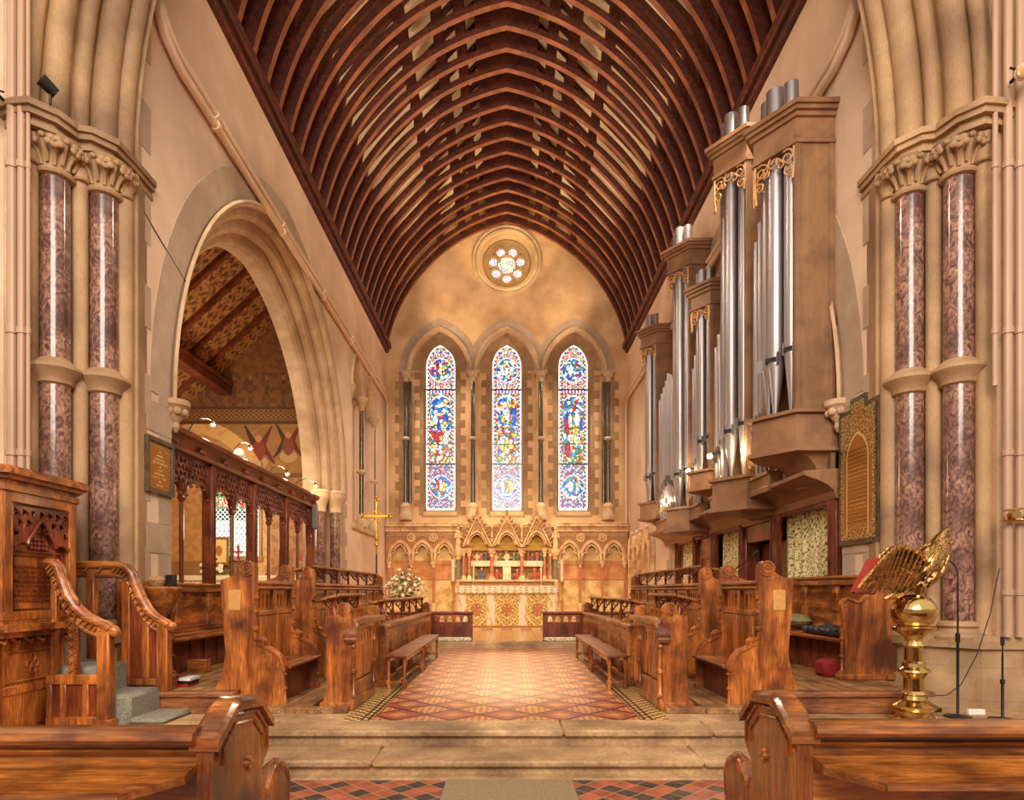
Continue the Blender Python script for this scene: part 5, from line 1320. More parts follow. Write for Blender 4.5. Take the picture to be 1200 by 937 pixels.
def pic(u, v): return srgb((196, 120, 60)) if math.hypot(u-.28, (v-.4)*.6) < .1 else (srgb((150, 96, 50)) if min(u, .56-u, v, .8-v) < .04 else srgb((244, 214, 130)))
raster('picture_panel', .56, .8, 28, 40, pic, (-9.33, 19.84, 2.5), (1, 0, 0), (0, 0, 1), PAINTED, th); m = MB(); m.box(-9.36, 19.85, 2.46, -8.74, 19.89, 3.34, .008); m.box(-9.1, 19.87, 2.12, -9.0, 19.91, 2.5, .004); m.build('frame', GOLD, th)
th = thing('flower_arrangement', (-8.95, 19.3, 2.12), 'low white flowers on the side chapel altar', 'flower arrangement'); m = MB(); rr = random.Random(4)
for k in range(60): m.ball((-8.95+rr.gauss(0, .2), 19.3+rr.gauss(0, .06), 2.2+abs(rr.gauss(0, .12))), .04, 5)
m.build('foliage', LEAF, th)
for k in range(16): m = MB(); m.ball((-8.95+rr.uniform(-.35, .35), 19.2, 2.22+rr.uniform(0, .25)), .055, 7); m.build('flower', PETAL, th)

# ------------------------------------------------------------------ oak screen in the left arch
XS = -5.3
sc = thing('parclose_screen', (XS, 13, .3), 'carved dark oak screen with pierced tracery filling the left great arch', 'screen')
posts = [9.35, 11.22, 13.1, 15.0, 16.95, ]
for i, yy in enumerate(posts):
    m = MB(); m.box(XS-.09, yy-.075, .3, XS+.09, yy+.075, 3.95, .02); 
    for dx in (-.04, .04): m.tube([(XS+.095, yy+dx, .5), (XS+.095, yy+dx, 3.9)], .018, 6)
    m.build('post', DKZ, sc)
m = MB(); pr = [(XS-.12, 3.88), (XS+.13, 3.88), (XS+.14, 3.95), (XS+.10, 3.99), (XS+.15, 4.07), (XS+.24, 4.12), (XS+.26, 4.18), (XS+.2, 4.22), (XS-.2, 4.22), (XS-.22, 4.12), (XS-.12, 4.02)]
m.grid([[(a, y_, b) for a, b in pr] for y_ in (9.25, 17.05)], False, True); m._add([(a, 9.25, b) for a, b in pr], [list(range(len(pr)))]); r = m.build('top_rail', DKY, sc)
m = MB()
for k in range(9):
    yy = 9.8+.9*k; m = MB(); m.ball((XS+.13, yy, 4.0), .05, 7, (1, 1.6, 1)); m.ball((XS+.14, yy+.05, 3.98), .04, 6); m.ball((XS+.14, yy-.05, 3.98), .04, 6); m.build('carved_boss', DKZ, r)
for y0, y1 in zip(posts, posts[1:]):
    mid = (y0+y1)/2; m = MB(); m.cyl((XS, mid, 1.4), (XS, mid, 3.25), .038, None, 8); m.lathe(XS, mid, [(.04, 3.1), (.07, 3.16), (.05, 3.22), (.08, 3.3)], 10); m.build('mullion', DKZ, sc)
    z1, zs = 3.90, 3.12; bot = [(y0+.07, z1), (y0+.07, 3.02)]; holes = []
    A = (y1-y0)/4-.05
    arcs = []
    for c in (y0+(y1-y0)*.25, y0+(y1-y0)*.75):
        P = arch_pts(c, A, arch_R(A, .34), zs, 0, 8); arcs.append((c, A, arch_R(A, .34))); bot += P
    bot += [(y1-.07, 3.02), (y1-.07, z1)]
    def inside(y_, z_, mg):
        for c, a_, R1 in arcs:
            if abs(y_-c) < a_+mg:
                cl = R1-a_
                if z_ < zs or math.hypot(abs(y_-c)+cl, z_-zs) < R1+mg: return False
        return z_ < z1-mg and y0+.07+mg < y_ < y1-.07-mg and z_ > 3.0
    rr = random.Random(int(y0*10)); row = 0; z_ = 3.12
    while z_ < z1:
        y_ = y0+.10+(.064 if row % 2 else 0)
        while y_ < y1:
            if inside(y_, z_, .06):
                a0 = rr.random()*6; holes.append([(y_+.05*(1+.26*math.cos(3*t_+a0))*math.cos(t_), z_+.05*(1+.26*math.cos(3*t_+a0))*math.sin(t_)) for t_ in [2*PI*q/12 for q in range(12)]])
            y_ += .128
        z_ += .108; row += 1
    m = MB(); m.prism([bot]+holes, XS-.025, XS+.025, 'yz'); t_ = m.build('tracery', DKZ, sc)
    m = MB()
    for c, a_, R1 in arcs:
        m.tube([(XS+.03, u, z) for u, z in arch_pts(c, a_+.012, R1+.012, zs, 0, 8)], .02, 6); m.tube([(XS+.03, u, z) for u, z in arch_pts(c, a_+.012, R1+.012, zs+.14, 0, 8)], .012, 5)
        for q in range(5): P = arch_pts(c, a_, R1, zs, -.035, 5); p = P[q*2+1] if q*2+1 < len(P) else P[-1]; m.ball((XS+.03, p[0], p[1]), .03, 6)
        for q in (-1, 1):
            for w in range(3): m.spiral((XS+.03, c+q*(a_*.55+.0), 3.62+.0+w*.085), .075, .02, 1.2, .011, 'x', q, w*2.0, 5, 14)
    m.build('carved_scrolls', DKZ, t_)
m = MB(); m.box(XS-.05, 9.3, .3, XS+.05, 17.0, 1.45, .005); m.box(XS-.1, 9.3, 1.42, XS+.1, 17.0, 1.52, .015); m.build('lower_panels', DKY, sc)
EMB = mat('lamp_glow', (255, 240, 200), None, emit=((255, 226, 170), 60))
def spot_fixture(base, p, lb, grp, watts=30, arm=True):
    th = thing('spotlight', base, lb, 'spotlight', grp); b_ = Vector(base); p = Vector(p)
    m = MB(); m.lathe(b_.x, b_.y, [(.04, b_.z), (.04, b_.z+.03), (.015, b_.z+.04)], 8); k = (b_+p)/2+Vector((0, 0, .22)); m.tube([b_+Vector((0, 0, .03)), b_*.75+p*.25+Vector((0, 0, .17)), k, b_*.25+p*.75+Vector((0, 0, .17)), p+Vector((0, 0, .06))], .009, 6); m.build('arm', IRON, th)
    m = MB(); m.lathe(p.x, p.y, [(.02, p.z+.09), (.045, p.z+.06), (.05, p.z-.01)], 12); m.build('shade', BRASS, th)
    m = MB(); m.ball(p, .042, 10); m.build('bulb', EMB, th)
    lamp('lamp_light', 'POINT', (p.x, p.y, p.z-.09), watts, (1, .8, .5), .04)
gp = 'small spotlights on curved arms above the oak screen'
for k, (bb, pp) in enumerate((((XS-.1, 10.6, 4.22), (XS-.38, 12.2, 4.87)), ((XS-.1, 12.3, 4.22), (XS-.28, 13.75, 4.76)), ((XS-.1, 14.2, 4.22), (XS+.05, 15.1, 4.45)), ((XS-.1, 15.9, 4.22), (XS+.12, 17.1, 4.5)))):
    spot_fixture(bb, pp, ('first', 'second', 'third', 'fourth')[k]+' spotlight on a curved arm above the oak screen, counting from the nave', gp, 26)
th = thing('wall_fan', (XS-.1, 12.75, 4.22), 'small round white lamp head on top of the oak screen', 'lamp'); m = MB(); m.cyl((XS-.1, 12.75, 4.22), (XS-.1, 12.75, 4.34), .02, None, 8); m.build('stalk', IRON, th); m = MB(); m.ball((XS-.1, 12.72, 4.40), .12, 14, (1, .6, 1)); m.build('lamp_head', WHITE, th)
m = MB(); m.box(XS+.12, 16.80, 3.30, XS+.24, 16.94, 3.95, .02); m.box(XS+.125, 16.785, 3.34, XS+.235, 16.80, 3.91); tag(m.build('column_loudspeaker', mat('grey_metal', (120, 112, 104), (140, 132, 122), 8, rough=.4, metal=.3)), 'slim grey loudspeaker at the east end of the oak screen', 'loudspeaker')

# ------------------------------------------------------------------ organ: case with five towers of pipes over a curtained screen
org = thing('pipe_organ', (W-.1, 14.0, ZH), 'great pipe organ in a brown wooden case on the right wall', 'pipe organ')
WX = W-.02
def pipe(x_, y_, r, zf, zm, zt, nx=-.8, ny=-.6, parent=org):
    m = MB(); m.lathe(x_, y_, [(.022, zf), (.03, zf+.05), (r*.96, zm-.02), (r, zm), (r, zt), (r*.93, zt), (r*.93, zt-.25)], 22); p = m.build('pipe', PIPE, parent)
    n = Vector((nx, ny, 0)).normalized(); t = Vector((-n.y, n.x, 0)); c = Vector((x_, y_, 0))+n*(r*1.0)
    m = MB(); zc = zm+.03
    q = [c+t*(-r*.62)+n*.004+Vector((0, 0, zc)), c+t*(r*.62)+n*.004+Vector((0, 0, zc)), c+t*(r*.62)+n*.004+Vector((0, 0, zc+.07)), c-t*(r*.62)+n*.004+Vector((0, 0, zc+.07))]
    m._add([v-n*.03 for v in q]+[v+n*.004 for v in q], [[4, 5, 6, 7], [0, 1, 5, 4], [3, 2, 6, 7], [0, 3, 7, 4], [1, 2, 6, 5]]); m.build('mouth', IRON, p)
    for sg in (-1, 1):
        m = MB(); b = c+t*(sg*r*.72); m._add([b-n*.05+Vector((0, 0, zc-.05)), b+n*.03+Vector((0, 0, zc-.05)), b+n*.03+Vector((0, 0, zc+.14)), b-n*.05+Vector((0, 0, zc+.14)), b+t*.008-n*.05+Vector((0, 0, zc-.05)), b+t*.008+n*.03+Vector((0, 0, zc-.05)), b+t*.008+n*.03+Vector((0, 0, zc+.14)), b+t*.008-n*.05+Vector((0, 0, zc+.14))], [[0, 1, 2, 3], [4, 5, 6, 7], [0, 1, 5, 4], [1, 2, 6, 5], [2, 3, 7, 6], [0, 3, 7, 4]])
        m.build('mouth_ear', PIPE, p)
    return p
def tower(y0, zb, zt, sc=1.0, big=.135, over=1.05, drop=.48):
    dx, dy = .40*sc, .56*sc
    xc = WX-.56; dep = 2*dy
    if sc < 1: xc = WX-.5
    def plan(e): return [(WX+.05, y0-e), (xc-e*.4, y0-e), (xc-dx-e*1.25, y0+dy), (xc-e*.4, y0+dep+e), (WX+.05, y0+dep+e)]
    m = MB(); m.box(xc, y0, zb, WX+.05, y0+.05, zt-.45, .005); m.box(xc, y0+dep-.05, zb, WX+.05, y0+dep, zt-.45, .005); m.box(WX-.12, y0+.05, zb, WX-.08, y0+dep-.05, zt-.45)
    for yy in (y0-.015, y0+dep-.035): m.box(xc-.02, yy, zb, xc+.07, yy+.08, zt-.45, .008); m.box(WX-.07, yy, zb, WX+.05, yy+.07, zt-.45, .008)
    tc_ = m.build('tower_case', ORG, org)
    m = MB(); h = .58*sc**.5
    for z0, z1, e in ((zt-h, zt-h+.05, .04), (zt-h+.05, zt-.2, .015), (zt-.2, zt-.13, .06), (zt-.13, zt-.07, .11), (zt-.07, zt, .15)): m.prism([plan(e)], z0, z1, 'xy')
    m.build('cornice', ORGX, tc_)
    m = MB(); bh = .62*sc
    for z0, z1, e in ((zb-.05, zb, .10), (zb-bh+.06, zb-.05, .03), (zb-bh, zb-bh+.06, .09)): m.prism([plan(e)], z0, z1, 'xy')
    # flared underside
    top = plan(.04); bot = [(WX+.05, y0+.1), (WX-.15, y0+.12), (WX-.28, y0+dy), (WX-.15, y0+dep-.12), (WX+.05, y0+dep-.1)]
    rings = []
    for k in range(6):
        t_ = k/5; q = (1-math.cos(t_*PI/2)); rings.append([(a[0]+(b[0]-a[0])*math.sin(t_*PI/2), a[1]+(b[1]-a[1])*math.sin(t_*PI/2), zb-bh-drop*sc*q) for a, b in zip(top, bot)])
    m.grid(rings, False, True); m._add(rings[-1], [[0, 1, 2, 3, 4]]); m.build('console_bracket', ORGX, tc_)
    m = MB()       # gilded carved scrolls hanging under the cornice, on both faces
    tip = Vector((xc-dx, y0+dy, 0)); 
    for cr_ in (Vector((xc, y0, 0)), Vector((xc, y0+dep, 0))):
        L_ = (tip-cr_).length; u = (tip-cr_).normalized(); nn = Vector((-u.y, u.x, 0)); nn = nn if nn.x < 0 else -nn; z0 = zt-h
        def P(a, b): return cr_+u*a+nn*.01+Vector((0, 0, z0+b))
        for (ca, cb, r0, sg, tt) in ((.14, -.13, .12, 1, 1.3), (.36, -.10, .10, -1, 1.2), (.56, -.15, .13, 1, 1.3), (.10, -.34, .09, -1, 1.2), (.60, -.38, .08, 1, 1.1), (.25, -.2, .07, 1, 1), (.47, -.22, .06, -1, 1)):
            ca *= sc; cb *= sc; r0 *= sc
            if ca > L_: continue
            m.tube([P(ca+r0*(1-.75*i/16)*math.cos(sg*2*PI*tt*i/16+1), cb+r0*(1-.75*i/16)*math.sin(sg*2*PI*tt*i/16+1)) for i in range(17)], .014, 5)
        m.tube([P(.03, -.02), P(.02, -.25*sc), P(.05, -.5*sc)], .018, 6); m.tube([P(L_-.02, -.02), P(L_-.01, -.28*sc), P(L_-.04, -.62*sc)], .018, 6)
        m.tube([P(.02, -.26*sc), P(.12*sc, -.24*sc), P(.3*sc, -.06), P(.5*sc, -.12*sc), P(L_-.02, -.3*sc)], .012, 5)
    m.build('carved_scrollwork', GOLD if False else mat_gilt, tc_)
    for k, (px, py, r, fm, ov) in enumerate(((xc-dx*.30, y0+dy*.80, big, .92, over), (xc-.0+.02, y0+dy*.36, big*.78, 1.02, over-.12), (xc-dx*.30, y0+dep-dy*.80+.02, big*.9, .92, over), (xc+.02, y0+dep-dy*.36, big*.78, 1.02, over-.12))):
        pipe(px, py, r*1.0, zb+.0, zb+.88*fm*sc, zt+.5*ov*sc, -.75, -.65 if k < 2 else .65)
    return tc_
mat_gilt = mat('pale_gilt_carving', (186, 130, 80), (226, 176, 116), 12, rough=.4, metal=.25)
tower(9.43, 4.35, 8.91, 1.0, .135)
tower(11.37, 3.74, 9.98, 1.0, .125, 1.1, .1)
tower(13.58, 4.28, 8.31, .72, .085)
tower(15.15, 3.68, 10.04, .95, .125, 1.1, .1)
tower(18.5, 4.28, 9.43, .85, .105)
for y0, y1, zt, n_, r_ in ((10.62, 11.33, 8.2, 4, .075), (12.55, 13.5, 7.2, 5, .06), (14.45, 15.1, 7.3, 4, .06), (16.3, 18.4, 7.6, 9, .065)):
    for k in range(n_):
        yy = y0+(y1-y0)*(k+.5)/n_; w = abs(k-(n_-1)/2)/max(1, n_/2); pipe(WX-.42, yy, r_, 3.55+.12, 4.3+.35*(1-w), zt-.5*w, -1, -.2)
    m = MB(); m.box(WX-.5, y0-.1, 3.42, WX-.30, y1+.1, 3.62, .01); m.box(WX-.52, y0-.1, 3.32, WX+.0, y1+.1, 3.42, .012); m.box(WX-.54, y0-.1, 3.60, WX-.28, y1+.1, 3.66, .01)
    for k in range(n_): yy = y0+(y1-y0)*(k+.5)/n_; m.spiral((WX-.54, yy, 3.9), .09, .02, 1.2, .012, 'x', 1 if k % 2 else -1, k, 5, 14)
    m.build('pipe_rail', ORGX, org)
m = MB(); m.box(WX-.06, 9.4, 3.3, WX+.02, 19.4, 7.9, .01)
for k in range(26): yy = 9.6+.38*k; m.box(WX-.075, yy, 3.3, WX-.06, yy+.02, 7.9)
m.build('case_back', ORG, org)
# long cove under the case, then framed openings below
m = MB(); prf = [(WX+.08, 3.46), (WX-.50, 3.42), (WX-.50, 3.36), (WX-.44, 3.33), (WX-.30, 3.29), (WX-.16, 3.22), (WX-.06, 3.13), (WX-.05, 3.08), (WX-.02, 3.02), (WX+.08, 3.0)]
m.grid([[(a, yy, b) for a, b in prf] for yy in (9.3, 19.4)], False, True); m._add([(a, 9.3, b) for a, b in prf], [list(range(len(prf)))]); m._add([(a, 19.4, b) for a, b in prf], [list(range(len(prf)))]); m.build('cove', ORGX, org)
lc = None
m = MB(); XF = WX+.02
for yy, w in ((9.36, .24), (11.48, .22), (13.12, .16), (14.9, .2), (16.4, .16), (18.1, .2)): m.box(XF-.02, yy, ZH, XF+.10, yy+w, 3.12, .012); m.tube([(XF-.03, yy+.04, ZH), (XF-.03, yy+.04, 3.08)], .018, 6); m.tube([(XF-.03, yy+w-.04, ZH), (XF-.03, yy+w-.04, 3.08)], .018, 6)
m.box(XF-.02, 9.36, 2.96, XF+.1, 18.3, 3.12, .01); m.box(XF-.04, 9.36, 3.06, XF+.1, 18.3, 3.14, .01); m.box(XF-.02, 9.36, ZH, XF+.1, 18.3, ZH+.15, .01)
lc = m.build('lower_frame', DKZ, org)
for y0, y1 in ((9.60, 11.48), (13.28, 14.9), (15.1, 16.4), (16.56, 18.1)):
    for sg, ya in ((1, y0), (-1, y1)):
        m = MB(); m.prism([[(ya, 2.98), (ya, 2.68)]+[(ya+sg*.30*(1-math.cos(t)), 2.68+.30*math.sin(t)) for t in [PI/2*k/6 for k in range(1, 7)]]], XF-.0, XF+.06, 'yz'); m.build('corner_bracket', DKZ, lc)
m = MB(); m.box(XF+.34, 11.6, ZH, XF+.4, 13.1, 2.6, .01); m.box(XF+.05, 11.65, 2.62, XF+.2, 13.2, 2.98, .01); m.box(XF+.02, 12.98, ZH, XF+.3, 13.12, 2.7, .01); m.build('doorway_panel', DKZ, lc)
m = MB(); m.box(XF+.1, 15.05, ZH, XF+.16, 16.4, 2.98); m.prism([[(15.25, 1.4), (16.2, 1.4), (16.2, 2.6)]+arch_pts(15.72, .47, .6, 2.5, 0, 6)[::-1]+[(15.25, 2.6)], [(15.35, 1.5), (16.1, 1.5), (16.1, 2.45), (15.35, 2.45)]], XF+.06, XF+.1, 'yz'); m.build('panelling', OAKZ, lc)
def curtain_fn(u, v):
    q = mnoise.noise(Vector((u*40, v*26+math.sin(u*40), 3))); q2 = mnoise.noise(Vector((u*30+9, v*30, 8)))
    if q > .22: return srgb((98, 92, 48))
    if q2 > .36: return srgb((140, 122, 62))
    return srgb((232, 214, 160)) if q > -.3 else srgb((216, 192, 132))
for y0, w, lb in ((9.62, 1.84, 'cream leaf-patterned curtain in the nearest opening under the organ'), (13.3, 1.5, 'leaf-patterned curtain in the opening beyond the organ doorway'), (16.6, 1.48, 'leaf-patterned curtain in the farthest opening under the organ')):
    o = raster('curtain', w, 2.35, int(w*80), 188, curtain_fn, (XF+.18, y0, .65), (0, 1, 0), (0, 0, 1), CLOTHP, None, None, lambda u, v: .035*math.sin(u*21)+.012*math.sin(u*47+v)); tag(o, lb, 'curtain', 'leaf-patterned curtains under the organ')
    md = o.modifiers.new('thickness', 'SOLIDIFY'); md.thickness = .004
gp = 'small spotlights on the front of the organ'
for k, (p, lb) in enumerate((((4.30, 11.45, 4.20), 'spotlight on the organ front nearest the nave'), ((4.17, 13.0, 4.42), 'spotlight on the organ front below the smallest tower'), ((4.26, 14.85, 4.47), 'spotlight on the organ front before the third large tower'), ((4.33, 17.5, 4.13), 'farthest spotlight on the organ front, by the last tower'))):
    th = thing('spotlight', (p[0]+.12, p[1], p[2]), lb, 'spotlight', gp)
    m = MB(); m.tube([(4.62, p[1], 3.66), (4.5, p[1], p[2]+.1), (p[0]+.05, p[1], p[2]+.05)], .012, 6); m.build('arm', IRON, th)
    m = MB(); m.cyl((p[0]+.12, p[1]+.05, p[2]+.02), (p[0]+.02, p[1]-.0, p[2]), .045, .055, 12); m.build('shade', BRASS, th)
    m = MB(); m.ball(p, .05, 10); m.build('bulb', EMB, th)
    lamp('lamp_light', 'POINT', (p[0]-.1, p[1]-.1, p[2]-.02), 28, (1, .78, .45), .05)

# carved stone seat canopy (sedilia) on the right wall by the altar
th = thing('sedilia', (W, 22.6, .5), 'row of small carved stone arches on the right wall beside the altar', 'sedilia')
m = MB(); holes = []
for k in range(4): c = 21.3+.85*k; holes.append([(c-.3, 1.2)]+arch_pts(c, .3, .42, 2.9, 0, 6)+[(c+.3, 1.2)])
m.prism([[(20.85, .5), (24.3, .5), (24.3, 3.1), (23.85, 3.75), (23.4, 3.1), (23.0, 3.75), (22.6, 3.1), (22.15, 3.75), (21.72, 3.1), (21.3, 3.75), (20.85, 3.1)]]+holes, W-.18, W-.02, 'yz'); m.build('canopy', ALAB, th)
m = MB()
for k in range(5): yy = 20.88+.85*k; m.lathe(W-.2, yy, [(.07, .5), (.05, .6), (.045, 2.8), (.09, 2.95), (.06, 3.1), (.03, 3.6), (.0, 3.7)], 10)
for k in range(4): c = 21.3+.85*k; m.tube([(W-.2, u, z) for u, z in arch_pts(c, .31, .43, 2.9, 0, 6)], .03, 6); m.ball((W-.18, c, 3.8), .07, 8)
m.build('shafts', ALAB, th)
m = MB(); m.box(W-.5, 20.9, .5, W-.02, 24.3, .95, .02); m.build('seat', STONE, th)

# ------------------------------------------------------------------ memorial brasses
def script_fn(Wd, Hd, bord, base, ink, lead_, top=.16):
    def fn(u, v):
        e_ = min(u, Wd-u, v, Hd-v)
        if e_ < bord*.45: return srgb((84, 72, 58)) if mnoise.noise(Vector((u*60, v*60, 1))) > 0 else srgb((146, 130, 100))
        if e_ < bord: return lead_ if (int((u+v)*70) % 3) else srgb((120, 80, 40))
        w = (Hd-bord-v)
        if w < top: return base if mnoise.noise(Vector((u*40, v*40, 2))) < .25 else ink
        row = int(w/.052); fr_ = (w/.052) % 1; marg = bord+.06+.05*((row*7) % 4)
        if .25 < fr_ < .7 and marg < u < Wd-marg and mnoise.noise(Vector((u*70, row*3.7, 5))) > -.12: return ink
        return base
    return fn
th = thing('memorial_plaque', (-W, 8.85, 3.0), 'small brass memorial plaque in a dark frame on the left wall', 'plaque')
raster('engraved_plate', .57, .66, 76, 88, script_fn(.57, .66, .045, srgb((186, 128, 52)), srgb((240, 214, 150)), srgb((206, 160, 90)), .06), (-W+.035, 9.14, 3.05), (0, -1, 0), (0, 0, 1), ENGR, th)
m = MB(); m.prism([[(8.51, 3.0), (9.2, 3.0), (9.2, 3.77), (8.51, 3.77)], [(8.57, 3.05), (9.14, 3.05), (9.14, 3.71), (8.57, 3.71)]], -W+.0, -W+.06, 'yz'); m.box(-W, 8.55, 3.03, -W+.03, 9.16, 3.73); m.build('frame', MARBD, th)
th = thing('memorial_brass', (W, 8.75, 2.3), 'large ornate engraved memorial brass with a stepped top on the right wall', 'plaque')
def bigfn(u, v):
    if v > 1.87 and not (.3 < u < .62): return None
    e_ = min(u, .93-u, v, (1.87 if not .3 < u < .62 else 2.0)-v)
    if e_ < .045: return srgb((70, 62, 52)) if mnoise.noise(Vector((u*50, v*50, 1))) > -.1 else srgb((150, 134, 100))
    if e_ < .11: return srgb((214, 196, 140)) if mnoise.noise(Vector((u*45, v*45, 4))) > .0 else srgb((120, 92, 46))
    dx = abs(u-.465); ra = math.hypot(dx+.12, max(0, v-1.15))
    if v > 1.15 and ra > .40:
        return srgb((216, 180, 110)) if mnoise.noise(Vector((u*38, v*38, 6))) > .05 else srgb((150, 102, 44))
    if (v > 1.15 and ra > .37) or (v <= 1.15 and .25 < dx < .28): return srgb((236, 210, 150))
    if v < .26: return srgb((214, 180, 110)) if mnoise.noise(Vector((u*45, v*45, 2))) > .1 else srgb((160, 108, 44))
    row = int(v/.055); f_ = (v/.055) % 1
    if .25 < f_ < .7 and dx < .2+.03*(row % 3) and v < 1.3 and mnoise.noise(Vector((u*60, row*3.1, 7))) > -.1: return srgb((226, 188, 110)) if f_ > .5 else srgb((104, 66, 30))
    return srgb((176, 118, 46))
raster('engraved_plate', .93, 2.0, 124, 250, bigfn, (W-.055, 8.27, 2.32), (0, 1, 0), (0, 0, 1), ENGR, th)
m = MB(); m.prism([[(8.25, 2.30), (9.22, 2.30), (9.22, 4.21), (8.92, 4.21), (8.92, 4.34), (8.54, 4.34), (8.54, 4.21), (8.25, 4.21)]], W-.05, W-.006, 'yz'); m.build('backing', MARBD, th)

# ------------------------------------------------------------------ pulpit with its stair
pu = thing('pulpit', (-5.65, 6.12, .0), 'carved octagonal oak pulpit at the left edge, tracery over an inscribed panel', 'pulpit')
PC = Vector((-5.65, 6.12, 0)); AP = 1.147; SD = .95
def octo(ap): return [(PC.x+ap/math.cos(PI/8)*math.cos(PI/8+PI/4*k), PC.y+ap/math.cos(PI/8)*math.sin(PI/8+PI/4*k)) for k in range(8)]
m = MB(); m.prism([octo(AP-.06)], 1.34, 2.62, 'xy'); body = m.build('body', OAKZ, pu)
m = MB()
for z0, z1, ap in ((2.56, 2.61, AP+.03), (2.61, 2.66, AP+.0), (2.66, 2.70, AP+.06), (2.70, 2.745, AP+.11), (2.745, 2.77, AP+.09)): m.prism([octo(ap)], z0, z1, 'xy')
m.build('cornice', OAKX, pu)
m = MB()
for z0, z1, ap in ((1.22, 1.28, AP+.0), (1.28, 1.34, AP+.06), (1.34, 1.38, AP+.0)): m.prism([octo(ap)], z0, z1, 'xy')
m.build('base_moulding', OAKX, pu)
m = MB(); m.prism([octo(AP-.10)], .12, 1.22, 'xy'); m.prism([octo(AP-.02)], 0, .16, 'xy'); st = m.build('pedestal', OAKZ, pu)
for k in range(8):
    a = PI/4*k; ang = Matrix.Translation(PC) @ Matrix.Rotation(a, 4, 'Z') @ Matrix.Translation((AP, 0, 0))   # local x outwards, y along the face
    h = SD/2
    def face(nm, mt, par, fn):
        mb = MB(); fn(mb)
        for v in mb.bm.verts: v.co = ang @ v.co
        return mb.build(nm, mt, par)
    def frame(mb):
        mb.box(-.06, -h+.0, 1.38, .005, -h+.09, 2.56, .008); mb.box(-.06, h-.09, 1.38, .005, h, 2.56, .008); mb.box(-.06, -h, 2.46, .005, h, 2.56, .008); mb.box(-.06, -h, 1.38, .005, h, 1.46, .008)
        mb.tube([(.0, -h+.095, 1.47), (.0, -h+.095, 2.45), (.0, h-.095, 2.45), (.0, h-.095, 1.47)], .012, 6, True)
    fr = face('panel_frame', OAKZ, pu, frame)
    if k in (0, 1, 7):
        def trac(mb):
            zs = 2.06; A = h-.10
            out = [(-A, 2.45), (-A, 2.08), (-A*.92, 2.06), (-A*.80, 2.10), (-A*.62, 2.11), (-A*.5, 2.08), (-A*.44, 2.14), (-A*.3, 2.2), (-.05, 2.29), (0, 2.33), (.05, 2.29), (A*.3, 2.2), (A*.44, 2.14), (A*.5, 2.08), (A*.62, 2.11), (A*.80, 2.10), (A*.92, 2.06), (A, 2.08), (A, 2.45)]
            hs = []
            for i in range(7):
                for j in range(3):
                    y_, z_ = -A+.06+.108*i+(.05 if j % 2 else 0), 2.19+.095*j
                    lim = 2.34-abs(y_)*.62
                    if abs(y_) < A-.03 and z_ > lim+.035 and z_ < 2.42: hs.append([(y_+.032*(1+.3*math.cos(3*t))*math.cos(t), z_+.032*(1+.3*math.cos(3*t))*math.sin(t)) for t in [2*PI*q/9 for q in range(9)]])
            mb.prism([out]+hs, -.045, -.01, 'yz')
            mb.tube([(-.0, y_, z_) for y_, z_ in out[1:-1]], .016, 6)
            for i in range(6):
                for j in range(2): mb.spiral((-.01, -A+.06+.13*i, 2.24+.11*j), .045, .01, 1.1, .009, 'x', 1 if (i+j) % 2 else -1, i, 5, 10)
        face('tracery', DKZ, fr, trac)
        def insc(mb):
            A = h-.13; zt = 2.0
            for q in range(22): mb.ball((-.045, -A+.02, 1.50+.0235*q), .014, 5); mb.ball((-.045, A-.02, 1.50+.0235*q), .014, 5)
            for q in range(24): mb.ball((-.045, -A+.03*q*(2*A/.72)/1.0 if False else -A+2*A*q/23, 2.02), .014, 5)
            for q in range(14): mb.ball((-.04, -.10+.2*(q % 5)/4, 2.06+.04*(q//5)), .024, 5)
            mb.tube([(-.05, -A+.05, 1.48), (-.05, -A+.05, 1.98), (-.05, A-.05, 1.98), (-.05, A-.05, 1.48)], .008, 5, True)
        face('carved_border', DKZ, fr, insc)
        def letters(mb):
            A = h-.21; rr = random.Random(k)
            for row in range(8):
                z_ = 1.86-.045*row; y_ = -A+.02*(row % 3)
                while y_ < A-.02*(row % 3):
                    w = rr.uniform(.008, .02); mb.box(-.062, y_, z_, -.055, y_+.006, z_+.026); mb.box(-.062, y_, z_+rr.choice((0, .01, .02)), -.055, y_+w, z_+.006+rr.choice((0, .01, .02))); y_ += w+.014
        face('inscription', DKZ, fr, letters)
    def lower(mb):
        mb.box(-.15, -h+.02, .16, -.09, -h+.10, 1.2, .008); mb.box(-.15, h-.14, .16, -.09, h-.06, 1.2, .008); mb.box(-.15, -h+.02, 1.12, -.09, h-.06, 1.2, .008); mb.box(-.15, -h+.02, .68, -.09, h-.06, .76, .008); mb.box(-.15, -h+.02, .16, -.09, h-.06, .26, .008)
        mb.tube([(-.09, -h+.14, .80), (-.09, -h+.14, 1.08), (-.09, h-.18, 1.08), (-.09, h-.18, .80)], .009, 5, True)
        for q in range(4): mb.ring((-.095, .0+.045*math.cos(PI/2*q), .95+.06*math.sin(PI/2*q)), .035, .009, 'x', 10, 5)
        for q in range(6): mb.tube([(-.06, -h+.16*q, 1.21), (-.03, -h+.16*q+.05, 1.17), (-.06, -h+.16*q+.12, 1.23)], .016, 5)
    face('lower_framing', OAKZ, st, lower)
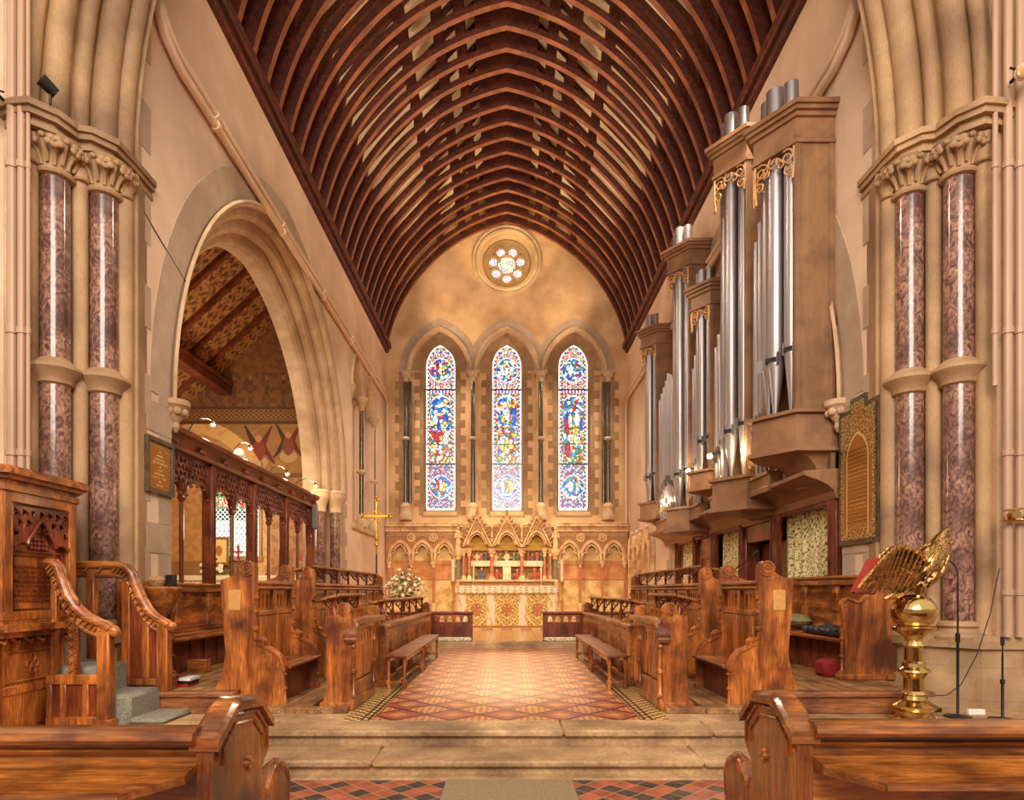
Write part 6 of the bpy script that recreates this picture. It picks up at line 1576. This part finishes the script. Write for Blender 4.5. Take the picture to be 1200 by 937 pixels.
# stair
sr = thing('pulpit_stair', (-4.1, 6.65, .30), 'carpeted pulpit stair between swept oak handrails', 'stair')
steps = [(-3.46, -3.80, .36), (-3.80, -4.16, .60), (-4.16, -4.60, .88), (-4.60, -4.72, 1.15)]
for k, (xa, xb, z) in enumerate(steps):
    m = MB(); m.box(xb-.04 if k < 3 else xb, 6.36, .302 if k == 0 else steps[k-1][2]-.10, xa, 6.94, z, .035); m.build('step', CARP, sr)
m = MB(); m.box(-4.7, 6.38, .302, -3.82, 6.92, .33); m.box(-4.7, 6.38, .33, -4.2, 6.92, .56); m.box(-4.7, 6.38, .55, -4.62, 6.92, .84); m.build('carriage', OAKX, sr)
def newel(x_, y_, z1, w=.075):
    m = MB(); m.box(x_-w, y_-.055, .302, x_+w, y_+.055, z1, .012); m.box(x_-w-.02, y_-.06, .302, x_+w+.02, y_+.06, .38, .012); return m.build('newel', OAKZ, sr)
newel(-3.99, 6.28, 1.30, .06); newel(-3.80, 7.0, 1.30, .06)
def swept(pts, yb, nm='handrail'):
    m = MB(); m.tube([(a, yb-.03, b) for a, b in pts], .042, 10); m.tube([(a, yb+.035, b) for a, b in pts], .038, 10)
    lo = [(a-.035, b-.11) for a, b in pts]
    m.grid([[(a, yy, b) for a, b in pts] for yy in (yb-.03,)]+[[(a, yb-.03, b) for a, b in lo]]+[[(a, yb+.04, b) for a, b in lo]]+[[(a, yb+.04, b) for a, b in pts]], True)
    m.tube([(a, yb, b) for a, b in lo], .034, 8)
    for q in range(0, len(pts)-1):
        a, b = pts[q]; c, d = pts[q+1]
        for t in (0, .5): m.tube([(a+(c-a)*t, yb-.045, b+(d-b)*t-.01), (a+(c-a)*t-.05, yb-.05, b+(d-b)*t-.075)], .013, 5)
    m.ball((pts[0][0]+.02, yb, pts[0][1]-.02), .062, 9); return m.build(nm, OAKX, sr)
fp = [(-3.93, 1.27), (-3.99, 1.31), (-4.08, 1.345), (-4.18, 1.40), (-4.28, 1.49), (-4.36, 1.61), (-4.41, 1.75), (-4.45, 1.88), (-4.50, 1.935), (-4.6, 1.94)]
swept(fp, 6.28)
bp = [(-3.74, 1.27), (-3.80, 1.31), (-3.89, 1.36), (-3.97, 1.44), (-4.04, 1.56), (-4.10, 1.70), (-4.15, 1.84), (-4.21, 1.91), (-4.3, 1.935), (-4.6, 1.94), (-4.98, 1.94)]
swept(bp, 7.0)
m = MB()        # back balustrade: framed solid panels under the rail
prof_ = [(-3.80, .31), (-3.80, 1.22), (-3.92, 1.30), (-4.0, 1.42), (-4.1, 1.60), (-4.16, 1.74), (-4.22, 1.84), (-4.22, .31)]
m.prism([prof_], 7.0, 7.03, 'xz'); bpn = m.build('side_panel', DKZ, sr)
m = MB(); m.box(-4.26, 6.975, .31, -4.17, 7.05, 1.86, .01); m.box(-4.03, 6.975, .62, -3.96, 7.04, 1.36, .01); m.box(-4.22, 6.975, .60, -3.80, 7.04, .68, .01); m.box(-4.22, 6.975, .31, -3.8, 7.04, .40, .01); m.box(-4.64, 6.97, .9, -4.56, 7.05, 1.9, .01); m.box(-4.98, 6.97, .9, -4.9, 7.05, 1.9, .01); m.build('panel_framing', OAKZ, bpn)
m = MB(); m.box(-4.56, 6.26, .31, -3.99, 6.30, .76, .004); fpn = m.build('side_panel', DKZ, sr)
m = MB(); m.box(-4.56, 6.235, .72, -3.99, 6.32, .82, .01); m.box(-4.56, 6.24, .31, -3.99, 6.31, .40, .01)
for xx in (-4.56, -4.42, -4.20): m.box(xx, 6.24, .31, xx+.06, 6.31, .8, .01)
m.build('panel_framing', OAKZ, fpn)
m = MB(); m.box(-4.34, 6.25, .78, -4.25, 6.30, 1.56, .008)
for q in range(9): z_ = .84+.078*q; m.tube([(-4.335, 6.245, z_), (-4.295, 6.24, z_+.035), (-4.255, 6.245, z_)], .010, 5); m.tube([(-4.335, 6.245, z_+.06), (-4.295, 6.24, z_+.025), (-4.255, 6.245, z_+.06)], .010, 5)
m.build('carved_baluster', OAKZ, sr)
m = MB(); m.box(-4.52, 6.25, .78, -4.46, 6.30, 1.80, .008); m.build('baluster', OAKZ, sr)
# small book stand on the stall behind the stair
th = thing('book_stand', (-4.05, 7.6, 1.35), 'small round oak book stand behind the pulpit stair', 'stand')
m = MB(); m.lathe(-4.12, 7.55, [(.02, 1.30), (.10, 1.40), (.17, 1.54), (.21, 1.62), (.22, 1.68), (.20, 1.70), (.0, 1.70)], 20); m.build('bowl', OAKX, th)
m = MB(); m.lathe(-4.12, 7.55, [(.16, ZH), (.16, ZH+.04), (.05, ZH+.08), (.04, 1.2), (.06, 1.32)], 12); m.build('stem', OAKZ, th)
m = MB(); m.lathe(-4.17, 7.52, [(.07, 1.70), (.10, 1.73), (.115, 1.78), (.10, 1.82), (.09, 1.82), (.08, 1.75), (.0, 1.72)], 14)
for k in range(6): m.ball((-4.17+.10*math.cos(k), 7.52+.10*math.sin(k), 1.775), .022, 5)
tag(m.build('bowl', mat('basket_weave', (150, 110, 66), (190, 150, 100), 40, rough=.8, bump=.6)), 'small woven bowl on the round oak stand', 'bowl')
m = MB(); m.box(-4.06, 7.5, 1.70, -3.96, 7.58, 1.84, .006); tag(m.build('box', IRON), 'small dark box on the round oak stand', 'box')

# ------------------------------------------------------------------ brass eagle lectern
LX, LY = 4.25, 6.6
le = thing('eagle_lectern', (LX, LY, .30), 'polished brass eagle lectern on a turned pillar', 'lectern')
m = MB(); m.lathe(LX, LY, [(.20, .30), (.20, .34), (.17, .36), (.17, .40), (.19, .42), (.215, .44), (.22, .46), (.17, .49), (.12, .52), (.11, .56), (.125, .58), (.10, .61), (.095, .74), (.11, .76), (.13, .79), (.155, .81), (.15, .83), (.11, .86), (.105, .90), (.085, .92), (.085, 1.06), (.10, 1.08), (.09, 1.10), (.075, 1.13), (.09, 1.17), (.14, 1.21), (.20, 1.245), (.205, 1.27), (.19, 1.285), (.12, 1.30)], 40); m.build('pillar', BRASS, le)
m = MB()
for k in range(8):
    a = 2*PI*k/8+.2
    m.lathe(LX+.19*math.cos(a), LY+.19*math.sin(a), [(.0, .30), (.03, .30), (.035, .34), (.0, .37)], 8)
for k in range(5):
    for j in range(2): a = -PI/2-.35+.14*k; m.ball((LX+.168*math.cos(a), LY+.168*math.sin(a), .375+.035*j), .009, 5)
m.build('feet', BRASS, le)
m = MB(); m.lathe(LX, LY, [(.0, 1.24), (.10, 1.26), (.17, 1.31), (.205, 1.38), (.21, 1.42), (.222, 1.425), (.222, 1.455), (.21, 1.46), (.195, 1.51), (.15, 1.57), (.08, 1.605), (.0, 1.615)], 40); m.build('orb', BRASS, le)
# the bird: one skinned body, head raised to the right
def skin_body(name, pts, edges, rad, m_, parent, lv=2, root=0):
    me = bpy.data.meshes.new(name); org_ = Vector((0, 0, 0)); q = parent
    while q is not None: org_ += q.location; q = q.parent
    me.from_pydata([Vector(p)-org_ for p in pts], edges, []); o = bpy.data.objects.new(name, me); C.objects.link(o); o.parent = parent
    md = o.modifiers.new('skin', 'SKIN'); 
    for i, r in enumerate(rad):
        me.skin_vertices[0].data[i].radius = (r, r) if not isinstance(r, tuple) else r
    me.skin_vertices[0].data[root].use_root = True; md.use_smooth_shade = True
    sb = o.modifiers.new('sub', 'SUBSURF'); sb.levels = lv; sb.render_levels = lv
    me.materials.append(m_); return o
def LP(px, py, dy=0): return ((px-594)*(LY+dy)/740, LY+dy, EYE+(692-py)*(LY+dy)/740)
bp_ = [LP(1050, 688), LP(1062, 682), LP(1075, 673), LP(1085, 663), LP(1093, 652), LP(1099, 643), LP(1103, 637)]
br_ = [.05, .10, .155, .175, .15, .115, .085]
m = MB(); m.tube(bp_, br_, 18); m.ball(bp_[-1], .085, 14, (1.05, .85, .95)); m.ball(Vector(bp_[3]), .175, 16, (1, .95, 1)); body = m.build('eagle_body', BRASSF, le)
m = MB()
upper = [LP(1096, 641), LP(1102, 631), LP(1107, 624), LP(1111, 619.5), LP(1114, 620)]; m.tube(upper, [.075, .06, .042, .026, .008], 12)
lower = [LP(1100, 647), LP(1108, 640), LP(1115, 635.5), LP(1120, 634)]; m.tube(lower, [.065, .045, .028, .010], 12)
hd = m.build('beak', BRASSF, le)
m = MB(); e0 = LP(1102, 632, -.06); m.ball(e0, .013, 8); m.ring(e0, .02, .006, 'y', 12, 5); m.build('eye', BRASS, hd)
# feathers: overlapping scales over breast and neck, long quills on the spread wings
rr = random.Random(12)
def feather(m, p, d, L_, w, nrm):
    p, d, nrm = Vector(p), Vector(d).normalized(), Vector(nrm).normalized(); s_ = d.cross(nrm).normalized()
    pts = [p-s_*w*.35, p+s_*w*.35, p+d*L_*.5+s_*w*.5, p+d*L_*.9+s_*w*.3, p+d*L_+nrm*.0, p+d*L_*.9-s_*w*.3, p+d*L_*.5-s_*w*.5]
    mid0, mid1 = p+nrm*w*.45, p+d*L_*.85+nrm*w*.4
    vs_ = pts+[mid0, mid1]; m._add(vs_, [[0, 7, 8, 5, 6][:5], [7, 1, 2, 3, 8], [8, 3, 4], [8, 4, 5], [0, 1, 7]])
m = MB()
for i in range(230):
    t = rr.random()*4.7+.4; k = int(t); f_ = t-k; k = min(k, 5); a, b = Vector(bp_[k]), Vector(bp_[k+1]); c = a+(b-a)*f_; r = (br_[k]+(br_[k+1]-br_[k])*f_)*1.0
    ax = (a-b).normalized(); th_ = rr.uniform(0, 2*PI); u1 = ax.cross(Vector((0, 1, 0))).normalized(); v1 = ax.cross(u1); n = u1*math.cos(th_)+v1*math.sin(th_)
    feather(m, c+n*r*.93, ax+n*.18, .075, .04, n)
m.build('breast_feathers', BRASSF, body)
def wing(nm, dy, flip):
    shoulder = LP(1082, 656, dy); arch_ = [LP(1082, 660, dy*.8), LP(1072, 648, dy), LP(1058, 642, dy*1.25), LP(1046, 645, dy*1.5), LP(1036, 654, dy*1.7), LP(1028, 664, dy*1.85)]
    m = MB(); m.tube(arch_, [.05, .055, .05, .045, .035, .02], 10)
    tips = [LP(1064, 692, dy*.9), LP(1052, 694, dy*1.1), LP(1040, 694, dy*1.3), LP(1028, 695, dy*1.5), LP(1015, 695, dy*1.7), LP(1004, 692, dy*1.9)]
    nrm = Vector((-.25, 1 if flip else -1, .35)).normalized()
    w = m.build(nm, BRASSF, le)
    for row, (f0, f1, wd) in enumerate(((.0, 1.0, .06), (.0, .72, .055), (.0, .48, .05), (-.03, .26, .045))):
        m = MB(); n_ = 13
        for i in range(n_):
            s_ = i/(n_-1)*(len(arch_)-1); k = min(int(s_), len(arch_)-2); f_ = s_-k
            A = Vector(arch_[k]).lerp(Vector(arch_[k+1]), f_); T = Vector(tips[k]).lerp(Vector(tips[k+1]), f_)
            p = A.lerp(T, f0)+nrm*(.016*row+.010*(i % 2)+.02); d = (T-A); L_ = d.length*(f1-f0)
            feather(m, p, d, L_, wd, nrm)
        m.build('wing_feathers', BRASSF, w)
    return w
wing('wing', -.16, False); wing('wing', .22, True)
m = MB()
for q, dy in ((0, -.06), (1, .06)):
    top = LP(1076+q*5, 686, dy); m.tube([top, LP(1076+q*4, 696, dy), LP(1074+q*8, 703, dy)], [.045, .028, .018], 8)
    for j, (ex, ey) in enumerate(((-14, 715), (-4, 712), (8, 711))): m.tube([LP(1074+q*10, 702, dy), LP(1074+q*10+ex*.5, 705, dy-.03*(1-j)), LP(1074+q*10+ex, ey-1, dy-.05*(1-j))], [.016, .014, .006], 6)
m.build('talons', BRASS, le)
m = MB(); m.tube([LP(1058, 690), LP(1048, 697), LP(1040, 700)], [.06, .05, .02], 8); 
for j in range(5): feather(m, LP(1056, 688, -.08+.04*j), Vector(LP(1034, 703, -.1+.05*j))-Vector(LP(1056, 688, -.08+.04*j)), .22, .05, (0, -.4, 1))
m.build('tail', BRASSF, le)
# open red-bound book resting on the wings
bk = thing('bible', LP(1018, 672, .05), 'large red-bound book resting on the wings of the eagle', 'book')
T = Matrix.Translation(LP(1019, 674, .03)) @ Matrix.Rotation(math.radians(-62), 4, 'Y')
m = MB(); m.box(-.20, -.19, -.045, .20, .19, -.035, .003, T); m.box(-.20, -.19, .0, .20, .19, .01, .003, T); m.box(-.20, .17, -.045, .20, .19, .01, .003, T); m.build('cover', RED, bk)
m = MB(); m.box(-.19, -.18, -.036, .19, .17, .001, .003, T); m.build('pages', PAPER, bk)

# ------------------------------------------------------------------ loose things round the stalls
m = MB(s_ if False else 1)
q = [(math.cos(a), math.sin(a)) for a in [2*PI*k/16 for k in range(16)]]
m.ball((4.50, 9.9, 1.19), .2, 16, (1.1, 1.7, .55)); m.tube([(4.5+.22*c_, 9.9+.34*s_2, 1.19) for c_, s_2 in q], .012, 6, True); tag(m.build('cushion', GREENC), 'plump olive cushion on the right clergy seat', 'cushion')
m = MB()
for k in range(7):
    y_ = 8.15+.16*k; m.box(4.31, y_, 1.045, 4.70, y_+.165, 1.145+.012*(k % 2), .035)
for k in range(5): m.ball((4.4+.06*k, 8.3+.2*k, 1.14), .07, 8, (1.6, 1.2, .5))
tag(m.build('folded_jacket', NAVY), 'folded black quilted jacket on the right clergy seat', 'jacket')
m = MB(); m.box(4.10, 8.15, ZH+.0, 4.38, 8.45, ZH+.22, .045); tag(m.build('hassock', REDC), 'red hassock on the platform under the right clergy seat', 'hassock')
m = MB(); m.box(-4.02, 9.6, ZH, -3.85, 9.85, ZH+.14, .02); tag(m.build('hassock', REDC), 'red hassock on the platform behind the left brass-plated stall', 'hassock')
m = MB(); m.box(-4.36, 8.6, ZH+.0, -4.1, 8.75, ZH+.18, .01); tag(m.build('wooden_box', OAKX), 'small oak box on the platform under the left clergy seat', 'box')
for k in range(3):
    m = MB(); m.box(-3.86+.02*k, 7.35, ZH+.035*k, -3.72+.015*k, 7.6, ZH+.033+.035*k, .004); tag(m.build('book', [RED, IRON, WHITE][k]), ('red book at the bottom of the small pile', 'black book in the middle of the small pile', 'white book on top of the small pile')[k]+' by the left platform edge', 'book', 'pile of books on the left platform')
# microphone stands
def mic(x_, y_, h, lb, goose):
    th = thing('microphone_stand', (x_, y_, .30), lb, 'microphone stand'); zf = .30
    m = MB(); m.lathe(x_, y_, [(.13, zf), (.13, zf+.015), (.02, zf+.03), (.014, zf+.04), (.014, zf+h*.55), (.022, zf+h*.56), (.022, zf+h*.62), (.010, zf+h*.63), (.010, zf+h)], 12); m.build('stand', IRON, th)
    m = MB(); pts = [(x_, y_, zf+h), (x_, y_, zf+h+.10), (x_-.03, y_, zf+h+.18), (x_-.09, y_, zf+h+.23), (x_-.15, y_, zf+h+.22)] if goose else [(x_, y_, zf+h), (x_, y_, zf+h+.1)]
    m.tube(pts, .008, 6); e_ = pts[-1]; g_ = m.build('gooseneck', IRON, th); m = MB(); m.tube([e_, (e_[0]-.05, e_[1], e_[2]-.02)] if goose else [e_, (e_[0], e_[1], e_[2]+.09)], [.018, .02], 8); m.build('microphone', IRON, th)
mic(4.82, 6.75, 1.44, 'tall thin black microphone stand with a curved neck right of the eagle lectern', True)
mic(5.18, 6.6, .68, 'short black microphone stand at the right edge of the picture', False)
th = thing('microphone', (3.02, 8.6, 1.77), 'thin black gooseneck microphone above the right choir stalls', 'microphone')
m = MB(); m.lathe(3.0, 8.55, [(.05, 1.77), (.05, 1.79), (.01, 1.80)], 10); m.tube([(3.0, 8.55, 1.79), (3.02, 8.5, 1.9), (3.12, 8.4, 2.0), (3.24, 8.3, 2.12)], .009, 6); m.build('gooseneck', IRON, th); m = MB(); m.tube([(3.24, 8.3, 2.12), (3.29, 8.26, 2.17)], [.02, .024], 8); m.build('capsule', IRON, th)
m = MB(); m.box(3.98, 7.02, .30, 4.12, 7.06, .40, .006); tag(m.build('socket_box', WHITE), 'white socket box against the right platform front', 'socket')
m = MB(); m.box(4.62, 7.02, .30, 4.84, 7.14, .345, .008); m.cyl((4.66, 7.08, .345), (4.66, 7.08, .47), .012, .006, 8); tag(m.build('black_box', IRON), 'small black box with an aerial on the floor behind the lectern', 'box')
m = MB(); m.box(5.02, 6.86, .30, 5.2, 6.90, .36, .006); tag(m.build('extension_socket', WHITE), 'white extension socket on the floor beside the right pier', 'socket')
m = MB(); m.tube([(5.5, 7.05, 1.9), (5.36, 7.0, 1.4), (5.2, 6.98, .95), (5.0, 6.95, .62), (4.86, 6.97, .5), (4.76, 7.05, .48), (4.68, 7.08, .47)], .006, 5); tag(m.build('cable', IRON), 'thin black cable trailing down the right pier', 'cable')

# ------------------------------------------------------------------ service pipes, floodlights, speakers
for s in (-1, 1):
    for z_, r, nm in ((9.50, .055, 'upper'), (9.33, .065, 'lower')):
        m = MB(s); y0 = 8.8; pts = [(W-.09, yy, z_+(.02 if nm == 'upper' else 0)) for yy in (25.1, 20, 15, 10.2, 9.3)]
        if nm == 'upper': pts += [(W-.09, 9.0, 9.60), (W-.09, 8.82, 9.72)]
        else: pts += [(W-.09, 8.9, 9.45), (W-.09, 8.72, 9.66), (W-.09, 8.74, 9.75), (W-.09, 8.82, 9.72)]
        m.tube(pts, r, 10)
        for yy in (10.4, 13.5, 16.5, 19.5, 22.5): m.tube([(W-.09, yy, z_), (W-.09, yy+.08, z_)], r*1.35, 10)
        if nm == 'lower': m.tube([(W-.09, 25.1, z_), (W-.09, 25.42, z_-.15), (W-.09, 25.45, z_-.6), (W-.09, 25.45, 4.4)], r*.7, 8)
        else: m.tube([(W-.09, 25.0, z_), (W-.06, 25.35, z_-.1)], r*.8, 8)
        tag(m.build('service_pipe', PAINTP), f'{nm} painted service pipe running high along the {side_name(s)} chancel wall', 'pipe', 'painted pipes along the chancel walls')
def vpipe(x_, y_, z0, z1, r, lb):
    m = MB(); m.cyl((x_, y_, z0), (x_, y_, z1), r, None, 10)
    for z_ in (1.6, 3.2, 4.6, 6.5): 
        if z0 < z_ < z1: m.cyl((x_, y_, z_), (x_, y_, z_+.07), r*1.3, None, 10)
    tag(m.build('service_pipe', PIPEV), lb, 'pipe', 'vertical painted pipes beside the chancel arch')
for k, (px, r) in enumerate(((1166, .028), (1181, .045), (1195, .045))): vpipe((px-594)*7.25/740, 7.25, 1.12 if k else 4.0, 12, r, ('thin innermost', 'thick middle', 'thick outermost')[k]+' vertical painted pipe on the right edge wall')
for k, (px, r) in enumerate(((14, .05), (25, .04), (33, .022))): vpipe((px-594)*7.25/740, 7.25, 1.12 if k < 2 else 2.7, 12, r, ('thick outermost', 'middle', 'thin innermost')[k]+' vertical painted pipe on the left edge wall')
def valve(x_, y_, z_):
    m = MB(); m.cyl((x_-.16, y_, z_), (x_+.16, y_, z_), .03, None, 8); m.cyl((x_-.06, y_-.06, z_+.06), (x_-.06, y_+.02, z_+.06), .05, None, 10); m.ball((x_+.08, y_-.02, z_+.02), .05, 8); m.tube([(x_-.2, y_-.04, z_+.1), (x_+.05, y_-.04, z_+.13)], .012, 6)
    return m.build('valve', BRASS)
tag(valve(5.78, 7.14, 2.45), 'brass pipe valve on the right edge pipes', 'valve')
def flood(x_, y_, z_, dx, lb):
    th = thing('floodlight', (x_, y_, z_), lb, 'floodlight')
    m = MB(); m.cyl((x_, y_+.12, z_), (x_, y_-.02, z_), .02, None, 8); m.tube([(x_-.12, y_-.02, z_+.05), (x_+.12, y_-.02, z_-.02)], .012, 6); m.build('bracket', IRON, th)
    m = MB(); m.cyl((x_+dx*.14, y_-.02, z_+.04), (x_-dx*.04, y_-.10, z_-.06), .05, .085, 14); m.build('lamp_head', WHITE, th)
    m = MB(); m.ball((x_-dx*.045, y_-.105, z_-.065), .075, 10, (1, .4, 1)); m.build('lens', mat('lamp_lens', (180, 130, 80), (200, 150, 96), 4, rough=.15), th)
flood(5.72, 7.05, 7.42, 1, 'white floodlight high on the right wall beside the arch'); flood(-5.72, 7.05, 7.22, -1, 'white floodlight high on the left wall beside the arch')
th = thing('loudspeaker', (-5.28, 7.3, 7.27), 'small black loudspeaker on the left capital ledge', 'loudspeaker'); m = MB(); m.cyl((-5.28, 7.3, 7.27), (-5.27, 7.3, 7.45), .015, None, 8); m.build('stalk', IRON, th); m = MB(); m.cyl((-5.24, 7.34, 7.42), (-5.33, 7.22, 7.50), .06, .075, 14); m.build('horn', IRON, th)
m = MB(); m.box(-5.02, 9.20, 4.02, -4.90, 9.34, 4.30, .015); tag(m.build('sensor', WHITE), 'small white sensor box under the left arch corbel', 'sensor')
for s in (-1, 1):
    m = MB(s); m.tube([(W-.02, 8.34, 9.6), (W-.02, 8.34, 7.15), (W-.02, 8.36, 7.05), (W-.02, 8.32, 6.95)], .014, 6); m.tube([(W-.02, 8.32, 6.95), (W-.02, 8.32, 2.6)], .010, 6); m.tube([(W-.02, 8.34, 10.2), (W-.02, 8.55, 10.1), (W-.02, 8.62, 10.15), (W-.02, 8.62, 11.2)], .014, 6)
    tag(m.build('conduit', PAINTP), f'thin painted conduit down the near edge of the {side_name(s)} chancel wall', 'conduit')
m = MB(); m.tube([(-W+.012, 8.38, 6.6), (-W+.012, 8.5, 6.75), (-W+.012, 9.6, 6.35), (-W+.012, 10.1, 6.9)], .008, 5); tag(m.build('cable', IRON), 'thin dark cable across the left wall above the arch haunch', 'cable')
